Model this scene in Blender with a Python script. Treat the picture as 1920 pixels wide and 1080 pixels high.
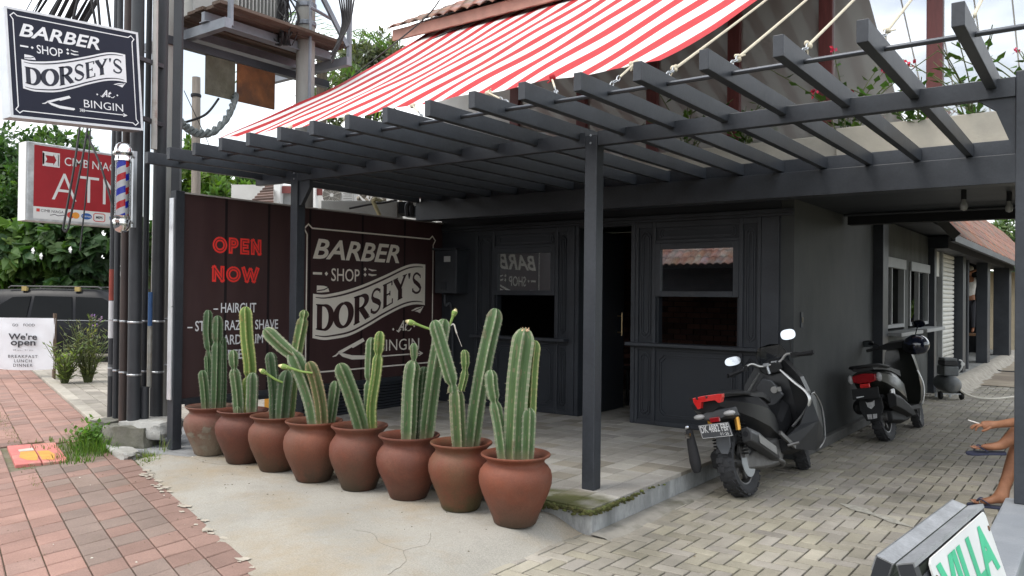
import bpy, bmesh, math, random
from mathutils import Vector, Matrix, noise
PI=math.pi; rad=math.radians; rnd=random.Random(7)
S=bpy.context.scene; COL=S.collection
for o in list(bpy.data.objects): bpy.data.objects.remove(o)

# ---------------------------------------------------------------- camera
cam=bpy.data.cameras.new('camera'); cam.lens=28.247; cam.sensor_width=36; cam.clip_start=.05; cam.clip_end=2000
camo=bpy.data.objects.new('camera',cam); COL.objects.link(camo)
CR,CU,CF=(0.804389, 0.594002, 0.010958),(-0.002924, -0.014486, 0.999891),(-0.594096, 0.804333, 0.009915)
camo.matrix_world=Matrix(((CR[0],CU[0],-CF[0],0),(CR[1],CU[1],-CF[1],0),(CR[2],CU[2],-CF[2],1.55),(0,0,0,1)))
S.camera=camo
S.view_settings.view_transform='Standard'; S.view_settings.look='None'; S.view_settings.gamma=1; S.view_settings.exposure=1.58
S.render.engine='CYCLES'
S.cycles.max_bounces=8; S.cycles.caustics_reflective=False; S.cycles.caustics_refractive=False

# ---------------------------------------------------------------- sky and sun
SUNEL,SUNAZ=rad(58),rad(207)      # azimuth measured clockwise from +Y
w=bpy.data.worlds.new('World'); S.world=w; w.use_nodes=True
nt=w.node_tree; nt.nodes.clear(); N=nt.nodes.new; L=nt.links.new
out=N('ShaderNodeOutputWorld'); bg=N('ShaderNodeBackground'); L(bg.outputs[0],out.inputs[0]); bg.inputs[1].default_value=.1
sky=N('ShaderNodeTexSky'); sky.sky_type='NISHITA'; sky.sun_disc=False; sky.sun_elevation=SUNEL; sky.sun_rotation=SUNAZ; sky.air_density=1.2; sky.dust_density=2.5
tc=N('ShaderNodeTexCoord'); mp=N('ShaderNodeMapping'); mp.inputs['Scale'].default_value=(1,1,2.6); L(tc.outputs['Generated'],mp.inputs[0])
n1=N('ShaderNodeTexNoise'); n1.inputs['Scale'].default_value=2.6; n1.inputs['Detail'].default_value=7; n1.inputs['Roughness'].default_value=.6; n1.inputs['Distortion'].default_value=.4; L(mp.outputs[0],n1.inputs[0])
r1=N('ShaderNodeValToRGB'); r1.color_ramp.elements[0].position=.36; r1.color_ramp.elements[0].color=(.5,.5,.5,1); r1.color_ramp.elements[1].position=.62; r1.color_ramp.elements[1].color=(1,1,1,1); L(n1.outputs[0],r1.inputs[0])
n2=N('ShaderNodeTexNoise'); n2.inputs['Scale'].default_value=5; n2.inputs['Detail'].default_value=6; L(mp.outputs[0],n2.inputs[0])
r2=N('ShaderNodeValToRGB'); r2.color_ramp.elements[0].position=.40; r2.color_ramp.elements[0].color=(3.5,3.75,4.05,1); r2.color_ramp.elements[1].position=.56; r2.color_ramp.elements[1].color=(9.6,9.7,9.7,1); L(n2.outputs[0],r2.inputs[0])
mx=N('ShaderNodeMix'); mx.data_type='RGBA'; L(r1.outputs[0],mx.inputs[0]); L(sky.outputs[0],mx.inputs[6]); L(r2.outputs[0],mx.inputs[7]); L(mx.outputs[2],bg.inputs[0])
sun=bpy.data.lights.new('sun','SUN'); sun.energy=.62; sun.angle=rad(20); sun.color=(1,.95,.87)
suno=bpy.data.objects.new('sun',sun); COL.objects.link(suno)
sd=Vector((math.sin(SUNAZ)*math.cos(SUNEL),math.cos(SUNAZ)*math.cos(SUNEL),math.sin(SUNEL)))
suno.rotation_euler=sd.to_track_quat('Z','Y').to_euler()

# ---------------------------------------------------------------- materials
def mat(name,col,rough=.6,metal=0,var=.12,scale=5,bump=0,bscale=60,col2=None,c2pos=(.45,.65),spec=.4,coat=0,tone=False,alpha=None,trans=0,stretch=None,emit=None,spk=0,sheen=0,grad=None,col3=None,c3=(1.1,.5,.75,.6)):
    """plain procedural material: base colour broken up by two noises, optional second colour patches, relief and a per-face tone"""
    m=bpy.data.materials.new(name); m.use_nodes=True; nt=m.node_tree; b=nt.nodes['Principled BSDF']; N=nt.nodes.new; L=nt.links.new
    b.inputs['Roughness'].default_value=rough; b.inputs['Metallic'].default_value=metal; b.inputs['Specular IOR Level'].default_value=spec
    b.inputs['Coat Weight'].default_value=coat; b.inputs['Transmission Weight'].default_value=trans
    tc=N('ShaderNodeTexCoord'); v=tc.outputs['Object']
    if stretch:
        mp=N('ShaderNodeMapping'); mp.inputs['Scale'].default_value=stretch; L(v,mp.inputs[0]); v=mp.outputs[0]
    def nz(sc,det=5,ro=.6):
        n=N('ShaderNodeTexNoise'); n.inputs['Scale'].default_value=sc; n.inputs['Detail'].default_value=det; n.inputs['Roughness'].default_value=ro; L(v,n.inputs[0]); return n.outputs[0]
    def ramp(src,p0,c0,p1,c1):
        r=N('ShaderNodeValToRGB'); e=r.color_ramp.elements; e[0].position=p0; e[0].color=(*c0,1); e[1].position=p1; e[1].color=(*c1,1); L(src,r.inputs[0]); return r.outputs[0]
    def mul(a,bb,mode='MULTIPLY',f=1):
        x=N('ShaderNodeMix'); x.data_type='RGBA'; x.blend_type=mode
        if hasattr(f,'links') or not isinstance(f,(int,float)): L(f,x.inputs[0])
        else: x.inputs[0].default_value=f
        L(a,x.inputs[6]); L(bb,x.inputs[7]); return x.outputs[2]
    lo=[max(0,c*(1-var)) for c in col]; hi=[c*(1+var) for c in col]
    n1=nz(scale)
    c=ramp(n1,.3,lo,.7,hi)
    if col2:
        f=ramp(nz(scale*.45,8,.65),c2pos[0],(0,0,0),c2pos[1],(1,1,1))
        rg=N('ShaderNodeRGB'); rg.outputs[0].default_value=(*col2,1)
        c=mul(c,rg.outputs[0],'MIX',f)
    if col3:   # thin film of another colour: scale, ramp start, ramp end, strength
        f=ramp(nz(c3[0],9,.7),c3[1],(0,0,0),c3[2],(c3[3],)*3)
        rg=N('ShaderNodeRGB'); rg.outputs[0].default_value=(*col3,1); c=mul(c,rg.outputs[0],'MIX',f)
    if grad:   # dirt that has settled low down: colour, z0 (full), z1 (none)
        sp=N('ShaderNodeSeparateXYZ'); L(tc.outputs['Object'],sp.inputs[0])
        mr=N('ShaderNodeMapRange'); mr.inputs[1].default_value=grad[1]; mr.inputs[2].default_value=grad[2]; mr.inputs[3].default_value=1; mr.inputs[4].default_value=0; L(sp.outputs[2],mr.inputs[0])
        nn=nz(grad[3] if len(grad)>3 else 7,7,.7); ad=N('ShaderNodeMath'); ad.operation='MULTIPLY'; L(mr.outputs[0],ad.inputs[0]); 
        m2=N('ShaderNodeMapRange'); m2.inputs[1].default_value=.28; m2.inputs[2].default_value=.52; L(nn,m2.inputs[0]); L(m2.outputs[0],ad.inputs[1])
        rg=N('ShaderNodeRGB'); rg.outputs[0].default_value=(*grad[0],1); c=mul(c,rg.outputs[0],'MIX',ad.outputs[0])
    if spk:
        c=mul(c,ramp(nz(bscale*2,3,.7),.38,(1-spk,)*3,.62,(1+spk,)*3))
    if tone:
        a=N('ShaderNodeAttribute'); a.attribute_name='tone'; c=mul(c,a.outputs['Color'])
    L(c,b.inputs['Base Color'])
    if rough<.9 and not trans:
        rr=N('ShaderNodeMapRange'); rr.inputs[3].default_value=max(.02,rough-.09); rr.inputs[4].default_value=min(1,rough+.09); L(n1,rr.inputs[0]); L(rr.outputs[0],b.inputs['Roughness'])
    if bump:
        bp=N('ShaderNodeBump'); bp.inputs['Strength'].default_value=bump; bp.inputs['Distance'].default_value=.01; L(nz(bscale,6,.65),bp.inputs['Height']); L(bp.outputs[0],b.inputs['Normal'])
    if emit:
        b.inputs['Emission Color'].default_value=(*emit[:3],1); b.inputs['Emission Strength'].default_value=emit[3]
    return m

def glassmat(name,tint,refl,rough=.02,opac=0):
    """thin window glass: mirror reflection over clear (or tinted) see-through"""
    m=bpy.data.materials.new(name); m.use_nodes=True; nt=m.node_tree; nt.nodes.clear(); N=nt.nodes.new; L=nt.links.new
    o=N('ShaderNodeOutputMaterial'); gl=N('ShaderNodeBsdfGlossy'); gl.inputs['Roughness'].default_value=rough; gl.inputs[0].default_value=(.95,.97,1,1)
    tr=N('ShaderNodeBsdfTransparent'); tr.inputs[0].default_value=(*tint,1); src=tr.outputs[0]
    if opac:
        df=N('ShaderNodeBsdfDiffuse'); df.inputs[0].default_value=(*tint,1); mm=N('ShaderNodeMixShader'); mm.inputs[0].default_value=opac; L(tr.outputs[0],mm.inputs[1]); L(df.outputs[0],mm.inputs[2]); src=mm.outputs[0]
    lw=N('ShaderNodeFresnel'); lw.inputs[0].default_value=1.5
    ad=N('ShaderNodeMath'); ad.operation='ADD'; ad.use_clamp=True; ad.inputs[1].default_value=refl; L(lw.outputs[0],ad.inputs[0])
    mx=N('ShaderNodeMixShader'); L(ad.outputs[0],mx.inputs[0]); L(src,mx.inputs[1]); L(gl.outputs[0],mx.inputs[2]); L(mx.outputs[0],o.inputs[0]); return m

# ---------------------------------------------------------------- mesh builder
class MB:
    def __init__(s): s.v=[]; s.f=[]; s.t=[]; s.uv={}; s.cur=(1,1,1)
    def add(s,vs,fs):
        n=len(s.v); s.v+= [tuple(x) for x in vs]
        for f in fs: s.f.append(tuple(i+n for i in f)); s.t.append(s.cur)
        return s
    def box(s,x0,y0,z0,x1,y1,z1,m=None):
        vs=[Vector((x,y,z)) for z in(z0,z1) for y in(y0,y1) for x in(x0,x1)]
        if m is not None: vs=[m@a for a in vs]
        return s.add(vs,[(0,2,3,1),(4,5,7,6),(0,1,5,4),(1,3,7,5),(3,2,6,7),(2,0,4,6)])
    def bar(s,p,q,wd,ht,up=(0,0,1)):
        p=Vector(p);q=Vector(q);d=(q-p).normalized();u=Vector(up)
        if abs(d.dot(u))>.98:u=Vector((0,1,0))
        r=d.cross(u).normalized();u=r.cross(d)
        vs=[b+r*a*wd/2+u*c*ht/2 for b in(p,q) for a,c in((-1,-1),(1,-1),(1,1),(-1,1))]
        return s.add(vs,[(3,2,1,0),(4,5,6,7),(0,1,5,4),(1,2,6,5),(2,3,7,6),(3,0,4,7)])
    def tube(s,pts,r,n=8,cap=True,sq=None):
        pts=[Vector(p) for p in pts]; rr=r if isinstance(r,(list,tuple)) else [r]*len(pts)
        up=None; vs=[];fs=[]
        for i,p in enumerate(pts):
            d=(pts[min(i+1,len(pts)-1)]-pts[max(i-1,0)]).normalized()
            if up is None: up=Vector((0,0,1)) if abs(d.z)<.9 else Vector((1,0,0))
            a=d.cross(up).normalized(); up=a.cross(d).normalized()
            for k in range(n):
                t=2*PI*k/n; vs.append(p+(a*math.cos(t)+up*math.sin(t)*(sq or 1))*rr[i])
        m=len(pts)
        for i in range(m-1):
            for k in range(n): fs.append((i*n+k,i*n+(k+1)%n,(i+1)*n+(k+1)%n,(i+1)*n+k))
        if cap: fs.append(tuple(range(n))[::-1]); fs.append(tuple((m-1)*n+k for k in range(n)))
        return s.add(vs,fs)
    def lathe(s,prof,c=(0,0,0),n=24,m=None,cap=True):
        c=Vector(c); vs=[];fs=[]
        for r,z in prof:
            for k in range(n):
                t=2*PI*k/n; p=Vector((r*math.cos(t),r*math.sin(t),z)); p=(m@p if m is not None else p)+c; vs.append(p)
        M_=len(prof)
        for i in range(M_-1):
            for k in range(n): fs.append((i*n+k,i*n+(k+1)%n,(i+1)*n+(k+1)%n,(i+1)*n+k))
        if cap:
            if prof[0][0]>1e-5: fs.append(tuple(range(n))[::-1])
            if prof[-1][0]>1e-5: fs.append(tuple((M_-1)*n+k for k in range(n)))
        return s.add(vs,fs)
    def prism(s,poly,d,m):
        """2-D polygon (counter-clockwise) in the local xy plane of m, extruded by d along local z"""
        n=len(poly); vs=[m@Vector((x,y,0)) for x,y in poly]+[m@Vector((x,y,d)) for x,y in poly]
        return s.add(vs,[tuple(range(n))[::-1],tuple(range(n,2*n))]+[(i,(i+1)%n,n+(i+1)%n,n+i) for i in range(n)])
    def quad(s,*p): return s.add(p,[tuple(range(len(p)))])
    def ball(s,c,r,nu=12,nv=8,m=None):
        r=Vector(r) if hasattr(r,'__len__') else Vector((r,r,r)); c=Vector(c); vs=[];fs=[]
        for i in range(nv+1):
            ph=PI*i/nv
            for k in range(nu):
                t=2*PI*k/nu; p=Vector((r.x*math.sin(ph)*math.cos(t),r.y*math.sin(ph)*math.sin(t),-r.z*math.cos(ph)))
                vs.append((m@p if m is not None else p)+c)
        for i in range(nv):
            for k in range(nu): fs.append((i*nu+k,i*nu+(k+1)%nu,(i+1)*nu+(k+1)%nu,(i+1)*nu+k))
        return s.add(vs,fs)
    def loft(s,rings,cap=True):
        n=len(rings[0]); vs=[p for r in rings for p in r]; fs=[]
        for i in range(len(rings)-1):
            for k in range(n): fs.append((i*n+k,i*n+(k+1)%n,(i+1)*n+(k+1)%n,(i+1)*n+k))
        if cap: fs+=[tuple(range(n))[::-1],tuple((len(rings)-1)*n+k for k in range(n))]
        return s.add(vs,fs)
    def build(s,name,m,parent=None,smooth=False,bevel=0,local=False,label=None,angle=40,fix=True,seg=2):
        off=Vector((0,0,0))
        if parent is not None and not local: off=OFF.get(parent.name,Vector((0,0,0)))
        me=bpy.data.meshes.new(name); me.from_pydata([tuple(Vector(v)-off) for v in s.v],[],s.f)
        if any(t!=(1,1,1) for t in s.t):
            a=me.attributes.new('tone','FLOAT_COLOR','FACE'); flat=[]
            for t in s.t: flat+=[*t,1]
            a.data.foreach_set('color',flat)
        if fix:
            bm=bmesh.new(); bm.from_mesh(me); bmesh.ops.recalc_face_normals(bm,faces=bm.faces); bm.to_mesh(me); bm.free()
        me.materials.append(m)
        if smooth:
            me.polygons.foreach_set('use_smooth',[True]*len(me.polygons))
            try: me.set_sharp_from_angle(angle=rad(angle))
            except Exception: pass
        o=bpy.data.objects.new(name,me); COL.objects.link(o)
        if parent is not None: o.parent=parent; OFF[o.name]=off
        else: OFF[o.name]=Vector((0,0,0))
        if bevel:
            b=o.modifiers.new('bevel','BEVEL'); b.width=bevel; b.segments=seg; b.limit_method='ANGLE'; b.angle_limit=rad(35)
        if label: o['label']=label
        return o
OFF={}
def tag(o,label,cat,group=None):
    o['label']=label; o['category']=cat
    if group: o['group']=group
    return o
def kind(o,k): o['kind']=k; return o
def thing(name,label,cat,loc=(0,0,0),group=None,rot=None):
    o=bpy.data.objects.new(name,None); COL.objects.link(o); o.location=loc; o.empty_display_size=.2
    if rot is not None: o.rotation_euler=rot; OFF[o.name]=Vector((0,0,0))
    else: OFF[o.name]=Vector(loc)
    return tag(o,label,cat,group)
def frame(o,u,v):
    """matrix whose local x is u, local y is v, local z is u x v, at o"""
    u=Vector(u).normalized(); v=Vector(v).normalized(); n=u.cross(v); o=Vector(o)
    return Matrix(((u.x,v.x,n.x,o.x),(u.y,v.y,n.y,o.y),(u.z,v.z,n.z,o.z),(0,0,0,1)))
def cuberp(pts,n=8):
    pts=[Vector(p) for p in pts]; out=[]
    for i in range(len(pts)-1):
        p0=pts[max(i-1,0)];p1=pts[i];p2=pts[i+1];p3=pts[min(i+2,len(pts)-1)]
        for k in range(n):
            t=k/n; out.append(.5*((2*p1)+(p2-p0)*t+(2*p0-5*p1+4*p2-p3)*t*t+(3*p1-p0-3*p2+p3)*t**3))
    out.append(pts[-1]); return out
def sag(p,q,d,n=12):
    p=Vector(p);q=Vector(q); return [p.lerp(q,i/n)-Vector((0,0,d*4*(i/n)*(1-i/n))) for i in range(n+1)]

# ---------------------------------------------------------------- lettering
def glyphs(txt,bold=0,shear=0,space=1,res=3):
    c=bpy.data.curves.new('t','FONT'); c.body=txt; c.offset=bold; c.shear=shear; c.space_character=space; c.resolution_u=res; c.size=1
    o=bpy.data.objects.new('t',c); me=bpy.data.meshes.new_from_object(o)
    v=[(a.co.x,a.co.y) for a in me.vertices]; f=[tuple(p.vertices) for p in me.polygons]
    bpy.data.objects.remove(o); bpy.data.curves.remove(c); bpy.data.meshes.remove(me); return v,f
def words(mb,m,txt,x0,y0,x1,y1,bold=0,shear=0,space=1,warp=None,lift=0,keep=False):
    """write txt into the rectangle x0..x1, y0..y1 of the plane m"""
    v,f=glyphs(txt,bold,shear,space)
    xs=[a for a,_ in v]; ys=[b for _,b in v]; ax,bx,ay,by=min(xs),max(xs),min(ys),max(ys)
    sx=(x1-x0)/(bx-ax); sy=(y1-y0)/(by-ay)
    if keep: sx=sy=min(sx,sy)
    P=[]
    for a,b in v:
        u=x0+(a-ax)*sx; t=y0+(b-ay)*sy
        if warp: u,t=warp(u,t)
        P.append(m@Vector((u,t,lift)))
    mb.add(P,f)
def stroke(mb,m,pts,wd,lift=0,closed=False):
    """flat ribbon of width wd (number or list) along 2-D points in the plane m"""
    n=len(pts); L_=[];R_=[]
    for i in range(n):
        a=Vector(pts[(i-1)%n] if closed or i>0 else pts[0]); b=Vector(pts[(i+1)%n] if closed or i<n-1 else pts[-1])
        p=Vector(pts[i]); d1=(p-a); d2=(b-p)
        if d1.length<1e-9:d1=d2
        if d2.length<1e-9:d2=d1
        d1.normalize();d2.normalize(); t=(d1+d2); 
        if t.length<1e-6:t=d1
        t.normalize(); k=1/max(.45,t.dot(d1)); nn=Vector((-t.y,t.x))*k*(wd[i] if isinstance(wd,(list,tuple)) else wd)/2
        L_.append(p+nn);R_.append(p-nn)
    vs=[m@Vector((q.x,q.y,lift)) for q in L_+R_]; fs=[]
    for i in range(n-1 if not closed else n):
        j=(i+1)%n; fs.append((i,n+i,n+j,j))
    mb.add(vs,fs)
def poly(mb,m,pts,lift=0): mb.add([m@Vector((x,y,lift)) for x,y in pts],[tuple(range(len(pts)))])
# ================================================================ materials used widely
BLK=mat('charcoal_paint',(.029,.033,.0405),.44,var=.2,scale=3,bump=.08,bscale=25,spec=.42,col2=(.050,.056,.066),c2pos=(.46,.78),spk=.08)
BLK2=mat('charcoal_paint_matt',(.0245,.0285,.0355),.5,var=.16,scale=2,bump=.08,bscale=40,spec=.4)
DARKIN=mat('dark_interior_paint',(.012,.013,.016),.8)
CONC=mat('grey_concrete',(.27,.27,.255),.9,var=.18,scale=4,bump=.5,bscale=45,col2=(.17,.17,.155),c2pos=(.45,.72),spk=.12)
STEEL=mat('galvanised_steel',(.42,.44,.46),.4,metal=.8,var=.12,scale=4)
CHROME=mat('chrome',(.75,.76,.78),.12,metal=1,var=.03)
WHITEP=mat('white_paint',(.75,.76,.75),.5,var=.05,scale=3)
RUBBER=mat('black_rubber',(.018,.018,.02),.75,var=.15,scale=20,bump=.1)
CABLE=mat('black_cable',(.02,.02,.022),.6,var=.1)
DIRT=mat('dark_soil',(.07,.055,.04),1,var=.3,scale=20,bump=.6)

# ================================================================ ground
g=MB(); g.quad((-400,-400,-.06),(400,-400,-.06),(400,400,-.06),(-400,400,-.06))
kind(g.build('ground',mat('packed_earth',(.15,.125,.095),.95,var=.25,scale=.6,bump=.4,col2=(.1,.13,.05))),'structure')
def lattice_tile(mb,o,u,v,gap,z,ch,tone,dz=0):
    """one paver: corner o, edge vectors u and v (2-D), chamfered top"""
    o=Vector(o);u=Vector(u);v=Vector(v);uu=u.normalized();vv=v.normalized()
    a=o+uu*gap+vv*gap; U=u-uu*2*gap; V=v-vv*2*gap
    q=[a,a+U,a+U+V,a+V]; q2=[a+(uu+vv)*ch,a+U+(vv-uu)*ch,a+U+V-(uu+vv)*ch,a+V+(uu-vv)*ch]
    t=[rnd.uniform(-dz,dz) for _ in range(4)]
    vs=[(p.x,p.y,z-.03) for p in q]+[(p.x,p.y,z-ch*.6) for p in q]+[(p.x,p.y,z+k) for p,k in zip(q2,t)]
    mb.cur=tone
    mb.add(vs,[(8,9,10,11)]+[(4+i,4+(i+1)%4,8+(i+1)%4,8+i) for i in range(4)]+[(i,(i+1)%4,4+(i+1)%4,4+i) for i in range(4)])
# driveway: herringbone of small grey pavers
g=MB(); w_=.105
for i in range(-29,16):
    for j in range(14,290):
        c=(i-j)%4; x,y=i*w_,j*w_
        if y>12 and False: pass
        if x<-2.48 and y>7.8: continue
        k=rnd.gauss(1,.085); tn=(k*1.02,k,k*rnd.uniform(.90,1.02))
        if c==0: lattice_tile(g,(x,y),(2*w_,0),(0,w_),.0056,0,.0045,tn,.0016)
        elif c==3: lattice_tile(g,(x,y),(w_,0),(0,2*w_),.0056,0,.0045,tn,.0016)
kind(g.build('driveway',mat('grey_pavers',(.315,.296,.256),.88,var=.2,scale=1.3,bump=.35,bscale=70,col2=(.18,.168,.142),c2pos=(.48,.70),tone=True,spk=.1,col3=(.10,.098,.08),c3=(.55,.52,.68,.55)),fix=False),'structure')
g=MB(); g.quad((-3.2,-3,-.014),(3,-3,-.014),(3,31,-.014),(-3.2,31,-.014))
kind(g.build('driveway_joints',mat('joint_soil',(.10,.09,.07),1,var=.3,scale=9,col2=(.045,.055,.022))),'structure')
# dirt road strip at the far end
g=MB(); g.quad((-2.2,17,.012),(3,17,.012),(3,60,.012),(-2.2,60,.012))
kind(g.build('dirt_path',mat('pale_dirt',(.33,.28,.21),.95,var=.25,scale=.8,bump=.5,col2=(.2,.16,.12))),'structure')

# terrace: raised slab with square tiles
g=MB(); g.box(-6.98,4.53,-.05,-2.68,7.9,.158); g.box(-6.98,7.9,-.05,-2.6,12,.158)
kind(g.build('terrace_slab',mat('slab_concrete',(.33,.34,.34),.9,var=.2,scale=5,bump=.7,bscale=18,col2=(.16,.17,.17),c2pos=(.46,.66),stretch=(1,1,.35),spk=.15),bevel=.012),'structure')
g=MB(); w_=.1955
for i in range(22):
    for j in range(38):
        x=-2.672-(i+1)*w_; y=4.515+j*w_
        if x<-6.98: continue
        k=rnd.gauss(1,.10); tn=(k,k,k*rnd.uniform(.96,1.01))
        if rnd.random()<.12: tn=(k*.78,k*.75,k*.68)
        lattice_tile(g,(x,y),(w_,0),(0,w_),.0025,.18,.004,tn,.0012)
m=mat('terrace_tiles',(.33,.315,.29),.8,var=.14,scale=2.2,bump=.25,bscale=50,col2=(.22,.205,.18),c2pos=(.48,.74),tone=True,spk=.1)
nt=m.node_tree; N=nt.nodes.new; L=nt.links.new; bs=nt.nodes['Principled BSDF']; src=bs.inputs['Base Color'].links[0].from_socket
geo=N('ShaderNodeTexCoord'); ds=N('ShaderNodeVectorMath'); ds.operation='DISTANCE'; ds.inputs[1].default_value=(-2.95,4.5,.18); L(geo.outputs['Object'],ds.inputs[0])
mr=N('ShaderNodeMapRange'); mr.inputs[1].default_value=.85; mr.inputs[2].default_value=.1; L(ds.outputs['Value'],mr.inputs[0])
nn=N('ShaderNodeTexNoise'); nn.inputs['Scale'].default_value=6; nn.inputs['Detail'].default_value=7; L(geo.outputs['Object'],nn.inputs[0])
ad=N('ShaderNodeMath'); ad.operation='ADD'; L(mr.outputs[0],ad.inputs[0]); L(nn.outputs[0],ad.inputs[1])
m2=N('ShaderNodeMapRange'); m2.inputs[1].default_value=1.0; m2.inputs[2].default_value=1.4; L(ad.outputs[0],m2.inputs[0])
mx=N('ShaderNodeMix'); mx.data_type='RGBA'; mx.inputs[7].default_value=(.085,.088,.032,1); L(m2.outputs[0],mx.inputs[0]); L(src,mx.inputs[6]); L(mx.outputs[2],bs.inputs['Base Color'])
kind(g.build('terrace_tiles',m,fix=False),'structure')
# mossy broken lip under the front tiles
g=MB()
for i in range(900):
    if rnd.random()<.72: x=-2.66-abs(rnd.gauss(0,.9)); y=4.505
    else: x=-2.668+.004; y=4.52+abs(rnd.gauss(0,.32))
    if y>7.5 or x<-6.9: continue
    r=rnd.uniform(.004,.014); z=.165-abs(rnd.gauss(0,.014)); g.cur=(lambda k:(k,k*rnd.uniform(.9,1.15),k))(rnd.uniform(.5,1.3))
    g.ball((x+rnd.uniform(-.006,.006),y+rnd.uniform(-.008,.008),z),(r*1.6,r,r*.8),5,3)
kind(g.build('moss',mat('moss',(.085,.088,.03),1,var=.3,scale=40,tone=True),fix=False),'stuff')

# concrete apron: a slope poured up against the terrace
def ap_h(x,y):
    s=min(1,max(0,(-2.70-x)/.34)); s=s*s*(3-2*s)
    h=-.012+.104*s
    yb=3.639+(x+6.535)*-.35
    e=min(1,max(0,(y-yb)/.5)); h-=.045*(1-e)*(s)
    return h+.010*noise.noise((x*2.1,y*2.1,0))+.004*noise.noise((x*9,y*9,3))
g=MB(); nx,ny=110,34; vs=[];fs=[]
for i in range(nx+1):
    x=-6.95+4.45*i/nx; yb=3.639+(x+6.535)*-.35+.012*noise.noise((x*7,0,0))
    for j in range(ny+1):
        y=yb+(4.60-yb)*j/ny; vs.append((x,y,ap_h(x,y)))
for i in range(nx):
    for j in range(ny): a=i*(ny+1)+j; fs.append((a,a+ny+1,a+ny+2,a+1))
g.add(vs,fs)
kind(g.build('concrete_apron',mat('apron_concrete',(.335,.318,.28),.92,var=.13,scale=1.6,bump=.45,bscale=60,col2=(.315,.255,.175),c2pos=(.47,.64),spk=.12,col3=(.20,.19,.17),c3=(3.2,.52,.72,.45)),smooth=True,fix=False),'structure')
# hairline cracks and the gritty edge where the apron meets the bricks
g=MB()
for p in ([(-3.0,3.0),(-3.06,3.2),(-3.2,3.33),(-3.18,3.5),(-3.32,3.68)],[(-3.2,3.33),(-3.42,3.36),(-3.6,3.47),(-3.75,3.45)],[(-5.9,4.1),(-6.2,4.02),(-6.45,4.05),(-6.9,4.0)]):
    q=cuberp([(x,y,0) for x,y in p],5); g.tube([(v.x+rnd.uniform(-.006,.006),v.y,ap_h(v.x,v.y)+.0005) for v in q],.0011,4)
kind(g.build('cracks',mat('crack_dirt',(.16,.14,.11),1)),'structure')

# brick sidewalk: skewed square bricks
A_=Vector((.9507,-.3102)); B_=Vector((-.07,.9976)); du,dv=.2135,.202
O_=Vector((-6.535,3.639)); O_=O_-A_*du*64
def inman(p): # drain cover cut-out
    c=p-Vector((-7.88,3.36)); u=c.dot(A_); v=c.dot(Vector((.31,.95))); return abs(u)<.62 and abs(v)<.27
g=MB()
for r in range(16):
    for c in range(84):
        o=O_+A_*du*c-B_*dv*(r+1)
        ctr=o+A_*du*.5+B_*dv*.5
        if inman(ctr): continue
        if ctr.x>-2.75: continue
        k=rnd.gauss(1,.075); t=rnd.random()
        far=ctr.x<-7.7
        if r<4 and not far:
            if t<.72: tn=(k*.232,k*.172,k*.144)
            else: tn=(k*.262,k*.165,k*.134)
            if r==0: tn=(k*.26,k*.165,k*.135)
        else: tn=(k*.315,k*.188,k*.152) if t<.75 else (k*.27,k*.172,k*.142)
        lattice_tile(g,o,A_*du,B_*dv,.004,.052,.006,tn,.0022)
kind(g.build('brick_sidewalk',mat('sidewalk_bricks',(1,1,1),.9,var=.12,scale=3,bump=.4,bscale=60,tone=True,spk=.1,col2=(.86,.84,.8),c2pos=(.5,.75)),fix=False),'structure')
g=MB(); a=O_+B_*.02; b=O_+A_*du*84+B_*.02; c=b-B_*3.3; d=a-B_*3.3
g.quad((a.x,a.y,.036),(d.x,d.y,.036),(c.x,c.y,.036),(b.x,b.y,.036))
kind(g.build('sidewalk_bed',mat('sandy_joint',(.17,.15,.105),1,var=.25,scale=12,col2=(.10,.11,.04),c2pos=(.5,.7))),'structure')
# pale mortar smeared along the apron edge
g=MB()
for i in range(70):
    t=rnd.uniform(0,3.3); p=Vector((-6.5,3.632))+A_*t+B_*rnd.uniform(-.075,.012); s=rnd.uniform(.008,.045); n=9
    if noise.noise((t*2.2,0,5))<-.1: continue
    g.add([(p.x+A_.x*s*1.3*math.cos(2*PI*k/n)*rnd.uniform(.35,1.3),p.y+s*math.sin(2*PI*k/n)*rnd.uniform(.3,1),.0555+i*.00007) for k in range(n)],[tuple(range(n))])
kind(g.build('mortar_smears',mat('pale_mortar',(.42,.375,.31),.95,var=.15,scale=20,bump=.4)),'structure')
# kerb line and grey stone paving beyond the poles
g=MB()
for i in range(22):
    p=O_+A_*(63.5*du-1.75-.62*(i+1)); q=p+A_*.6; n_=Vector((.31,.95))
    g.cur=(lambda k:(k,k,k*.97))(rnd.gauss(1,.07)); g.loft([[Vector((e.x,e.y,.0)),Vector((e.x,e.y,.085)),Vector((e.x+n_.x*.15,e.y+n_.y*.15,.085)),Vector((e.x+n_.x*.15,e.y+n_.y*.15,0))] for e in(p,q)])
kind(g.build('kerb',mat('kerb_concrete',(.36,.33,.29),.9,var=.15,scale=6,bump=.5,tone=True),bevel=.008),'structure')
g=MB(); n_=Vector((.31,.95)); o=O_+A_*(63.5*du-1.7)+n_*.16
for i in range(90):
    for j in range(26):
        p=o-A_*(.40*(i+1)+(j%2)*.2)+n_*(.2*j)
        k=rnd.gauss(1,.11); lattice_tile(g,p,A_*.4,n_*.2,.004,.06,.006,(k,k*.97,k*.93),.003)
kind(g.build('stone_paving',mat('grey_flagstones',(.31,.29,.26),.9,var=.18,scale=3,bump=.4,tone=True,col2=(.19,.18,.15),c2pos=(.5,.7)),fix=False),'structure')
g=MB(); a=o-A_*36; b=o+A_*.5; g.quad((a.x,a.y,.045),(b.x,b.y,.045),(b.x+n_.x*7,b.y+n_.y*7,.045),(a.x+n_.x*7,a.y+n_.y*7,.045))
kind(g.build('paving_bed',mat('grey_joint',(.11,.10,.085),1)),'structure')
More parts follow.
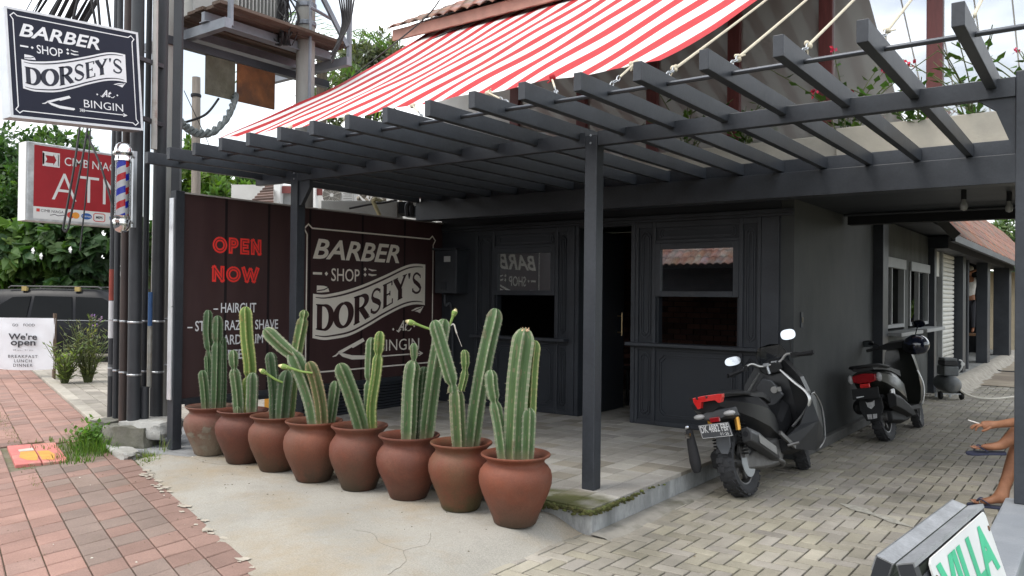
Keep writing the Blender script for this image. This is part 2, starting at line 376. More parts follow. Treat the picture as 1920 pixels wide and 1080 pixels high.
# darker slab patch round the board post
g=MB(); vs=[(-8.05,4.0),(-7.55,3.83),(-7.18,3.93),(-6.82,4.02),(-6.55,4.06),(-6.42,4.3),(-6.45,4.62),(-6.6,6.2),(-8.6,6.6),(-8.4,4.6)]
g.prism(vs,.1,Matrix.Translation((0,0,-.003)))
kind(g.build('concrete_patch',mat('grey_screed',(.26,.265,.27),.9,var=.16,scale=4,bump=.4,col2=(.17,.17,.165)),bevel=.02),'structure')
g=MB(); vs=[];nn_=40
for i in range(nn_+1):
    y=4.50+3.3*i/nn_; e=.17+.025*noise.noise((y*3,2,0))-.02*i/nn_; vs+=[(-2.678,y,.016),(-2.678+e*.7,y,.010),(-2.678+e,y,-.006)]
g.add(vs,[(3*i+j,3*i+3+j,3*i+4+j,3*i+1+j) for i in range(nn_) for j in(0,1)])
kind(g.build('gutter_strip',mat('gutter_cement',(.27,.255,.225),.95,var=.2,scale=5,bump=.5,col2=(.12,.115,.085),c2pos=(.5,.66)),smooth=True),'structure')
g=MB()
for q in([(-1.62,6.40),(-1.5,6.27),(-1.33,6.2),(-1.2,6.08),(-1.0,6.03),(-1.1,6.10),(-1.2,6.2),(-1.36,6.28),(-1.42,6.38),(-1.55,6.42)],): g.add([(x,y,.0055) for x,y in q],[tuple(range(len(q)))])
kind(g.build('paint_smears',mat('pale_smear',(.34,.325,.28),.95,var=.3,scale=25,bump=.3)),'structure')
# road on the near side of the sidewalk
g=MB(); a=O_-B_*3.28; b=a+A_*40; a=a-A_*30; g.quad((a.x,a.y,.0),(a.x-5,a.y-14,0),(b.x-5,b.y-14,0),(b.x,b.y,0))
kind(g.build('road',mat('asphalt',(.05,.05,.052),.9,var=.2,scale=6,bump=.5,bscale=120)),'structure')
# ================================================================ the barber shop building (ground floor and upper storey)
FY=7.86
shop=thing('shop_building','charcoal painted barber shop with open windows, upper glazed storey and tiled eave','building',(-4.7,FY,.18))
g=MB()
T=.12
def fb(x0,z0,x1,z1,y0=0,y1=T): g.box(x0,FY+y0,z0,x1,FY+y1,z1)
fb(-6.95,.18,-6.37,2.52); fb(-6.37,2.335,-2.547,2.52)      # left wall, header
fb(-4.97,.18,-4.85,2.335)
for a,b in((-6.37,-4.97),(-4.12,-2.74)):
    fb(a,.18,b,1.03)                                        # apron wall under the sill
fb(-6.37,1.03,-6.07,2.335); fb(-5.164,1.03,-4.97,2.335); fb(-4.12,1.03,-3.885,2.335); fb(-2.956,1.03,-2.74,2.335)
fb(-6.07,2.16,-5.164,2.335); fb(-3.885,2.16,-2.956,2.335)
fb(-2.74,.18,-2.545,2.335)
g.build('front_wall',BLK2,shop)
WALLM=mat('dark_grey_render',(.062,.067,.067),.72,var=.22,scale=1.2,bump=.18,bscale=30,col2=(.026,.029,.032),c2pos=(.42,.66),stretch=(1,1,.6),spec=.4)
g=MB(); g.box(-2.545,FY,.0,-2.42,11.15,2.52)
g.build('side_wall',WALLM,shop)
g=MB(); g.box(-2.42,FY+.01,0,-2.35,11.12,.105); g.build('skirting',mat('worn_skirting',(.10,.10,.095),.8,var=.25,scale=6,bump=.4),shop,bevel=.01)
g=MB(); g.box(-2.42,8.06,1.27,-2.408,8.13,1.42); sw=g.build('switch_plate',BLK2,shop); g=MB(); g.box(-2.408,8.08,1.32,-2.402,8.11,1.37); g.build('rocker',mat('dark_brass',(.12,.10,.07),.4,metal=.6),sw)
# inside: side and rear walls, ceiling
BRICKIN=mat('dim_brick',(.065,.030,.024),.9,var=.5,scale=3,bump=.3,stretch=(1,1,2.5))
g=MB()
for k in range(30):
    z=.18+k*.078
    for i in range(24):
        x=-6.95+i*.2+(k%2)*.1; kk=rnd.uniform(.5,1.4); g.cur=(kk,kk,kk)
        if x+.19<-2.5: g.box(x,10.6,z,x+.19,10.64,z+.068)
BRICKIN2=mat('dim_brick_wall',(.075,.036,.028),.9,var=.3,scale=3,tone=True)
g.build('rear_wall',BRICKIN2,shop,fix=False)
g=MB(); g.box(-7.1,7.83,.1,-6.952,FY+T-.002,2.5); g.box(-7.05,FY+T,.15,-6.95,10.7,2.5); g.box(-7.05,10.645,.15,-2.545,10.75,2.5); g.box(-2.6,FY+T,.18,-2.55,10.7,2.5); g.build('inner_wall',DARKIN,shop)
g=MB(); g.box(-7.05,7.30,2.52,1.8,9.75,2.66); g.box(-7.05,9.75,2.52,-2.4,11.2,2.66); g.build('ceiling_slab',BLK2,shop)
g=MB(); g.box(-2.36,9.6,2.40,1.8,9.75,2.517); g.build('rear_beam',DARKIN,shop)
g=MB(); g.tube([(-2.3,9.2,2.47),(1.5,9.2,2.47)],.015,8); g.build('ceiling_pipe',BLK,shop)
# window units ------------------------------------------------
def moulding(mb,x0,x1,z0,z1,y,c=.035,w=.012,h=.011):
    """raised bead round a panel with clipped corners"""
    P=[(x0+c,z0),(x1-c,z0),(x1-c*.75,z0+c*.75) ,(x1,z0+c),(x1,z1-c),(x1-c*.75,z1-c*.75),(x1-c,z1),(x0+c,z1),(x0+c*.75,z1-c*.75),(x0,z1-c),(x0,z0+c),(x0+c*.75,z0+c*.75)]
    P=[(x0+c,z0),(x1-c,z0),(x1,z0+c),(x1,z1-c),(x1-c,z1),(x0+c,z1),(x0,z1-c),(x0,z0+c)]
    for i in range(8):
        a=P[i];b=P[(i+1)%8]; mb.bar((a[0],y-h/2,a[1]),(b[0],y-h/2,b[1]),w,h,(0,1,0))
PANE=glassmat('window_glass',(.5,.53,.55),.30)
def unit(x0,wa,wb,x1,sx0,sx1):
    # stiles and rails standing 20 mm proud
    s=MB(); y0,y1=FY-.022,FY
    for a,b in((x0,x0+.035),(wa-.035,wa+.005),(wb-.005,wb+.035),(x1-.035,x1)):
        s.box(a,y0,.185,b,y1,2.36)
    for a,b in((x0+.035,wa-.035),(wa+.005,wb-.005),(wb+.035,x1-.035)):
        s.box(a,y0+.002,.185,b,y1,.235); s.box(a,y0+.002,.985,b,y1,1.03); s.box(a,y0+.002,2.30,b,y1,2.358)
    s.box(wa+.005,y0+.004,2.13,wb-.005,y1,2.165)
    s.build('trim',BLK,shop,bevel=.003,seg=1)
    mo=MB()
    for a,b in((x0+.035,wa-.035),(wb+.035,x1-.035)):
        d=.028
        for e in(0,.022): moulding(mo,a+d+e,b-d-e,.275+e,.95-e,FY,.04); moulding(mo,a+d+e,b-d-e,1.12+e,2.26-e,FY,.04)
    for e in(0,.022): moulding(mo,wa+.05+e,wb-.05-e,.285+e,.94-e,FY,.055); moulding(mo,wa+.05+e,wb-.05-e,2.185+e*.6,2.285-e*.6,FY,.02)
    mo.build('moulding',BLK,shop)
    s=MB(); s.box(sx0,FY-.13,1.03,sx1,FY+.06,1.065); s.build('counter_shelf',BLK,shop,bevel=.004)
    wn=MB(); z0,z1=1.56,2.13; y0,y1=FY-.03,FY+.03; f=.065
    wn.box(wa+.006,y0,z0,wa+f,y1,z1); wn.box(wb-f,y0,z0,wb-.006,y1,z1); wn.box(wa+f,y0,z0,wb-f,y1,z0+.06); wn.box(wa+f,y0,z1-.065,wb-f,y1,z1)
    wo=wn.build('window',BLK,shop,bevel=.004)
    p=MB(); p.box(wa+f-.004,FY-.002,z0+.055,wb-f+.004,FY+.004,z1-.06); p.build('pane',PANE,wo)
    q=MB(); q.box(wa,FY+.01,1.066,wa+.03,FY+.1,1.555); q.build('sash_channel',BLK2,shop); q=MB(); q.box(wb-.03,FY+.01,1.066,wb,FY+.1,1.555); q.build('sash_channel',BLK2,shop)
unit(-6.37,-6.07,-5.164,-4.97,-6.365,-4.965)
unit(-4.12,-3.885,-2.956,-2.74,-4.19,-2.735)
s=MB(); s.box(-6.95,FY-.035,2.392,-2.43,FY,2.43); s.box(-6.95,FY-.02,2.362,-2.43,FY,2.391); s.box(-2.735,FY-.02,.185,-2.56,FY,2.361); s.build('cornice',BLK,shop,bevel=.003)
s=MB(); s.box(-4.968,FY-.03,.185,-4.90,FY,2.36); s.box(-4.90,FY-.012,.185,-4.852,FY,2.36); s.box(-4.17,FY-.03,.185,-4.122,FY+.02,2.361); s.build('door_frame',BLK,shop,bevel=.003)
d=MB(); d.box(-4.845,FY+.13,.19,-4.80,FY+.98,2.32); do=d.build('door',mat('dark_door',(.022,.026,.032),.5),shop)
d=MB(); d.tube([(-4.74,FY+.82,1.08),(-4.74,FY+.82,1.36)],.011,10); d.tube([(-4.80,FY+.82,1.12),(-4.74,FY+.82,1.12)],.008,8); d.tube([(-4.80,FY+.82,1.32),(-4.74,FY+.82,1.32)],.008,8); d.build('handle',mat('brass',(.55,.42,.24),.3,metal=1),do,smooth=True)
# ledger beam over the front
b=MB(); b.box(-6.72,7.12,2.447,1.8,7.30,2.667); b.build('fascia_beam',BLK,shop,bevel=.004)
b=MB(); b.box(-6.72,7.20,2.669,1.8,7.26,2.79); b.build('roof_kerb',BLK,shop,bevel=.003)
b=MB(); b.box(1.55,7.3,0,1.8,9.6,2.517); b.build('far_pier',BLK2,shop)
# roof terrace and parapet planter
b=MB(); b.box(-6.9,7.262,2.662,1.8,9.3,2.70); b.build('terrace_roof',CONC,shop)
PARA=mat('stained_parapet',(.42,.39,.33),.9,var=.12,scale=3,bump=.25,bscale=25,grad=((.05,.045,.035),2.72-.18,2.98-.18,16),col2=(.33,.31,.27))
b=MB(); b.box(-6.9,8.2,2.70,-2.12,8.5,3.17); b.box(-2.12,8.16,2.70,1.8,8.55,3.22); b.build('parapet',PARA,shop,bevel=.01)
# upper storey glazing
MARO=mat('maroon_timber',(.13,.035,.033),.5,var=.2,scale=4,bump=.1,stretch=(8,8,1))
UG=glassmat('upper_glass',(.40,.39,.365),.42,opac=.97)
cx=[-6.80,-5.68,-4.635,-3.565,-2.51,-1.425,-.33,.75,1.75]
for i,x in enumerate(cx):
    c=MB(); c.box(x-.075,9.2,2.70,x+.075,9.34,5.45); c.build('mullion',MARO,shop,bevel=.006)
for i in range(len(cx)-1):
    x0,x1=cx[i]+.075,cx[i+1]-.075
    c=MB(); c.box(x0,9.24,2.72,x1,9.30,2.78); c.box(x0,9.24,5.38,x1,9.30,5.44); wo=c.build('upper_window',MARO,shop)
    p=MB(); p.box(x0,9.262,2.78,x1,9.27,5.38); p.build('pane',UG,wo)
b=MB(); b.box(-8.35,9.3,2.5,-6.87,9.45,5.75); b.box(-6.87,9.22,5.45,1.9,9.45,5.75); b.box(-8.35,9.451,2.5,-8.2,13.299,5.75); b.box(-8.2,13.3,3.1,1.9,13.5,5.75); b.box(1.75,9.45,2.66,1.9,13.3,5.75)
b.build('upper_wall',mat('white_render',(.68,.68,.66),.8,var=.06,scale=2,bump=.1,col2=(.56,.56,.54)),shop)
b=MB(); b.box(-6.86,9.9,2.66,1.74,10.0,5.45); b.build('inner_partition',mat('dark_room',(.06,.06,.065),.9),shop)
# tiled roof with barrel tiles
TILE=mat('weathered_tiles',(.26,.12,.08),.85,var=.3,scale=5,bump=.4,col2=(.22,.20,.18),c2pos=(.42,.62),tone=True)
def tiled(mb,x0,x1,e,sl,rows,tw=.22,tl=.33,axis='x'):
    """courses of curved tiles: eave line start e=(y,z), slope vector sl (dy,dz per metre)"""
    n=int((x1-x0)/tw)
    for r in range(rows):
        for i in range(n):
            k=rnd.uniform(.7,1.25); mb.cur=(k,k*rnd.uniform(.9,1.1),k*rnd.uniform(.9,1.1))
            x=x0+i*tw; P=[]
            for t,lift in((r*tl-.05,.035),(r*tl+tl,.012)):
                for q in range(5):
                    a=q/4; P.append(Vector((x+a*tw,e[0]+sl[0]*t,e[1]+sl[1]*t+lift+.05*math.sin(PI*a))))
            vs=P+[p-Vector((0,0,.016)) for p in P[:5]]
            mb.add(vs,[(q,q+1,q+6,q+5) for q in range(4)]+[(q,10+q,11+q,q+1) for q in range(4)])
b=MB(); tiled(b,-8.62,1.9,(8.52,5.50),(.88,.47),16); b.build('tile_roof',TILE,shop,fix=False)
b=MB(); b.bar((-8.6,8.58,5.43),(1.9,8.58,5.43),.04,.16); b.quad((-8.55,8.6,5.50),(1.9,8.6,5.50),(1.9,13.2,7.95),(-8.55,13.2,7.95)); b.bar((-8.56,8.6,5.43),(-8.56,13.2,7.88),.05,.14); b.build('fascia_board',mat('salmon_fascia',(.42,.22,.17),.6,var=.15),shop)
b=MB(); 
for i in range(17): b.bar((-8.3+.6*i,8.6,5.43),(-8.3+.6*i,9.35,5.72),.06,.09)
b.build('rafter_tails',MARO,shop)

# ================================================================ pergola
perg=thing('pergola','charcoal pergola of slender posts and closely set rafters before the shop','pergola',(-3,4.97,.18))
for x0,z0,zt in((-6.285,.18,2.70),(-3.0,.18,2.70),(-.38,.5,2.755)):
    b=MB(); b.box(x0,4.92,z0,x0+.1,5.02,zt); b.build('post',BLK,perg,bevel=.006)
for a,b_ in((-6.84,-6.286),(-6.184,-3.001),(-2.899,-.381)):
    b=MB(); b.box(a,4.925,2.624,b_,4.985,2.727); b.build('front_beam',BLK,perg,bevel=.003)
for i in range(18):
    x=-.515-.3685*i; b=MB(); dz=rnd.uniform(-.002,.002); b.box(x,3.73+rnd.uniform(-.012,.012),2.677+dz,x+.05,7.198,2.779+dz); b.build('rafter',BLK,perg,bevel=.003)
for x_ in(-6.285,-3.0,-.38):
    b=MB()
    for z_ in(2.645,2.70): b.lathe([(0,0),(.009,0),(.008,.006),(0,.006)],(x_+.05,4.92,z_),8,Matrix.Rotation(PI/2,4,'X')); b.lathe([(0,0),(.009,0),(.008,.006),(0,.006)],(x_+.1,4.97,z_),8,Matrix.Rotation(PI/2,4,'Y'))
    b.build('bolt_heads',STEEL,perg)
b=MB(); b.tube([(-6.9,4.04,2.724),(1.2,4.04,2.724)],.0125,10); b.build('tie_rod',mat('dark_steel_rod',(.06,.065,.075),.3,metal=.7),perg,smooth=True)
b=MB(); M_=frame((-6.183,4.94,2.623),(1,0,0),(0,0,1)); b.prism([(0,0),(0,-.23),(.03,-.23),(.15,-.07),(.15,0)][::-1],-.04,M_); b.build('brace',BLK,perg)
b=MB(); M_=frame((-.382,4.94,2.623),(1,0,0),(0,0,1)); b.prism([(0,0),(-.17,0),(-.09,-.06),(0,-.3)],-.04,M_); b.build('brace',BLK,perg)

# ================================================================ striped awning
aw=thing('striped_awning','red and white striped fabric awning sloping up to the upper storey','awning',(-4.7,4.5,3.0))
NP=17; NV=30; ed=[0]
for i in range(NP): ed+= [i/NP+.47/NP,(i+1)/NP]
ed=ed+[1+.47/NP]; us=[]
for i in range(len(ed)-1):
    us.append((ed[i],)); 
cols=[ed[0]]
for i in range(len(ed)-1): cols+=[(ed[i]+ed[i+1])/2,ed[i+1]]
def awp(u,v):
    u_=min(u,1.02); xb=-7.0+4.68*u_; xt=-8.42+6.02*u_
    x=xb+(xt-xb)*v; y=4.47+4.75*v; z=2.985+2.68*v
    z-=.10*math.sin(PI*v)*(.6+.4*math.sin(u_*6+1)); z+=.012*math.sin(u_*40+v*9)*(1-v)+.015*noise.noise((u_*9,v*5,0))
    t=(u_*6.2)%1; y+=.07*math.sin(PI*t)*max(0,1-v*5); z+=.04*math.sin(PI*t)*max(0,1-v*5)
    return (x,y,z)
g=MB(); vs=[awp(u,j/NV) for u in cols for j in range(NV+1)]; n0=len(vs); g.v=vs
RED=(.40,.017,.022); WHT=(.72,.71,.69)
for i in range(len(cols)-1):
    c=RED if (i//2)%2==0 else WHT
    for j in range(NV): a=i*(NV+1)+j; g.f.append((a,a+NV+1,a+NV+2,a+1)); g.t.append(c)
AWM=mat('striped_canvas',(1,1,1),.85,var=.05,scale=2,bump=.12,bscale=200,tone=True,col2=(.84,.82,.78),c2pos=(.5,.75))
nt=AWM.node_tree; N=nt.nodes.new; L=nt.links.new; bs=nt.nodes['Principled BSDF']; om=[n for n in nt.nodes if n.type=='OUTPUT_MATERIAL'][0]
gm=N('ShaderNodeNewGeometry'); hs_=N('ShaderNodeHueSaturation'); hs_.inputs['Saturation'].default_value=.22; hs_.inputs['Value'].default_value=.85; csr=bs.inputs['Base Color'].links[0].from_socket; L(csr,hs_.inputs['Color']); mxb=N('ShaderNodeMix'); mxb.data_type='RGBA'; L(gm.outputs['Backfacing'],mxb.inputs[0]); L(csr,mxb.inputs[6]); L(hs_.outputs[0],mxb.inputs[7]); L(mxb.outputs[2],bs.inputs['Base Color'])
tl=N('ShaderNodeBsdfTranslucent'); L(bs.inputs['Base Color'].links[0].from_socket,tl.inputs[0]); ms=N('ShaderNodeMixShader'); ms.inputs[0].default_value=.03; L(bs.outputs[0],ms.inputs[1]); L(tl.outputs[0],ms.inputs[2]); L(ms.outputs[0],om.inputs[0])
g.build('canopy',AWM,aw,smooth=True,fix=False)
g=MB(); g.tube([(-8.45,9.22,5.66),(-2.36,9.22,5.66)],.018,8); g.build('head_rail',BLK,aw)
# ropes
ROPE=mat('cream_rope',(.58,.52,.40),.9,var=.15,scale=60,bump=.5,bscale=150)
ZINC=STEEL
def shackle(mb,p,q):
    p=Vector(p);q=Vector(q); d=(q-p); n=d.cross(Vector((1,0,0))).normalized()*.013
    for k in range(3):
        a=p+d*(k/3); b_=p+d*((k+1.1)/3); m_=n if k%2==0 else Vector((.013,0,0))
        mb.tube([a,a.lerp(b_,.25)+m_,a.lerp(b_,.75)+m_,b_,a.lerp(b_,.75)-m_,a.lerp(b_,.25)-m_,a],.0035,6,cap=False)
def knot(mb,p,s=.02):
    for k in range(4): 
        d=Vector((rnd.uniform(-1,1),rnd.uniform(-1,1),rnd.uniform(-1,1)))*s
        mb.ball(Vector(p)+d*.6,s*rnd.uniform(.5,.9),8,6)
    for k in range(3): mb.tube([p,Vector(p)+Vector((rnd.uniform(-.05,.05),rnd.uniform(-.04,.04),rnd.uniform(-.05,.02)))],.004,5)
ords=['rightmost','second from the right','third from the right','fourth from the right','fifth from the right']
for i in range(5):
    x=-.515-.3685*i+.025; a=Vector((x,4.08,2.783)); d=Vector((0,.86,.51)).normalized(); k=a+d*.13; e=Vector((x,9.2,2.783+5.12*.58))
    t=thing('rope','taut cream stay rope above the pergola, '+ords[i]+' of the five long ones','rope',a,'stay ropes above the pergola')
    m_=MB(); m_.tube(sag(k,e,.03),.0085,7); m_.build('cord',ROPE,t,smooth=True)
    m_=MB(); knot(m_,k); m_.build('knot',ROPE,t,smooth=True)
    m_=MB(); shackle(m_,a,k); m_.build('chain_link',ZINC,t,smooth=True)
tl_=['knotted in white by the right corner of the striped awning','with a red knot along the right part of the awning edge','near the third post side of the awning edge','mid awning edge above the fifth rafter pair','left of the awning middle','farther left along the awning edge']
tl_=['short tie rope with big white knot at the right corner of the striped awning','short tie rope with red wrapped knot near the right corner of the striped awning','short chained tie rope of the awning just right of the middle post','short tie rope under the awning edge, first to the left of the middle post','short tie rope under the awning edge, second to the left of the middle post','short tie rope under the awning edge, third to the left of the middle post']
for i in range(6):
    u=[.985,.85,.73,.57,.41,.25][i]; e=Vector(awp(u,0)); x=-.515-.3685*[5,6,7,9,11,13][i]+.025; a=Vector((x,4.1,2.783))
    t=thing('tie_rope',tl_[i],'rope',a,'tie ropes of the awning')
    m_=MB(); m_.tube([a.lerp(e,.4),e],.007,6); m_.build('cord',ROPE,t); m_=MB(); shackle(m_,a,a.lerp(e,.4)); m_.build('chain_link',ZINC,t,smooth=True)
    m_=MB(); knot(m_,e,.026); m_.build('knot',ROPE if i!=1 else mat('red_cloth',(.5,.03,.04),.8),t,smooth=True)
# ================================================================ barber logo, drawn in normalised coordinates (u right, v down) of its border
def interp(tab,u):
    if u<=tab[0][0]: return tab[0][1]
    for (a,b),(c,d) in zip(tab,tab[1:]):
        if u<=c:
            t=(u-a)/(c-a); return b+(d-b)*t
    return tab[-1][1]
def smoothtab(tab):
    q=cuberp([(a,b,0) for a,b in tab],8); return [(p.x,p.y) for p in q]
RT=smoothtab([(.044,.453),(.105,.459),(.158,.453),(.268,.428),(.406,.381),(.576,.307),(.742,.229),(.836,.206),(.928,.208)])
RB=smoothtab([(.046,.76),(.109,.775),(.163,.776),(.307,.755),(.446,.693),(.58,.621),(.733,.552),(.841,.529),(.93,.535)])
def arc(cx,cy,rx,ry,a0,a1,n=14): return [(cx+rx*math.cos(rad(a0+(a1-a0)*i/n)),cy+ry*math.sin(rad(a0+(a1-a0)*i/n))) for i in range(n+1)]
def lerpn(a,b,n=8): return [(a[0]+(b[0]-a[0])*i/n,a[1]+(b[1]-a[1])*i/n) for i in range(n+1)]
# display capitals with swelling bowls and small serifs: list of (points, widths); unit box, y up
def sw(n,a,b): return [a+(b-a)*math.sin(PI*i/n) for i in range(n+1)]
SER=.05
LET={
'D':[(lerpn((.2,0),(.2,1)),.2),(lerpn((0,.025),(.34,.025)),SER),(lerpn((0,.975),(.34,.975)),SER),([(.2,.96)]+arc(.42,.5,.46,.46,88,-88,18)+[(.2,.04)],[.08]+sw(18,.08,.22)+[.08])],
'O':[(arc(.5,.5,.4,.44,90,450,32),[.09+.12*abs(math.cos(rad(90+360*i/32))) for i in range(33)])],
'R':[(lerpn((.2,0),(.2,1)),.2),(lerpn((0,.025),(.38,.025)),SER),(lerpn((0,.975),(.3,.975)),SER),([(.2,.95)]+arc(.45,.73,.36,.22,88,-88,14)+[(.2,.51)],[.08]+sw(14,.08,.2)+[.08]),(lerpn((.46,.5),(.86,.03)),.2),(lerpn((.74,.025),(1.02,.025)),SER)],
'S':[([(.86,.74),(.84,.86)]+arc(.5,.74,.33,.21,40,190,10)+[(.3,.58),(.5,.5),(.72,.4)]+arc(.5,.25,.36,.2,10,-140,10)+[(.12,.16),(.1,.28)],[.05,.08]+[.1]*10+[.12,.18,.2,.2,.16]+[.1]*11+[.08,.05][:2])],
'E':[(lerpn((.2,0),(.2,1)),.2),(lerpn((0,.03),(.85,.03)),.06),(lerpn((0,.97),(.8,.97)),.06),(lerpn((.2,.5),(.62,.5)),.07),(lerpn((.84,.0),(.84,.22)),.07),(lerpn((.79,1),(.79,.8)),.07),(lerpn((.62,.4),(.62,.6)),.06)],
'Y':[(lerpn((.5,0),(.5,.45)),.2),(lerpn((.5,.45),(.14,.97)),.2),(lerpn((.5,.45),(.86,.97)),.11),(lerpn((0,.975),(.34,.975)),SER),(lerpn((.68,.975),(1,.975)),SER),(lerpn((.32,.025),(.68,.025)),SER)],
"'":[([(.5,1),(.5,.92),(.42,.76)],[.5,.45,.1])],
}
def logo(lt,dk,m,X0,Y0,W,H,lift=.0015):
    """lt gets the pale shapes, dk the dark shapes lying on the pale ribbon"""
    def P(u,v): return (X0+u*W,Y0+(1-v)*H)
    def st(mb,pts,w,l=lift):
        stroke(mb,m,[P(*p) for p in pts],w if not isinstance(w,(list,tuple)) else list(w),l)
    k=H
    # border with little star corners
    b=[]; e=.028
    for cx,cy,sx,sy in((0,0,1,1),(1,0,-1,1),(1,1,-1,-1),(0,1,1,-1)):
        c=[(cx+sx*.0,cy+sy*.05),(cx-sx*.022,cy+sy*.012),(cx+sx*.004,cy+sy*.012) ,(cx+sx*.012,cy-sy*.03),(cx+sx*.04,cy)]
        c=[(cx,cy+sy*.045),(cx-sx*.02,cy+sy*.008),(cx+sx*.008,cy-sy*.026),(cx+sx*.034,cy)]
        b+= c if (sx*sy>0) else c[::-1]
    stroke(lt,m,[P(*p) for p in b],.0105*k,lift,closed=True)
    words(lt,m,'BARBER',*P(.04,.209),*P(.698,.068),bold=.022,shear=.28,lift=lift)
    words(lt,m,'SHOP',*P(.17,.362),*P(.379,.27),bold=.006,lift=lift)
    st(lt,[(.042,.311),(.105,.311)],.017*k)
    def dia(u,v,r=.012): poly(lt,m,[P(u-r,v),P(u,v+r*1.3),P(u+r,v),P(u,v-r*1.3)],lift)
    dia(.135,.311); dia(.421,.268); dia(.421,.308)
    st(lt,[(.447,.264),(.475,.274),(.51,.272)],[.006*k,.013*k,.005*k]); st(lt,[(.447,.304),(.475,.31),(.511,.306)],[.013*k,.015*k,.006*k])
    # ribbon body between the two flowing edges
    n=46; us=[.045+.884*i/n for i in range(n+1)]
    def band(mb,fa,fb,us,l):
        vs=[];fs=[]
        for u in us: vs.append(m@Vector((*P(u,fa(u)),l))); vs.append(m@Vector((*P(u,fb(u)),l)))
        for i in range(len(us)-1): fs.append((2*i,2*i+1,2*i+3,2*i+2))
        mb.add(vs,fs)
    T=lambda u:interp(RT,u); B=lambda u:interp(RB,u)
    band(lt,T,B,us,lift)
    iu=[.062+.845*i/n for i in range(n+1)]
    band(dk,lambda u:T(u)+.020,lambda u:T(u)+.020+.013*math.sin(PI*min(1,max(0,(u-.05)/.87)))**.5+.002,iu,lift*2)
    band(dk,lambda u:B(u)-.020-.013*math.sin(PI*min(1,max(0,(u-.05)/.87)))**.5-.002,lambda u:B(u)-.020,iu,lift*2)
    # folded tails
    poly(lt,m,[P(.07,.395),P(.12,.397),P(.147,.405),P(.158,.438),P(.10,.444),P(.07,.444)],lift)
    st(dk,[(.072,.432),(.12,.424),(.148,.408)],.008*k,lift*2)
    poly(lt,m,[P(.805,.578),P(.85,.556),P(.918,.545),P(.885,.60),P(.86,.588)],lift)
    st(dk,[(.82,.585),(.86,.57),(.905,.553)],.007*k,lift*2)
    # the name, each letter set on the rising curve
    cells=[('D',.066,.188),('O',.193,.33),('R',.337,.458),('S',.463,.553),('E',.563,.657),('Y',.648,.765),("'",.77,.80),('S',.807,.896)]
    for ch,u0,u1 in cells:
        for pts,wd in LET[ch]:
            asp=.68; a=[(p[0]*asp,p[1]) for p in pts]
            tmp=MB(); stroke(tmp,Matrix.Identity(4),a,wd if isinstance(wd,(int,float)) else list(wd)[:len(a)]+[wd[-1]]*max(0,len(a)-len(wd)))
            vs=[]
            for x,y,_ in tmp.v:
                u=u0+(u1-u0)*x/asp; t0=T(u)+.068+(.01 if ch=='O' else 0); b0=B(u)-.064-.025*max(0,(u-.55)/.4)
                if ch=="'": b0=t0+.19; 
                v=b0+(t0-b0)*y; vs.append(m@Vector((*P(u,v),lift*2)))
            dk.add(vs,tmp.f)
    words(lt,m,'At',*P(.692,.735),*P(.782,.655),bold=.02,shear=.45,lift=lift)
    st(lt,[(.683,.73),(.70,.742),(.72,.72)],.008*k); st(lt,[(.775,.735),(.795,.735),(.81,.715)],.007*k)
    dia(.654,.72,.009); dia(.835,.70,.009)
    words(lt,m,'BINGIN',*P(.533,.884),*P(.882,.797),bold=-.004,lift=lift)
    # cut-throat razor
    poly(lt,m,[P(.224,.866),P(.411,.776),P(.425,.80),P(.335,.846),P(.325,.84),P(.245,.882)],lift)
    poly(lt,m,[P(.222,.872),P(.25,.876),P(.33,.898),P(.449,.908),P(.455,.92),P(.442,.934),P(.33,.93),P(.26,.904)],lift)
    st(lt,[(.186,.899),(.21,.892),(.232,.872)],[.004*k,.012*k,.012*k])
    # arrow
    st(lt,[(.505,.921),(.90,.921)],.010*k)
    st(lt,[(.88,.903),(.912,.921),(.88,.939)],.009*k)
    for j in range(3): st(lt,[(.495+.016*j,.905),(.51+.016*j,.921),(.495+.016*j,.937)],.008*k)

SIGNW=mat('cream_print',(.86,.81,.72),.55,var=.04,scale=3); SIGNG=mat('pale_grey_print',(.82,.83,.85),.5,var=.03)
MAROON=mat('maroon_print',(.050,.024,.025),.42,var=.12,scale=2.5,col2=(.058,.030,.029),bump=.05,bscale=6,stretch=(1,3,.6),spec=.5)
REDP=mat('red_print',(.88,.05,.04),.5,var=.04)
# ---------------------------------------------------------------- big board on the left of the terrace
X=-6.93
bd=thing('price_board','large maroon board lettered OPEN NOW with a cream barber logo','sign board',(X-.03,4.15,.1))
b=MB(); b.box(X-.03,4.19,.56,X,7.85,2.47); board=b.build('board',MAROON,bd)
b=MB(); b.box(X-.05,4.10,.1,X+.045,4.19,2.49); b.build('front_post',BLK,bd,bevel=.004)
b=MB(); b.box(X-.036,4.085,.56,X+.03,4.098,2.42); b.build('edge_strip',mat('bright_aluminium',(.7,.72,.75),.3,metal=.6),bd)
b=MB(); b.box(X-.05,4.192,2.472,X+.015,7.85,2.486); b.build('top_strip',mat('bright_strip',(.55,.52,.5),.4,metal=.3),bd)
b=MB(); b.box(X-.045,4.192,.505,X+.012,7.85,.557); b.build('bottom_rail',BLK,bd)
b=MB(); b.box(X-.075,5.4,.16,X-.05,7.86,.50); b.build('vent_back',DARKIN,bd)
for i_ in range(9):
    b=MB(); b.box(X-.045,5.5,.19+i_*.034,X-.02,7.84,.207+i_*.034); b.build('vent_slat',BLK,bd)
b=MB(); b.box(X-.05,7.6,.18,X,7.7,.5); b.build('rear_leg',BLK,bd)
b=MB(); b.box(X-.08,5.0,.1,X-.035,5.05,.5); b.box(X-.08,6.3,.1,X-.035,6.35,.5); b.box(X-.09,4.3,.46,X-.036,7.5,.50)
b.build('support_frame',BLK,bd)
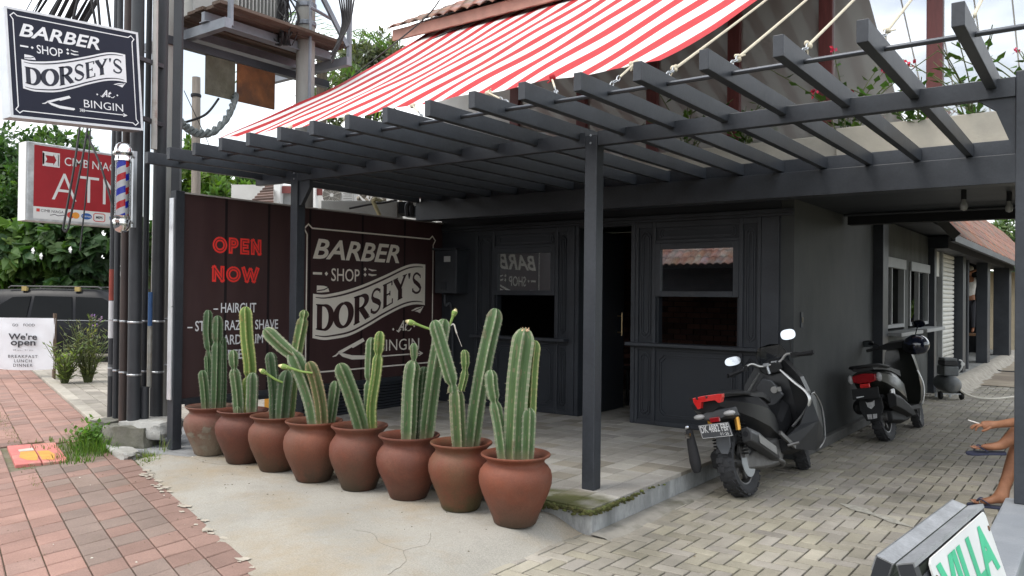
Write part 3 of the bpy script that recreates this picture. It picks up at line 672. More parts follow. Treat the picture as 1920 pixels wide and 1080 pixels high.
for y in(4.66,5.16,5.69,6.457,7.153):
    b=MB(); b.box(X-.001,y-.014,.56,X+.0012,y+.014,2.47); b.build('seam',mat('dark_seam',(.012,.008,.010),.4),board)
mF=frame((X,0,0),(0,1,0),(0,0,1))
lt=MB();dk=MB(); logo(lt,dk,mF,5.65,.692,2.02,1.57,.0022)
lt.build('logo',SIGNW,board,fix=False); dk.build('logo_name',MAROON,board,fix=False)
def block(rd,dk_,m,ch,x0,x1,y0,y1,wd):
    w=x1-x0;h=y1-y0; e=wd/2
    G={'O':[[(p[0],p[1]) for p in arc(.5,.5,.5,.5,90,450,28)]],'P':[[(0,-.0),(0,1)],[(0,1),(.6,1)]+arc(.6,.74,.4,.26,90,-90,10)+[(0,.48)]],'E':[[(0,0),(0,1)],[(0,1),(1,1)],[(0,.5),(.85,.5)],[(0,0),(1,0)]],
       'N':[[(0,0),(0,1)],[(0,1),(1,0)],[(1,0),(1,1)]],'W':[[(0,1),(.25,0)],[(.25,0),(.5,.9)],[(.5,.9),(.75,0)],[(.75,0),(1,1)]]}[ch]
    def Q(p): return (x0+e+p[0]*(w-2*e),y0+e+p[1]*(h-2*e))
    for k,s in enumerate(G):
        q=[Q(p) for p in s]
        if ch!='O' :
            a=Vector(q[0]);b_=Vector(q[1]); a=a-(b_-a).normalized()*e; c=Vector(q[-1]);d=Vector(q[-2]); c=c+(c-d).normalized()*e*(0 if ch=='P' and k==1 else 1); q2=[tuple(a)]+q[1:-1]+[tuple(c)]
        else: q2=q
        stroke(rd,m,q2,wd,.002+.00012*k); stroke(dk_,m,q,wd*.17,.0032+.0001*k)
rd=MB();dk=MB()
for ch,a,b_ in(('O',4.513,4.672),('P',4.69,4.80),('E',4.82,4.925),('N',4.945,5.068)): block(rd,dk,mF,ch,a,b_,1.935,2.095,.044)
rd.build('open_lettering',REDP,board,fix=False); dk.build('open_inline',MAROON,board,fix=False); rd=MB();dk=MB()
for ch,a,b_ in(('N',4.511,4.645),('O',4.665,4.83),('W',4.84,5.045)): block(rd,dk,mF,ch,a,b_,1.655,1.812,.044)
rd.build('now_lettering',REDP,board,fix=False); dk.build('now_inline',MAROON,board,fix=False)
b=MB()
words(b,mF,'– HAIRCUT',4.53,1.355,5.017,1.452,bold=.012,lift=.002); words(b,mF,'– STEAM RAZOR SHAVE',4.26,1.182,5.288,1.281,bold=.012,lift=.002)
words(b,mF,'– BEARD TRIM',4.45,1.042,5.104,1.138,bold=.012,lift=.002); words(b,mF,'– BEER',4.60,.896,4.936,.990,bold=.012,lift=.002)
b.build('price_lettering',SIGNG,board,fix=False)

# ---------------------------------------------------------------- hanging light box with the same logo
t=thing('barber_light_box','dark blue illuminated barber box sign projecting from the street poles','sign',(-7.22,3.36,3.43))
tl=rad(4.2); mS=frame((-7.2,3.356,3.456),(0,math.cos(tl),math.sin(tl)),(0,-math.sin(tl),math.cos(tl)))
W2,H2=1.125,.90
b=MB(); b.box(-W2/2,-H2/2,-.17,W2/2,H2/2,-.004,mS); bx=b.build('box',mat('silver_case',(.55,.57,.6),.4,metal=.5),t,bevel=.006)
b=MB(); b.box(-W2/2+.02,-H2/2+.02,-.004,W2/2-.02,H2/2-.02,.0,mS); fc=b.build('face',mat('slate_blue_face',(.020,.023,.040),.5,var=.06,spec=.2),t)
b=MB(); 
for q in((-W2/2,-H2/2,W2/2,-H2/2+.02),(-W2/2,H2/2-.02,W2/2,H2/2),(-W2/2,-H2/2+.02,-W2/2+.02,H2/2-.02),(W2/2-.02,-H2/2+.02,W2/2,H2/2-.02)): b.box(q[0],q[1],-.003,q[2],q[3],.004,mS)
b.build('edge_frame',mat('white_frame',(.72,.74,.77),.4),t)
lt=MB();dk=MB(); logo(lt,dk,mS,-W2*.445,-H2*.43,W2*.89,H2*.86,.0015); lt.build('logo',SIGNG,fc,fix=False); dk.build('logo_name',mat('slate_print',(.020,.023,.040),.5),fc,fix=False)
b=MB(); b.bar((-7.3,3.9,3.75),(-7.5,4.3,3.78),.04,.04); b.bar((-7.3,3.9,3.2),(-7.5,4.3,3.2),.04,.04); b.build('bracket',BLK,t)

# ---------------------------------------------------------------- bank box sign farther off
t=thing('bank_light_box','red and white ATM box sign half hidden behind the black street poles','sign',(-11.1,5.2,2.4))
b=MB(); b.box(-11.22,4.52,2.44,-11.0,5.95,3.45); b.build('box',mat('tarnished_mirror_case',(.6,.62,.63),.35,metal=.6,var=.3,scale=7),t,bevel=.01)
b=MB(); b.box(-11.215,4.505,2.445,-11.005,4.518,3.445); b.build('end_plate',WHITEP,t)
mB=frame((-11,0,0),(0,1,0),(0,0,1))
b=MB(); b.box(-11.0,4.60,2.63,-10.996,5.93,3.415); fc=b.build('face',mat('bank_red',(.36,.022,.03),.4,var=.08),t)
b=MB(); b.box(-11.0,4.60,2.475,-10.9965,5.93,2.63); lo=b.build('lower_strip',WHITEP,t)
mB=frame((-10.9955,0,0),(0,1,0),(0,0,1))
b=MB(); words(b,mB,'CIMB NIAGA',4.97,3.20,5.75,3.31,bold=.004,lift=.001); words(b,mB,'ATM',4.82,2.74,5.78,3.09,bold=-.012,lift=.001)
stroke(b,mB,[(4.71,3.17),(4.71,3.335),(4.9,3.335),(4.9,3.17)],.022,.001,closed=True); 
poly(b,mB,[(4.72,3.18),(4.755,3.25),(4.72,3.325),(4.70,3.325),(4.70,3.18)],.001); poly(b,mB,[(4.83,3.325),(4.87,3.25),(4.83,3.18),(4.9,3.18),(4.9,3.325)],.001)
poly(b,mB,[(4.72,3.30),(4.83,3.30),(4.83,3.325),(4.72,3.325)],.0012); poly(b,mB,[(4.72,3.18),(4.83,3.18),(4.83,3.205),(4.72,3.205)],.0012)
b.build('lettering',WHITEP,fc,fix=False)
mB=frame((-10.9962,0,0),(0,1,0),(0,0,1))
def disc(mb,m,x,y,rx,ry,l=.001): poly(mb,m,arc(x,y,rx,ry,0,345,23),l)
b=MB(); words(b,mB,'CIMB NIAGA',4.69,2.565,4.97,2.60,lift=.001); stroke(b,mB,[(4.80,2.53),(4.86,2.545),(4.9,2.53),(4.98,2.545)],.008,.001); words(b,mB,'MEPS',5.39,2.535,5.48,2.57,bold=.03,lift=.001); b.build('small_lettering',mat('ink',(.03,.02,.03),.5),lo,fix=False)
b=MB(); words(b,mB,'VISA',5.57,2.53,5.73,2.58,bold=.02,shear=.3,lift=.001); disc(b,mB,5.265,2.555,.07,.042); b.build('blue_mark',mat('card_blue',(.03,.12,.4),.5),lo,fix=False)
b=MB(); words(b,mB,'Cirrus',5.21,2.542,5.32,2.572,bold=.01,lift=.002); b.build('white_lettering',WHITEP,lo,fix=False)
b=MB(); disc(b,mB,5.06,2.555,.048,.042); poly(b,mB,[(4.635,2.565),(4.675,2.565),(4.675,2.605),(4.635,2.605)],.001); stroke(b,mB,[(5.36,2.515),(5.36,2.59),(5.38,2.605),(5.49,2.605),(5.51,2.59),(5.51,2.515),(5.49,2.50),(5.38,2.50)],.01,.001,closed=True); b.build('red_mark',mat('card_red',(.6,.06,.05),.5),lo,fix=False)
b=MB(); disc(b,mB,5.125,2.555,.048,.042,.0015); b.build('orange_mark',mat('card_orange',(.8,.33,.05),.5),lo,fix=False)
b=MB(); b.tube([(-11.1,5.9,0),(-11.1,5.9,3.5)],.05,10); b.build('post',BLK,t)

# ---------------------------------------------------------------- barber pole
t=thing('barber_pole','chrome capped barber pole with red white and blue spiral','barber pole',(-7.2,3.765,2.09))
cx,cy=-7.2,3.765; r=.052
b=MB(); b.lathe([(.0,2.085),(.03,2.09),(.055,2.105),(.072,2.135),(.076,2.165),(.076,2.178),(.082,2.182),(.082,2.20),(.07,2.205),(.07,2.235),(.074,2.24),(.062,2.245)],(cx,cy,0),28); b.build('lower_cap',CHROME,t,smooth=True,angle=50)
b=MB(); b.lathe([(.062,2.735),(.07,2.74),(.07,2.76),(.066,2.765),(.066,2.785),(.082,2.79),(.086,2.80),(.086,2.82),(.074,2.825),(.073,2.85),(.06,2.885),(.035,2.905),(0,2.91)],(cx,cy,0),28); b.build('upper_cap',CHROME,t,smooth=True,angle=50)
sp=mat('spiral_paper',(1,1,1),.4,var=.03,tone=True); b=MB(); nz=96; n=32; z0,z1=2.242,2.738
cB,cR,cW=(.02,.04,.62),(.75,.02,.03),(.84,.84,.88)
vs=[]
for i in range(nz+1):
    for k in range(n+1):
        a=2*PI*k/n; vs.append((cx+r*math.cos(a),cy+r*math.sin(a),z0+(z1-z0)*i/nz+.0))
b.v=[]; 
# sheared grid so the stripes are clean: rows climb with the angle
P_=.30; vs=[];cols_=[]
nb=24
for i in range(-nb,2*nb+1):
    for k in range(n+1):
        a=2*PI*k/n; z=z0+(z1-z0)*i/nb+P_*.5*(k/n)*1.0; vs.append((cx+r*math.cos(a),cy+r*math.sin(a),min(max(z,z0),z1)))
b.v=vs
for i in range(3*nb):
    ph=i%12; c=cW if ph in(0,1,2,6,7,8) else (cB if ph<6 else cR)
    for k in range(n):
        a=i*(n+1)+k; q=(a,a+1,a+n+2,a+n+1); zz=[vs[j][2] for j in q]
        if max(zz)-min(zz)<1e-6: continue
        b.f.append(q); b.t.append(c)
b.build('spiral_drum',sp,t,smooth=True,fix=False)
b=MB(); b.lathe([(.064,2.243),(.064,2.737)],(cx,cy,0),28,cap=False); b.build('glass_tube',glassmat('clear_tube',(.97,.97,.97),-.03),t,smooth=True)
b=MB(); b.box(-7.30,3.90,2.15,-7.27,3.935,2.86); 
for z in(2.19,2.80): b.tube([(cx,cy+.08,z),(-7.28,3.91,z)],.012,8)
b.build('wall_bracket',STEEL,t)

# ---------------------------------------------------------------- white cloth banner on a stand by the pavement
F2=Vector((-.594,.804,0)); R2=Vector((.804,.594,0)); c0=Vector((-14.70,6.04,0))
t=thing('cloth_banner','white cloth banner on short legs reading We\'re open beside the pavement','banner',(c0.x,c0.y,.06),)
mW=frame((c0.x,c0.y,-.07),R2,(0,0,1))
b=MB(); nx,ny=20,14; vs=[]
for i in range(nx+1):
    for j in range(ny+1):
        x=-.52+1.04*i/nx; y=.30+.86*j/ny
        if j==0: y-=.025*math.sin(PI*i/nx)
        vs.append(mW@Vector((x,y,.012*noise.noise((x*3,y*4,1))+.010*math.sin((x+y)*14)*abs(x)*1.2)))
b.add(vs,[(i*(ny+1)+j,(i+1)*(ny+1)+j,(i+1)*(ny+1)+j+1,i*(ny+1)+j+1) for i in range(nx) for j in range(ny)])
cl=b.build('cloth',mat('white_cloth',(.74,.76,.80),.85,var=.04,scale=3),t,smooth=True)
b=MB(); lf=.03
words(b,mW,'GO',-.19,1.015,-.09,1.06,bold=.01,lift=lf); words(b,mW,'FOOD',-.0,1.018,.19,1.063,bold=.01,lift=lf)
words(b,mW,"We're",-.25,.79,.235,.90,bold=.025,lift=lf); words(b,mW,'open',-.21,.66,.21,.77,bold=.025,lift=lf)
words(b,mW,'08 am - 21 pm',-.17,.60,.17,.628,lift=lf); words(b,mW,'BREAKFAST',-.25,.485,.25,.535,bold=.008,space=1.2,lift=lf); words(b,mW,'LUNCH',-.145,.41,.15,.46,bold=.008,space=1.2,lift=lf); words(b,mW,'DINNER',-.16,.335,.165,.385,bold=.008,space=1.2,lift=lf)
b.build('lettering',mat('banner_ink',(.04,.04,.05),.7),cl,fix=False)
for s in(-.5,.5):
    b=MB(); p=mW@Vector((s,0,-.02)); b.box(p.x-.025,p.y-.02,.03,p.x+.025,p.y+.02,1.17); b.build('leg',mat('weathered_wood',(.12,.085,.06),.85,var=.3,scale=8,bump=.4,stretch=(4,4,.5)),t)
b=MB(); p=mW@Vector((.38,0,-.45)); q=mW@Vector((.45,1.0,-.03)); b.bar((p.x,p.y,.05),q,.04,.04); b.build('rear_strut',mat('dark_wood',(.06,.045,.035),.85),t)
# ================================================================ terracotta pots and columnar cacti
POTP=[(0,0),(.122,0),(.134,.012),(.151,.06),(.182,.13),(.211,.195),(.229,.255),(.232,.30),(.224,.342),(.205,.372),(.187,.392),(.180,.405),(.186,.42),(.203,.438),(.218,.449),(.221,.456),(.217,.463),(.205,.460),(.186,.447),(.172,.425),(.166,.40),(.168,.385),(.0,.385)]
def potmat(i):
    base=[(.170,.052,.028),(.162,.050,.028),(.142,.044,.026),(.146,.048,.029),(.160,.055,.031),(.152,.049,.028),(.128,.041,.026),(.145,.054,.036)][i]
    c2=[(.135,.058,.038),(.11,.068,.036),(.10,.045,.032),(.105,.052,.034),(.12,.06,.04),(.10,.052,.032),(.085,.038,.028),(.19,.15,.115)][i]
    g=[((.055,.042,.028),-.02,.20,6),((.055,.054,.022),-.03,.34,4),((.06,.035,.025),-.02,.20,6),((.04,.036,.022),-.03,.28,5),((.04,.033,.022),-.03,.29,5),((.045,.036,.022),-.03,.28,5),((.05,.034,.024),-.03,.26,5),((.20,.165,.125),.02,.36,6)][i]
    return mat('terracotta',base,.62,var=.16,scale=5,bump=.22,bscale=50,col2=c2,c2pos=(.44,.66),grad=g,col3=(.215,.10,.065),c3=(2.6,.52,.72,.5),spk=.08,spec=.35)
POTXY=[(-3.05,4.19),(-3.545,4.235),(-4.035,4.235),(-4.52,4.205),(-4.985,4.16),(-5.50,4.20),(-5.985,4.215),(-6.525,4.25)]
POTL=['terracotta pot nearest the paved drive with a smooth orange flank','terracotta pot with green moss on its left flank','terracotta pot of plain rusty brown, third from the paved drive','terracotta pot with a pale chipped patch on its shoulder','terracotta pot of dusty orange, fifth from the paved drive','terracotta pot with dark lower half, sixth from the paved drive','terracotta pot with a pale handprint shaped patch, beside the crusted pot','terracotta pot crusted with grey peeling lime, nearest the board post']
POTZ=[]
SOIL=mat('potting_soil',(.055,.038,.028),1,var=.4,scale=30,bump=.8)
for i,(x,y) in enumerate(POTXY):
    z=ap_h(x,y); POTZ.append(z)
    t=thing('plant_pot',POTL[i],'pot',(x,y,z),'terracotta pots along the terrace')
    s=rnd.uniform(.965,1.03); hs=rnd.uniform(.97,1.02); prof=[(r*s*(1 if r<.2 or 1 else 1),h*hs*rnd.uniform(.996,1.004)*(1+.03*math.sin(h*9+i))) for r,h in POTP]
    b=MB(); b.lathe(prof,(0,0,0),48); 
    b.v=[(vx*(1+.012*noise.noise((vx*3+i,vy*3,vz*3))),vy*(1+.012*noise.noise((vx*3+i,vy*3+4,vz*3))),vz) for vx,vy,vz in b.v]
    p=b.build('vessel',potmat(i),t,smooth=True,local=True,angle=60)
    p.rotation_euler.z=i*1.9
    b=MB(); b.lathe([(0,.40),(.1,.398),(.167,.392)],(0,0,0),20,cap=False); b.build('soil',SOIL,t,smooth=True,local=True)
    if i in(3,6,7):
        n=22
        for k in range({3:2,6:1,7:16}[i]):
            a0={3:-2.25,6:-2.3,7:rnd.uniform(-2.6,-.6)}[i]+k*(.12 if i==3 else 0); z0={3:.24-.12*k,6:.25,7:rnd.uniform(.05,.26)}[i]; rz={3:.055,6:.07,7:rnd.uniform(.012,.045)}[i]; ra={3:.13,6:.22,7:rnd.uniform(.06,.2)}[i]
            vs=[]; b=MB()
            def onpot(a,zz):
                rr=.2
                for (r0,h0),(r1,h1) in zip(POTP[1:10],POTP[2:11]):
                    if h0<=zz<=h1: rr=r0+(r1-r0)*(zz-h0)/(h1-h0)
                rr=(rr+.0022)*s*1.008; return (rr*math.cos(a),rr*math.sin(a),zz)
            ctr=onpot(a0,z0); ring=[]
            for q in range(n):
                e=rnd.uniform(.5,1.25); ring.append(onpot(a0+ra*e*math.cos(2*PI*q/n),max(.02,z0+rz*e*math.sin(2*PI*q/n))))
            b.add([ctr]+ring,[(0,1+q,1+(q+1)%n) for q in range(n)])
            b.build('chipped_patch',mat('pale_chip',(.30,.17,.10) if i!=7 else (.20,.17,.13),.9,var=.2,scale=20,bump=.5),p,local=True)
# ---- ribbed stems
def stem(mb,pts,r,ribs=6,tipr=None,phase=0,pinch=(),mat_i=0,depth=.42,fade=1):
    """columnar cactus limb: ribbed tube along pts with a domed tip, pinched at the given fractions; tone carries rib edge and flank colours"""
    q=cuberp(pts,6); 
    d=[0]
    for a,b_ in zip(q,q[1:]): d.append(d[-1]+(b_-a).length)
    Ltot=d[-1]; n=ribs*8
    def at(s):
        for i in range(len(d)-1):
            if s<=d[i+1] or i==len(d)-2: 
                t=(s-d[i])/max(1e-6,d[i+1]-d[i]); return q[i].lerp(q[i+1],t),(q[i+1]-q[i]).normalized()
    ss=[]; s=0
    while s<Ltot-r*1.3: ss.append(s); s+=.013
    for k in range(9): ss.append(Ltot-r*1.3+r*1.3*math.sin(PI/2*k/8))
    up=Vector((0,1,0)); base=len(mb.v); rings=[]
    for j,s in enumerate(ss):
        p,t=at(min(s,Ltot-1e-4)); a=up.cross(t).normalized(); up=t.cross(a).normalized()
        k=1
        e=(Ltot-s)/(r*1.3)
        if e<1: k=math.sqrt(max(0,1-(1-e)**2))*.97+.03
        k*=min(1,.84+.16*s/.12)
        for f in pinch: k*=1-.38*math.exp(-((s/Ltot-f)*Ltot/.022)**2)
        k*=1+.05*noise.noise((s*6,phase,1))
        bump=.035*max(0,math.cos(s/.022*2*PI))
        for i in range(n):
            th=2*PI*i/n+phase; tq=(i%8)/4; tq=min(tq,2-tq); rr=r*1.02*k*(1-depth*math.sin(PI/2*tq)**.85)
            if tq==0: rr*=1+bump
            mb.v.append(tuple(p+(a*math.cos(th)+up*math.sin(th))*rr))
        rings.append(s)
    for j in range(len(ss)-1):
        s=ss[j]
        for i in range(n):
            mb.f.append((base+j*n+i,base+j*n+(i+1)%n,base+(j+1)*n+(i+1)%n,base+(j+1)*n+i))
            ph=(i+.5)%8; edge=min(ph,8-ph)<.9
            v=1+.16*noise.noise((s*8,i*.7,phase*3))
            low=max(0,1-s/.10)*fade
            if edge: c=(.24*v,.30*v,.18*v) if j%3 else (.33*v,.34*v,.24*v)
            else: c=(.100*v,.175*v,.068*v) if min(ph,8-ph)<2 else (.080*v,.145*v,.056*v)
            sc_=noise.noise((s*13+phase*9,i*.35,4)); 
            if sc_>.42: c=tuple(a*.45+b_*.55 for a,b_ in zip(c,(.20,.165,.10)))
            if low>0: c=tuple(a*(1-low)+b_*low for a,b_ in zip(c,(.26,.22,.13)))
            mb.t.append(tuple(.77*x*y for x,y in zip(c,mb.cur)))
    for j,s in enumerate(ss[:-6]):
        if j%3: continue
        for rb in range(ribs):
            a0=base+j*n+rb*8; P0=Vector(mb.v[a0]); ctr=at(min(s,Ltot-1e-4))[0]; o=(P0-ctr).normalized()
            for _ in range(3):
                e=Vector((rnd.uniform(-1,1),rnd.uniform(-1,1),rnd.uniform(-1,1)))*.8; d_=(o+e).normalized()*rnd.uniform(.006,.014); w_=d_.cross(o).normalized()*.0011; b0=len(mb.v); mb.v+=[tuple(P0-w_-o*.002),tuple(P0+w_-o*.002),tuple(P0+d_)]; mb.f.append((b0,b0+1,b0+2)); mb.t.append((.42,.38,.28))
    k=len(ss)-1; mb.f.append(tuple(base+k*n+i for i in range(n))); mb.t.append((.25,.28,.14))
CACM=mat('cactus_skin',(1,1,1),.55,var=.08,scale=14,bump=.12,bscale=120,tone=True,spec=.3)
AREO=mat('areole_felt',(.55,.52,.42),.95,var=.1)
def flower(name,parent,p,d,L_=.17,open_=False,m=None):
    p=Vector(p);d=Vector(d).normalized(); b=MB()
    pts=cuberp([p,p+d*L_*.35+Vector((0,0,-.008)),p+d*L_*.75,p+d*L_],5); n=len(pts)
    b.tube(pts,[.008+.004*(i/n)+.011*max(0,math.sin(PI*min(1,max(0,(i/n-.62)/.42)))) for i in range(n)],10)
    f=b.build(name,mat('bud_stalk',(.20,.30,.075),.6,var=.2,scale=20),parent,smooth=True)
    b=MB(); a=d.cross(Vector((0,0,1))).normalized(); u=a.cross(d)
    for k in range(10):
        t=2*PI*k/10; r0=(a*math.cos(t)+u*math.sin(t)); q=p+d*L_*.8
        b.add([q+r0*.017-a*0,q+d*L_*.16+r0*.020+d.cross(r0)*.007,q+d*L_*.32+r0*(.006 if not open_ else .03),q+d*L_*.16+r0*.020-d.cross(r0)*.007],[(0,1,2,3)])
    b.build('petal_tip',mat('cream_petal',(.75,.66,.36),.6,var=.15,scale=30),f)
def cactus(i,label,limbs,extras=None):
    x,y=POTXY[i]; z=POTZ[i]+.385
    t=thing('cactus',label,'cactus',(x,y,z),'columnar cacti in the terracotta pots')
    R_=Vector((.78,.63,0)); F_=Vector((-.63,.78,0))
    def W(p): return Vector((x,y,z))+R_*p[0]+F_*p[1]+Vector((0,0,p[2]))
    for pts,r,kw in limbs:
        b=MB(); kw=dict(kw); b.cur=kw.pop('tint',(1,1,1)); kw.setdefault('phase',rnd.uniform(0,1)); kw.setdefault('ribs',5)
        stem(b,[W(p) for p in pts],r*.94,**kw); o=b.build('stem',CACM,t,smooth=True,fix=False,angle=75)
    if extras: extras(t,W)
    return t
YG={'tint':(1.35,1.25,.85)}; DK={'tint':(.55,.6,.62)}; BR={'tint':(1.15,.80,.70)}; GR={'tint':(1.05,1.0,1.1)}
def ex0(t,W):
    b=MB(); p=W((.052,0,.865))
    for k in range(9):
        a=2*PI*k/9; q=p+Vector((math.cos(a)*.035,math.sin(a)*.035,.012)); b.add([p+Vector((math.cos(a-.3)*.022,math.sin(a-.3)*.022,-.012)),p+Vector((math.cos(a+.3)*.022,math.sin(a+.3)*.022,-.012)),q],[(0,1,2)])
    b.ball(p+Vector((0,0,-.012)),(.032,.032,.014),10,6); b.build('dried_flower',mat('dry_flower',(.55,.38,.24),.9,var=.2),t)
cactus(0,'thick grey green cactus with a dried star shaped flower scar on top',[
 ([(-.01,0,0),(.0,0,.35),(.02,0,.62),(.052,0,.87)],.080,{'ribs':5,'tint':(1.05,1.02,1.0),'depth':.44}),
 ([(.075,.04,0),(.09,.05,.35),(.10,.05,.6),(.118,.05,.79)],.046,YG),
 ([(-.08,0,0),(-.105,0,.2),(-.14,0,.38),(-.163,0,.5),(-.168,0,.6)],.046,{'pinch':(.66,)}),
 ([(.07,-.02,0),(.08,-.02,.36)],.05,{'ribs':5})],ex0)
cactus(1,'cactus with a tall leaning right column and a stubby left trunk carrying two arms',[
 ([(.065,.05,0),(.10,.05,.32),(.155,.05,.65),(.228,.05,.985)],.064,{'ribs':5}),
 ([(-.015,0,0),(-.03,0,.22),(-.042,0,.435)],.060,{'ribs':5,'fade':.6,'tint':(1.05,.95,.9)}),
 ([(-.055,0,.41),(-.07,0,.49),(-.12,.01,.66),(-.195,.02,.90)],.054,{'ribs':5,'pinch':(.10,),'fade':0}),
 ([(-.01,.0,.42),(.012,0,.52),(.018,0,.60),(.012,0,.70)],.034,{'ribs':5,'pinch':(.52,),'fade':0,'tint':(1.1,1.1,.8)}),
 ([(.02,.05,0),(.03,.05,.20)],.04,DK)])
def ex2(t,W):
    flower('flower_bud',t,W((.20,-.03,.82)),W((.02,-.05,.85))-W((.20,-.03,.80)),.22)
    flower('flower_bud',t,W((.255,.03,.80)),W((.32,.03,.96))-W((.255,.03,.80)),.17)
    b=MB(); b.tube(cuberp([W((.28,.03,.85)),W((.31,.03,.86)),W((.33,.03,.80)),W((.37,.03,.70))],6),[.006]*13+[.002]*6,6); b.build('spent_flower',mat('white_petal',(.65,.62,.55),.7),t)
cactus(2,'cactus of two columns with cream flower buds at its right tip',[
 ([(-.01,0,0),(-.005,0,.25),(.003,0,.45),(.022,0,.60)],.066,{'ribs':5}),
 ([(.024,0,.56),(.03,0,.64),(.026,0,.725)],.034,{'fade':0,'pinch':(.25,)}),
 ([(.12,.03,0),(.15,.03,.3),(.19,.03,.6),(.243,.03,.90)],.062,{'ribs':5}),
 ([(.06,.06,0),(.08,.06,.3),(.10,.06,.55)],.05,DK)],ex2)
cactus(3,'cactus with a dark leaning left column and a thin yellow green right column',[
 ([(.03,0,0),(-.01,0,.15),(-.08,0,.36),(-.158,0,.555)],.066,{'ribs':5,'tint':(.8,.8,.75)}),
 ([(.105,0,0),(.09,0,.22),(.125,0,.5),(.148,0,.80)],.044,{'tint':(1.3,1.25,.75),'pinch':(.78,)}),
 ([(.06,.05,0),(.065,.05,.4),(.075,.05,.75)],.046,{'pinch':(.56,)})])
def ex4(t,W): flower('flower_bud',t,W((.0,-.09,.46)),W((-.25,-.10,.515))-W((.0,-.09,.46)),.24)
cactus(4,'cactus with a pale bent arm pointing left above a brown stem and a flower bud',[
 ([(.01,0,0),(-.02,0,.2),(-.095,0,.42),(-.185,0,.62)],.072,{'ribs':5,'tint':(1.1,1.05,1.1)}),
 ([(-.165,0,.585),(-.24,0,.645),(-.31,0,.71),(-.395,0,.795)],.060,{'ribs':5,'fade':0,'tint':(1.2,1.12,1.15)}),
 ([(.075,-.04,0),(.055,-.04,.22),(.01,-.04,.42),(-.04,-.04,.545)],.056,BR),
 ([(.10,.06,0),(.125,.06,.2),(.15,.06,.385)],.05,{'ribs':5})],ex4)
def ex5(t,W): flower('flower_bud',t,W((.06,-.06,.34)),W((-.10,-.07,.43))-W((.06,-.06,.34)),.20)
cactus(5,'cactus with one tall bright column behind two dark short ones and a bud',[
 ([(.08,.05,0),(.11,.05,.4),(.155,.05,.68),(.203,.05,.935)],.054,{'ribs':5,'tint':(1.2,1.15,.9),'pinch':(.93,)}),
 ([(-.02,0,0),(-.02,0,.22),(-.045,0,.45),(-.062,0,.585)],.052,DK),
 ([(.05,-.03,0),(.06,-.03,.22),(.085,-.03,.44)],.066,DK)],ex5)
cactus(6,'cactus with one tall lime green column rising over two stubby grey trunks',[
 ([(.01,.04,0),(.03,.04,.25),(.045,.04,.42),(.015,.04,.68),(-.002,.04,.955)],.060,{'ribs':5,'tint':(1.5,1.42,.8),'pinch':(.36,)}),
 ([(-.035,0,0),(-.05,0,.22),(-.082,0,.425)],.052,{}),
 ([(-.078,0,.40),(-.09,0,.48),(-.094,0,.58)],.048,{'fade':0,'pinch':(.12,)}),
 ([(.085,-.03,0),(.088,-.03,.39)],.056,GR),([(-.03,-.05,0),(-.035,-.05,.10)],.03,{})])
cactus(7,'slim dark green cactus of four close columns in the crusted pot',[
 ([(.0,.03,0),(-.0,.03,.3),(-.03,.03,.55),(-.05,.03,.72),(-.043,.03,.92)],.046,{'pinch':(.60,),'tint':(.72,.8,.8)}),
 ([(.045,0,0),(.05,0,.4),(.054,0,.87)],.052,{'pinch':(.72,),'tint':(.75,.82,.82)}),
 ([(-.03,-.02,0),(-.045,-.02,.2),(-.07,-.02,.375)],.046,{'tint':(.8,.85,.82)}),
 ([(-.02,.01,.28),(-.03,.01,.36),(-.04,.01,.51)],.030,{'fade':0,'tint':(.75,.85,.8)}),
 ([(.095,.03,0),(.095,.03,.4),(.085,.03,.68)],.04,{'tint':(.6,.7,.7)})])
# ================================================================ scooters (local frame: x right, y forward, z up, origin at the rear tyre contact)
BODY=mat('satin_black_panel',(.013,.0135,.015),.38,var=.2,scale=6,spec=.35); BODYM=mat('matt_black_plastic',(.012,.0125,.0135),.62,var=.15,scale=8,bump=.06,bscale=150)
GUN=mat('gunmetal_panel',(.07,.073,.078),.35,metal=.5,var=.1); SILV=mat('silver_trim',(.50,.50,.49),.3,metal=.75,var=.08); REDL=mat('red_lens',(.55,.02,.02),.15,var=.1,coat=.6,spec=.6)
REDD=mat('dark_red_lens',(.25,.008,.012),.2,coat=.5); AMB=mat('gold_can',(.62,.32,.06),.3,metal=.6,var=.1); CLRL=mat('grey_lens',(.38,.38,.38),.25,spec=.6); ALUM=mat('cast_alloy',(.16,.158,.155),.45,metal=.7,var=.2,scale=20,bump=.2)
MIRR=mat('mirror_glass',(.42,.45,.48),.02,metal=1,var=.01); SCRN=glassmat('smoked_screen',(.55,.57,.6),.02); TYRE=mat('scooter_tyre',(.028,.029,.032),.75,var=.2,scale=20,bump=.15,bscale=100,col2=(.05,.048,.045),c2pos=(.55,.8))
PLATE=mat('plate_grey',(.085,.09,.10),.45,var=.1); PLW=mat('plate_white',(.75,.76,.78),.5); GOLDW=mat('seat_vinyl',(.02,.02,.021),.55,var=.2,scale=10,bump=.2,bscale=200)
RX=Matrix(((0,0,1,0),(0,1,0,0),(-1,0,0,0),(0,0,0,1)))     # lathe axis z -> x
def ring(y,pts,mir=True):
    """closed section at y from right-hand half points (x,z) listed bottom to top"""
    return [Vector((x,y if not callable(y) else y(z),z)) for x,z in pts]+[Vector((-x,y if not callable(y) else y(z),z)) for x,z in reversed(pts)]
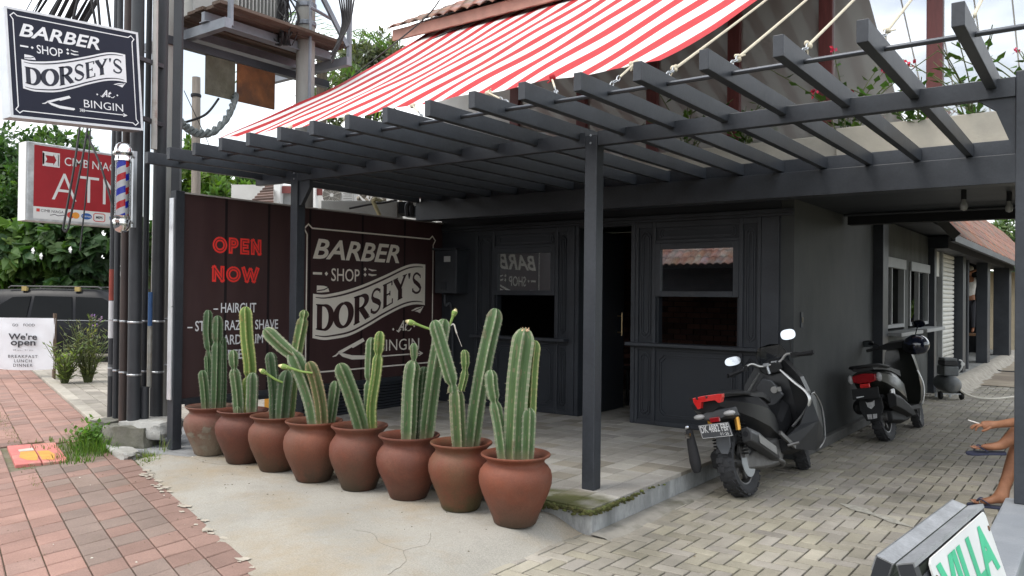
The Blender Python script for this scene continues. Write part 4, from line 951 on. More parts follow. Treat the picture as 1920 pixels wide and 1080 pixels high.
def wheel(par,name,c,r,wd,rr,turn=0,disc=0):
    c=Vector(c); Mz=Matrix.Rotation(turn,4,'Z'); M=Mz@RX; h=wd/2
    b=MB(); b.lathe([(rr,-h*.62),(rr+.02,-h*.8),(r*.86,-h),(r*.95,-h*.82),(r*.985,-h*.45),(r,0),(r*.985,h*.45),(r*.95,h*.82),(r*.86,h),(rr+.02,h*.8),(rr,h*.62)],c,48,M,cap=False)
    t=b.build(name,par and TYRE,par,smooth=True,local=True,angle=60)
    b=MB(); n=22
    for k in range(n):
        a=2*PI*k/n
        for s in(-1,1):
            R_=Matrix.Translation(c)@Mz@Matrix.Rotation(a+s*.07,4,'X')
            b.box(s*h*.06,-.020,r*.965,s*h*.62,.024,r*1.012,R_@Matrix.Rotation(s*.25,4,'Z')); b.box(s*h*.66,-.022,r*.905,s*h*.97,.022,r*.97,R_@Matrix.Rotation(s*.1,4,'Z'))
    b.build('tread',TYRE,t,local=True)
    b=MB(); b.lathe([(rr*1.01,-h*.6),(rr*.94,-h*.55),(rr*.92,0),(rr*.94,h*.55),(rr*1.01,h*.6)],c,36,M,cap=False); b.lathe([(0,-.05),(.045,-.05),(.05,0),(.045,.05),(0,.05)],c,16,M)
    for k in range(6):
        a=2*PI*k/6; d=Mz@Vector((0,math.cos(a),math.sin(a))); b.bar(c+d*.04,c+d*rr*.94,.03,.02,Mz@Vector((1,0,0)))
    b.build('rim',ALUM,par,local=True,smooth=True)
    if disc:
        b=MB(); b.lathe([(.055,h+.012),(.115,h+.012),(.115,h+.017),(.055,h+.017)],c,28,M); b.build('brake_disc',STEEL,par,local=True)
        b=MB(); p=c+Vector((h+.02,-.06,.085)); b.box(p.x-.02,p.y-.035,p.z-.04,p.x+.025,p.y+.035,p.z+.045); b.tube([p,p+Vector((.02,.03,.08)),p+Vector((.01,.14,.12))],.006,6); b.build('brake_caliper',ALUM,par,local=True,bevel=.006)
def mirror(par,base,head,face,sx,sz,name='mirror'):
    b=MB(); b.tube(cuberp([base,Vector(base).lerp(Vector(head),.55)+Vector((0,.02,.02)),head],6),.006,7)
    f=Vector(face).normalized(); u=f.cross(Vector((0,0,1))).normalized(); v=u.cross(f); M=Matrix(((u.x,v.x,f.x,head[0]),(u.y,v.y,f.y,head[1]),(u.z,v.z,f.z,head[2]),(0,0,0,1)))
    def outl(k): return [M@Vector((sx*k*math.copysign(abs(math.cos(a))**.75,math.cos(a)),sz*k*math.copysign(abs(math.sin(a))**.8,math.sin(a)),0)) for a in[2*PI*i/24 for i in range(24)]]
    n=f
    b.loft([[p-n*.035 for p in outl(.55)],[p-n*.018 for p in outl(.95)],[p for p in outl(1)],[p+n*.003 for p in outl(.97)]])
    o=b.build(name,BODYM,par,smooth=True,local=True,angle=50)
    b=MB(); b.add([p+n*.0042 for p in outl(.91)],[tuple(range(24))]); b.build('mirror_face',MIRR,o,local=True)
# ---------------------------------------------------------------- the near adventure scooter
t=thing('scooter','grey black adventure scooter with big red tail light and plate DK 4882 FBF','scooter',(-2.268,6.185,.0),None,(0,rad(-13),rad(-2.8)))
wheel(t,'rear_tyre',(0,0,.258),.258,.135,.168,0,1)
TR=rad(17)
wheel(t,'front_tyre',(.0,1.32,.268),.268,.115,.178,TR)
b=MB(); b.loft([ring(-.36,[(.05,.70),(.11,.73),(.125,.765),(.06,.79)]),ring(-.22,[(.08,.63),(.15,.68),(.165,.745),(.10,.785)]),ring(.02,[(.11,.54),(.19,.59),(.205,.70),(.14,.765)]),ring(.28,[(.11,.44),(.20,.49),(.205,.64),(.15,.735)]),ring(.50,[(.08,.36),(.165,.40),(.165,.56),(.11,.68)]),ring(.62,[(.05,.33),(.12,.36),(.13,.48),(.08,.58)])])
b.build('tail_body',BODY,t,smooth=True,local=True,angle=14)
b=MB(); b.loft([ring(-.33,[(.05,.785),(.10,.79),(.10,.81),(.05,.822)]),ring(-.15,[(.08,.78),(.135,.785),(.135,.815),(.07,.835)]),ring(.08,[(.09,.765),(.15,.77),(.15,.80),(.08,.822)]),ring(.18,[(.09,.745),(.15,.75),(.15,.775),(.08,.795)]),ring(.42,[(.08,.71),(.14,.72),(.14,.765),(.08,.785)]),ring(.64,[(.05,.65),(.10,.66),(.10,.70),(.05,.72)])])
b.build('seat',GOLDW,t,smooth=True,local=True,angle=35)
for s in(-1,1):
    b=MB(); b.tube(cuberp([(s*.155,.12,.775),(s*.165,-.12,.80),(s*.13,-.34,.815),(s*.03,-.40,.81)],6),.013,8); b.build('grab_rail',BODYM,t,smooth=True,local=True)
# tail light: wide bar with downswept ends
b=MB(); M=frame((0,-.372,.0),(1,0,0),(0,0,1))
M=frame((0,-.455,.0),(1,0,0),(0,0,1)); b.prism([(-.122,.778),(-.122,.745),(-.098,.690),(-.075,.692),(-.058,.738),(.058,.738),(.078,.715),(.10,.715),(.118,.752),(.122,.778),(.05,.783),(-.05,.783)],-.05,M); b.build('tail_light',REDL,t,local=True,bevel=.004)
b=MB(); b.loft([ring(-.40,[(.05,.60),(.09,.61),(.09,.645),(.05,.66)]),ring(-.25,[(.07,.58),(.12,.60),(.12,.66),(.06,.70)]),ring(-.05,[(.05,.56),(.08,.57),(.08,.62),(.05,.64)])]); b.build('rear_cowl',mat('worn_grey_plastic',(.06,.062,.066),.6,var=.2,scale=10),t,smooth=True,local=True,angle=30)
for s in(-1,1):
    b=MB(); b.ball((s*.125,-.395,.628),(.048,.03,.021),14,8); b.tube([(s*.06,-.37,.63),(s*.11,-.385,.63)],.01,6); b.build('turn_signal',CLRL,t,smooth=True,local=True)
b=MB(); b.box(-.035,-.418,.575,.045,-.402,.612); b.build('rear_reflector',REDD,t,local=True,bevel=.004)
Mp=frame((-.0,-.425,.515),(.985,-.17,.0),(.0,-.28,.96))
b=MB(); b.box(-.138,-.055,-.004,.138,.055,.004,Mp); pl=b.build('licence_plate',PLATE,t,local=True,bevel=.003)
b=MB(); Mn=Mp@Matrix.Translation((0,0,.0)); 
# the readable side looks backwards: text plane turned to face -y
Mt=frame(Mp@Vector((0,0,.005)),(.985,-.17,0),(0,-.28,.96))
words(b,Mt,'DK 4882 FBF',-.128,-.010,.128,.048,bold=.02,lift=.0012); words(b,Mt,'01·26',.035,-.042,.112,-.018,bold=.01,space=1.15,lift=.0012); stroke(b,Mt,[(-.134,-.051),(.134,-.051),(.134,.051),(-.134,.051)],.0035,.0012,closed=True)
b.build('plate_lettering',PLW,pl,local=True,fix=False)
b=MB(); b.prism([(-.06,.47),(-.065,.40),(-.03,.33),(.02,.325),(.05,.38),(.055,.47)],.012,frame((0,-.38,0),(1,0,0),(0,.15,1))); b.build('mud_flap',mat('grey_flap',(.075,.08,.088),.6,var=.15),t,local=True,bevel=.004)
# rear suspension, engine, exhaust
for s in(1,-1):
    b=MB(); x=s*.118; b.tube([(x,-.06,.60),(x,.0,.68)],.018,10); 
    for k in range(11):
        q=Vector((x,-.10+.085*k/11*.6,.33+.27*k/11)); b.lathe([(.018,0),(.03,.006),(.018,.013)],q,14,Matrix.Rotation(-.15,4,'X'))
    so=b.build('shock_spring',BODYM,t,smooth=True,local=True)
    b=MB(); b.tube([(x-.005*s,-.125,.52),(x-.005*s,-.115,.645)],.021,14); b.build('shock_reservoir',AMB,so,smooth=True,local=True)
    b=MB(); b.tube([(x-.005*s,-.115,.645),(x-.005*s,-.113,.675)],.022,14); b.build('shock_cap',SILV,so,smooth=True,local=True)
b=MB(); b.loft([[Vector((a[0],a[1]*1.0+.0,a[2])) for a in q] for q in(
 [(.125,-.13,.42),(.205,-.13,.43),(.215,-.13,.50),(.19,-.13,.54),(.13,-.13,.53)],[(.125,.05,.345),(.21,.05,.35),(.22,.05,.43),(.195,.05,.475),(.13,.05,.47)],[(.12,.33,.22),(.19,.33,.225),(.20,.33,.29),(.18,.33,.33),(.12,.33,.32)],[(.10,.46,.19),(.14,.46,.19),(.15,.46,.22),(.14,.46,.25),(.10,.46,.25)])])
mu=b.build('exhaust_muffler',GUN,t,smooth=False,local=True,bevel=.01)
b=MB(); b.add([(.221,-.02,.395),(.223,-.02,.465),(.206,.30,.325),(.204,.30,.26),(.216,-.02,.395),(.216,-.02,.465),(.20,.30,.325),(.198,.30,.26)],[(0,1,2,3),(4,7,6,5),(0,3,7,4),(1,5,6,2),(0,4,5,1),(3,2,6,7)]); b.build('heat_shield',mat('silver_shield',(.30,.30,.30),.32,metal=.5),mu,local=True)
b=MB(); b.lathe([(.0,-.004),(.022,-.004),(.022,.004),(0,.004)],(.165,-.134,.485),14,Matrix.Rotation(PI/2,4,'X')); b.build('exhaust_tip',DARKIN,mu,local=True)
b=MB(); b.tube(cuberp([(.12,.45,.22),(.13,.55,.17),(.08,.62,.14),(.0,.60,.16)],6),.02,10); b.build('exhaust_pipe',ALUM,t,smooth=True,local=True)
b=MB(); b.loft([ring(-.02,[(.05,.20),(.09,.21),(.09,.30),(.05,.31)]),ring(.25,[(.08,.16),(.125,.18),(.125,.36),(.07,.40)]),ring(.55,[(.10,.15),(.13,.17),(.13,.36),(.08,.42)]),ring(.72,[(.06,.18),(.08,.20),(.08,.32),(.05,.34)])]); b.build('engine',ALUM,t,local=True,bevel=.012)
b=MB(); b.loft([[Vector((x,y,z)) for x,z in((-.09,z0),(-.165,z0+.01),(-.17,z1-.03),(-.14,z1),(-.09,z1))] for y,z0,z1 in((-.13,.24,.38),(.05,.19,.42),(.35,.18,.40),(.46,.22,.34))]); b.build('belt_case',BODYM,t,local=True,bevel=.012)
b=MB(); b.loft([[Vector((-.235+dx,-.27,z)) for dx in(-.03,.0,.03)]+[Vector((-.205-dx,-.24,z)) for dx in(0,.03,.06)] for z in(.30,.42,.55)]); 
b=MB(); prof=[(.0,.235),(.025,.245),(.040,.28),(.044,.33),(.040,.42),(.032,.52),(.026,.58),(.0,.585)]
b.lathe([(r,z) for r,z in prof],(-.235,-.26,0),14); sp_=b.build('hanging_strap_bag',RUBBER,t,smooth=True,local=True,label='black strap bag hanging beside the plate')
b=MB(); b.box(-.258,-.302,.515,-.215,-.285,.55); b.ball((-.236,-.275,.60),(.022,.02,.018),10,6); b.build('buckle',CHROME,sp_,local=True)
# floor, belly and front body
b=MB(); b.loft([ring(.58,[(.10,.24),(.17,.26),(.19,.33),(.10,.36)]),ring(.80,[(.12,.20),(.21,.23),(.22,.31),(.11,.345)]),ring(1.0,[(.12,.20),(.20,.24),(.22,.36),(.12,.42)])]); b.build('floor_board',BODYM,t,local=True,smooth=True,angle=25)
b=MB(); b.loft([ring(.58,[(.06,.34),(.09,.36),(.09,.50),(.05,.56)]),ring(.80,[(.06,.34),(.10,.38),(.10,.48),(.06,.52)]),ring(1.0,[(.06,.40),(.11,.46),(.11,.60),(.06,.66)])]); b.build('centre_tunnel',BODY,t,local=True,smooth=True,angle=25)
b=MB(); sh=[]
for z,y,w_i,th in((.28,1.02,.22,.12),(.42,1.0,.285,.18),(.56,.99,.31,.24),(.70,1.0,.30,.28),(.83,1.02,.26,.26),(.93,1.05,.185,.20),(1.0,1.07,.13,.12)):
    sh.append([Vector((-w_i,y-.02,z)),Vector((-w_i*.5,y+.03,z)),Vector((0,y+.04,z)),Vector((w_i*.5,y+.03,z)),Vector((w_i,y-.02,z)),Vector((w_i*.96,y+.10,z)),Vector((w_i*.55,y+th+.05,z)),Vector((0,y+th+.09,z)),Vector((-w_i*.55,y+th+.05,z)),Vector((-w_i*.96,y+.10,z))])
b.loft(sh); fs=b.build('front_fairing',BODY,t,local=True,smooth=True,angle=12)
for s in(-1,1):
    b=MB(); b.tube(cuberp([(s*.10,1.0,.92),(s*.20,.985,.80),(s*.305,.965,.68),(s*.29,.955,.57),(s*.14,.90,.42)],6),[.014,.016,.018,.022,.024]+[.024]*8+[.022]*7+[.02]*5,6,sq=.5); b.build('fairing_trim',SILV,fs,local=True,smooth=True)
    b=MB(); rm=[(s*x,y,z) for x,y,z in((.20,.58,.37),(.21,.63,.26),(.27,.98,.19),(.275,1.18,.25),(.27,1.30,.50),(.29,1.20,.69),(.315,1.0,.66),(.25,.80,.44))]; b.add([(s*.335,1.02,.44),(s*.31,1.14,.36),(s*.15,1.0,.42)]+rm,[(0,3+(k_+4)%8,3+(k_+5)%8) for k_ in range(6)]+[(0,1,3+2),(0,3+4,1),(1,3+3,3+2),(1,3+4,3+3)]+[(2,3+(k_+1)%8,3+k_) for k_ in range(8)]); b.build('side_panel',BODYM if s<0 else mat('graphite_panel',(.022,.0235,.026),.4,var=.2),t,local=True)
    b=MB(); b.tube(cuberp([(s*.297,.98,.64),(s*.302,1.14,.67),(s*.297,1.27,.52),(s*.297,1.18,.28),(s*.297,1.0,.21)],6),.006,6); b.build('side_strip',SILV,t,local=True,smooth=True)
    b=MB(); b.tube([(s*.20,.55,.30),(s*.28,.60,.31)],.013,8); b.bar((s*.21,.42,.42),(s*.215,.66,.27),.02,.035); b.build('foot_peg',ALUM,t,local=True)
b=MB(); M=frame((0,.985,0),(1,0,0),(0,0,1)); b.prism([(-.14,.80),(-.10,.62),(-.02,.60),(.10,.70),(.02,.84),(-.06,.87)],.03,M); b.build('inner_panel',GUN,fs,local=True,bevel=.01)
b=MB(); b.lathe([(.016,0),(.03,0),(.03,.02),(.016,.02)],(.03,.955,.755),18,Matrix.Rotation(PI/2,4,'X')); b.build('key_switch',SILV,fs,local=True)
b=MB(); b.box(.06,.94,.735,.09,.955,.775); b.build('storage_latch',SILV,fs,local=True)
b=MB(); sc=[(-.14,.97),(-.15,1.06),(-.11,1.145),(0,1.165),(.11,1.145),(.15,1.06),(.14,.97)]
vs=[Vector((x,1.20+.0*x-2.2*x*x*.9+(-.35)*(z-.97),z)) for x,z in sc]+[Vector((x,1.206-2.2*x*x*.9+(-.35)*(z-.97),z)) for x,z in sc]
b.add(vs,[(0,1,2,3,4,5,6),tuple(range(7,14))[::-1]]+[(i,(i+1)%7,7+(i+1)%7,7+i) for i in range(7)]); b.build('windscreen',SCRN,t,local=True)
b=MB(); b.loft([ring(1.04,[(.06,.90),(.10,.93),(.10,.97),(.05,1.0)]),ring(1.14,[(.06,.90),(.11,.94),(.10,1.0),(.05,1.03)])]); b.build('dashboard',BODYM,t,local=True,bevel=.008)
b=MB(); b.loft([ring(1.12,[(.04,.44),(.06,.46),(.065,.52),(.03,.545)]),ring(1.32,[(.045,.52),(.065,.53),(.065,.56),(.03,.575)]),ring(1.52,[(.04,.45),(.06,.46),(.065,.50),(.03,.53)])]); b.build('front_mudguard',BODYM,t,local=True,smooth=True)
HB=Matrix.Translation((0,1.06,.0))@Matrix.Rotation(TR,4,'Z')@Matrix.Translation((0,0,.99))@Matrix.Rotation(rad(-6),4,'Y')@Matrix.Translation((0,-1.06,-.99))
H=lambda p:HB@Vector(p)
b=MB(); b.tube([H(p) for p in cuberp([(-.25,1.0,1.005),(-.16,1.03,1.03),(-.09,1.05,.985),(0,1.05,.98),(.09,1.05,.985),(.16,1.03,1.03),(.25,1.0,1.005)],4)],.0125,10); hb=b.build('handlebar',SILV,t,smooth=True,local=True)
b=MB(); 
for s in(-1,1): b.tube([H((s*.035,1.05,.90)),H((s*.035,1.05,.985))],.016,8); b.box(*[min(a,c) for a,c in zip(H((s*.035,1.05,.985))-Vector((.025,.02,.012)),(9,9,9))],*(H((s*.035,1.05,.985))+Vector((.025,.02,.018))))
b.build('riser',STEEL,hb,local=True,bevel=.003)
for s in(-1,1):
    b=MB(); b.tube([H((s*.235,1.005,1.006)),H((s*.26,.995,1.0))],.021,10); b.tube([H((s*.26,.995,1.0)),H((s*.375,.955,.985))],.0165,12); b.lathe([(0,0),(.02,0),(.02,.012),(0,.012)],H((s*.378,.954,.985)),10,Matrix.Rotation(s*PI/2,4,'Y')); b.build('grip',RUBBER,hb,smooth=True,local=True)
    b=MB(); b.tube([H((s*.22,1.05,1.0)),H((s*.25,1.07,.99)),H((s*.37,1.03,.965))],.007,6); b.box(*(H((s*.225,1.02,1.0))-Vector((.03,.025,.02))),*(H((s*.225,1.02,1.0))+Vector((.03,.025,.03)))); b.build('brake_lever',BODYM,hb,local=True,smooth=True)
mirror(hb,H((-.20,1.04,1.02)),H((-.315,1.08,1.10)),(.12,-.92,.30),.082,.046); mirror(hb,H((.20,1.04,1.02)),H((.225,1.04,1.195)),(.30,-.93,.12),.070,.052)
b=MB(); b.tube([(-.12,.45,.25),(-.30,.38,.0)],.012,8); b.build('side_stand',BODYM,t,local=True)
for s in(-1,1):
    b=MB(); b.tube([H((s*.075,1.12,.60)),H((s*.075,1.305,.268))],.02,10); b.build('fork_leg',BODYM,t,local=True,smooth=True)

for o in t.children:
    if o.name.split('.')[0] in('tail_light','rear_cowl','turn_signal','rear_reflector','licence_plate','mud_flap'): o.location=(.045,.05,.04)
# ---------------------------------------------------------------- the farther scooter by the kiosk
t=thing('scooter','all black scooter with dark red tail lamp parked by the kiosk windows','scooter',(-1.925,9.60,0),None,(0,rad(-11),rad(-4.5)))
wheel(t,'rear_tyre',(0,0,.265),.265,.12,.175,0); wheel(t,'front_tyre',(0,1.28,.265),.265,.10,.18,rad(8))
OLIV=mat('dark_olive_gloss',(.011,.012,.010),.34,coat=.15,spec=.4,var=.15)
b=MB(); b.loft([ring(-.34,[(.05,.66),(.12,.69),(.13,.76),(.07,.79)]),ring(-.18,[(.08,.58),(.17,.63),(.19,.73),(.11,.78)]),ring(.08,[(.10,.46),(.20,.52),(.21,.66),(.13,.75)]),ring(.34,[(.09,.36),(.19,.42),(.19,.58),(.12,.70)]),ring(.56,[(.06,.32),(.13,.36),(.13,.46),(.08,.56)])]); b.build('tail_body',OLIV,t,smooth=True,local=True,angle=40)
b=MB(); b.loft([ring(-.36,[(.05,.79),(.11,.80),(.11,.82),(.05,.835)]),ring(-.10,[(.08,.77),(.145,.78),(.145,.82),(.08,.845)]),ring(.12,[(.08,.74),(.14,.75),(.14,.79),(.08,.81)]),ring(.56,[(.06,.64),(.11,.66),(.11,.73),(.06,.75)])]); b.build('seat',GOLDW,t,smooth=True,local=True)
b=MB(); b.tube(cuberp([(-.16,.0,.80),(-.15,-.30,.84),(0,-.40,.845),(.15,-.30,.84),(.16,.0,.80)],8),.016,8); b.build('grab_rail',BODYM,t,smooth=True,local=True)
b=MB(); b.loft([ring(-.385,[(.06,.665),(.12,.68),(.125,.745),(.05,.765)]),ring(-.33,[(.06,.66),(.125,.68),(.13,.75),(.05,.77)])]); b.build('tail_light',REDD,t,local=True,bevel=.01)
b=MB(); b.box(-.05,-.40,.615,.05,-.37,.66); b.build('rear_reflector',REDL,t,local=True,bevel=.004)
for s in(-1,1):
    b=MB(); b.ball((s*.15,-.355,.715),(.03,.025,.05),12,8); b.build('turn_signal',CLRL,t,smooth=True,local=True)
b=MB(); b.box(-.14,-.425,.50,.14,-.415,.615); pl=b.build('licence_plate',BODYM,t,local=True,bevel=.003)
b=MB(); mq=frame((0,-.4262,.0),(1,0,0),(0,0,1)); poly(b,mq,[(-.10,.515),(-.02,.525),(-.02,.532),(-.10,.53)]); b.build('plate_scrape',PLW,pl,local=True,fix=False)
b=MB(); b.prism([(-.12,.50),(-.125,.38),(-.07,.26),(.07,.26),(.125,.38),(.12,.50)],.014,frame((0,-.36,0),(1,0,0),(0,.12,1))); mf=b.build('mud_flap',BODYM,t,local=True,bevel=.006)
b=MB(); mq=frame((0,-.3745,0),(1,0,0),(0,.12,1)); poly(b,mq,[(-.05,.47),(-.035,.455),(.02,.46),(.045,.475),(.04,.42),(.0,.385),(-.035,.41)],.0005); poly(b,mq,[(-.055,.33),(-.005,.33),(-.005,.28),(-.05,.28)],.0005); poly(b,mq,[(.005,.33),(.05,.33),(.045,.285),(.005,.28)],.0005); b.build('sticker',mat('worn_white_sticker',(.45,.45,.45),.6,var=.3,scale=40),mf,local=True,fix=False)
b=MB(); b.loft([[Vector((x,y,z)) for x,z in((.12,z0),(.20,z0+.02),(.215,z1-.04),(.19,z1),(.12,z1))] for y,z0,z1 in((-.12,.36,.52),(.10,.30,.47),(.40,.20,.34),(.5,.2,.26))]); b.build('exhaust_muffler',BODYM,t,local=True,bevel=.014)
b=MB(); b.loft([ring(0,[(.05,.2),(.1,.22),(.1,.32),(.05,.33)]),ring(.3,[(.08,.15),(.14,.18),(.14,.36),(.07,.4)]),ring(.65,[(.08,.16),(.12,.2),(.12,.33),(.07,.36)])]); b.build('engine',BODYM,t,local=True,bevel=.012)
b=MB(); b.ball((-.19,-.12,.40),(.06,.12,.085),14,10); b.build('air_cleaner',BODYM,t,smooth=True,local=True)
b=MB(); b.tube([(.155,-.06,.36),(.15,.0,.62)],.03,10); b.build('shock_spring',SILV,t,smooth=True,local=True)
b=MB(); sh=[]
for z,y,w_i,th in((.28,.80,.16,.25),(.36,.85,.20,.3),(.50,.92,.21,.2),(.66,.96,.20,.20),(.82,1.0,.17,.2),(.95,1.02,.14,.16),(1.03,1.04,.09,.10)):
    sh.append([Vector((-w_i,y-.02,z)),Vector((0,y+.04,z)),Vector((w_i,y-.02,z)),Vector((w_i*.96,y+.10,z)),Vector((w_i*.5,y+th+.03,z)),Vector((0,y+th+.06,z)),Vector((-w_i*.5,y+th+.03,z)),Vector((-w_i*.96,y+.10,z))])
b.loft(sh); b.build('front_body',OLIV,t,local=True,smooth=True,angle=40)
b=MB(); b.loft([ring(.50,[(.10,.26),(.17,.28),(.17,.32),(.10,.33)]),ring(.90,[(.10,.24),(.18,.26),(.18,.31),(.10,.32)])]); b.build('floor_board',BODYM,t,local=True)
b=MB(); b.tube(cuberp([(.2,.93,.70),(.225,.97,.55),(.22,.95,.42),(.20,.85,.30)],6),.014,6,sq=.5); b.build('body_trim',SILV,t,local=True,smooth=True)
b=MB(); b.loft([ring(.96,[(.10,.98),(.20,1.0),(.20,1.03),(.10,1.06)]),ring(1.12,[(.08,.98),(.14,1.0),(.14,1.05),(.06,1.08)])]); hb=b.build('handlebar_cowl',BODYM,t,smooth=True,local=True)
for s in(-1,1):
    b=MB(); b.tube([(s*.19,1.0,1.015),(s*.34,.95,1.0)],.018,10); b.build('grip',RUBBER,hb,smooth=True,local=True)
mirror(hb,(-.20,1.03,1.04),(-.335,1.0,1.085),(-.05,-.8,-.5),.085,.042); mirror(hb,(.20,1.03,1.04),(.29,1.02,1.235),(-.15,-.8,-.5),.075,.05)
# helmet hung on the right grip
t=thing('helmet','glossy dark blue helmet with black visor hung on the scooter handlebar','helmet',(-1.80,10.50,1.02),None,(rad(8),rad(18),rad(-70)))
b=MB(); b.ball((0,0,0),(.125,.145,.13),24,16); b.v=[(x,y,max(z,-.085)) for x,y,z in b.v]; b.build('shell',mat('navy_gloss',(.012,.016,.035),.12,coat=.8,spec=.6),t,smooth=True,local=True)
b=MB(); vs=[];n=14
for j in range(6):
    for i in range(n+1):
        a=rad(200+140*i/n); ph=rad(-28+50*j/5); vs.append((.131*math.cos(ph)*math.cos(a),.152*math.cos(ph)*math.sin(a),.134*math.sin(ph)))
b.add(vs,[(j*(n+1)+i,j*(n+1)+i+1,(j+1)*(n+1)+i+1,(j+1)*(n+1)+i) for j in range(5) for i in range(n)]); b.build('visor',mat('black_visor',(.008,.008,.01),.06,coat=.6),t,smooth=True,local=True)
# ================================================================ row of small buildings along the drive
def sight(px,py,d):
    """point d metres in front of the viewpoint along the view axis"""
    a=(px-960)/1506.5;b=(540-py)/1506.5
    return Vector([CF[i]*d+CR[i]*a*d+CU[i]*b*d for i in range(3)])+Vector((0,0,1.55))
KX=-2.4
STAIN=mat('stained_concrete_wall',(.10,.105,.10),.85,var=.25,scale=2,bump=.3,bscale=20,col2=(.045,.048,.046),c2pos=(.42,.62),stretch=(1,1,.5))
GREYF=mat('light_grey_frame',(.30,.31,.31),.6,var=.1)
k=thing('kiosk','grey concrete kiosk with two serving windows and narrow shelves','kiosk',(KX,13,0))
b=MB(); b.box(KX-.2,11.15,0,KX+.10,11.46,2.56); b.build('corner_post',BLK,k,bevel=.006)
b=MB(); b.box(KX-.2,15.02,0,KX+.10,15.22,2.56); b.build('corner_post',BLK,k,bevel=.006)
b=MB(); b.box(KX-.15,11.46,0,KX,15.02,1.12); b.box(KX-.15,11.46,2.06,KX,15.02,2.62); b.box(KX-.15,13.02,1.12,KX,13.34,2.06); b.build('front_wall',STAIN,k)
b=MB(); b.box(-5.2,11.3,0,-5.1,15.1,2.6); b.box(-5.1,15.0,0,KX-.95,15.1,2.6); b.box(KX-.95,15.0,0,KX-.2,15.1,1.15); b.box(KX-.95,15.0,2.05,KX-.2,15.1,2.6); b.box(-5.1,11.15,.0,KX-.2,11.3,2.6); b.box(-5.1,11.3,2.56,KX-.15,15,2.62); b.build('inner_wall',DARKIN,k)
b=MB(); b.box(-5.3,10.9,2.64,-1.95,15.35,2.76); b.build('flat_roof',BLK2,k)
for y0,y1 in((11.50,12.98),(13.38,14.98)):
    b=MB(); b.box(KX-.02,y0,2.0,KX+.04,y1,2.14); b.build('lintel',GREYF,k,bevel=.004)
    b=MB(); b.box(KX-.06,y0,1.16,KX+.02,y0+.06,2.0); b.box(KX-.06,y1-.06,1.16,KX+.02,y1,2.0); b.box(KX-.06,y0+.06,1.16,KX+.02,y1-.06,1.21); 
    m_=y0+.62 if y0<12 else y1-.85; b.box(KX-.055,m_,1.21,KX+.012,m_+.05,2.0); wo=b.build('window',GREYF,k)
    b=MB(); a_=(y0+.06,m_) if y0<12 else (m_+.05,y1-.06); b.box(KX-.03,a_[0],1.21,KX-.02,a_[1],2.0); b.build('pane',glassmat('kiosk_glass',(.75,.8,.75),.16),wo)
    b=MB(); b.box(KX,y0-.02,1.07,KX+.26,y1+.05,1.12); b.build('shelf',GREYF,k,bevel=.004)
# shuttered unit and dark columns under the tiled roof
r=thing('row_house','long low building with dark columns and old red tiled roof','building',(KX,22,.15))
b=MB(); b.box(-6.5,15.22,0,-2.12,27,.145); b.build('raised_floor',CONC,r,bevel=.02)
b=MB(); 
for i in range(60):
    pass
vs=[]
for i in range(121):
    y=15.23+i*.1; k_=.07*noise.noise((y*1.7,0,0))+.03*noise.noise((y*6,4,0)); vs+=[(-2.2,y,.150),(-2.06+k_*.5,y,.149+k_*.08),(-1.98+k_,y,.10+k_*.25),(-1.92+k_*1.3,y,.03),(-1.78+k_*1.5,y,-.012)]
b.add(vs,[(5*i+j,5*i+5+j,5*i+6+j,5*i+1+j) for i in range(120) for j in range(4)])
b.build('broken_step',mat('rough_mortar',(.36,.33,.28),.95,var=.25,scale=8,bump=.8),r,smooth=True)
SHUT=mat('white_roller_slats',(.62,.62,.58),.55,var=.08,scale=3,grad=((.35,.34,.30),.1,1.1,5))
b=MB()
for i in range(30):
    z=.1+i*.083; h=.083
    b.loft([[Vector((KX-.02,y,z)),Vector((KX+.012,y,z+.012)),Vector((KX+.018,y,z+h*.5)),Vector((KX+.012,y,z+h-.012)),Vector((KX-.02,y,z+h))] for y in(16.26,17.8)])
b.build('roller_shutter',SHUT,r)
b=MB(); b.box(KX-.04,16.17,.02,KX+.05,16.25,2.6); b.build('shutter_guide',GREYF,r)
b=MB(); b.box(KX-.05,15.24,1.98,KX,16.16,2.6); b.build('upper_panel',SHUT,r)
b=MB(); b.box(KX-.10,15.24,.15,KX-.02,16.16,1.18); b.build('low_wall',STAIN,r)
for x0,x1,y0,y1 in((-2.42,-2.24,17.9,18.3),(-2.37,-2.14,21.0,21.5),(-2.36,-2.0,24.4,24.95)):
    b=MB(); b.box(x0,y0,.145,x1,y1,2.42); b.build('column',BLK,r,bevel=.01)
b=MB(); b.tube([(-2.30,19.0,.145),(-2.30,19.0,2.4)],.03,8); b.build('iron_pipe',BLK,r)
b=MB(); b.box(-2.5,15.0,2.42,-2.1,27,2.62); b.build('eave_beam',BLK2,r)
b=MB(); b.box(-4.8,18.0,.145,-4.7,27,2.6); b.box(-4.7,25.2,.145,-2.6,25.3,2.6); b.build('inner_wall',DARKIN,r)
b=MB(); tiled(b,0,23,(0,0),(.648,.762),6,.24,.36); 
b.v=[(-1.68-(y+.0),12.35+x,2.44+z) for x,y,z in b.v]; b.build('tile_roof',mat('old_red_tiles',(.25,.10,.062),.85,var=.35,scale=4,bump=.4,col2=(.16,.13,.11),c2pos=(.4,.62),tone=True),r,fix=False)
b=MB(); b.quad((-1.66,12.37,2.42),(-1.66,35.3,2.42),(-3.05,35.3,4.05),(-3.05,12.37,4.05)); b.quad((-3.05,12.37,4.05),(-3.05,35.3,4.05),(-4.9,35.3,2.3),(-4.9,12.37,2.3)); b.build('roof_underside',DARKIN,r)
b=MB(); b.box(-1.70,12.35,2.36,-1.64,35.3,2.455); b.build('eave_board',BLK2,r)
b=MB(); b.bar((-1.62,12.33,2.42),(-3.05,12.33,4.10),.04,.12); b.build('verge_board',STAIN,r)
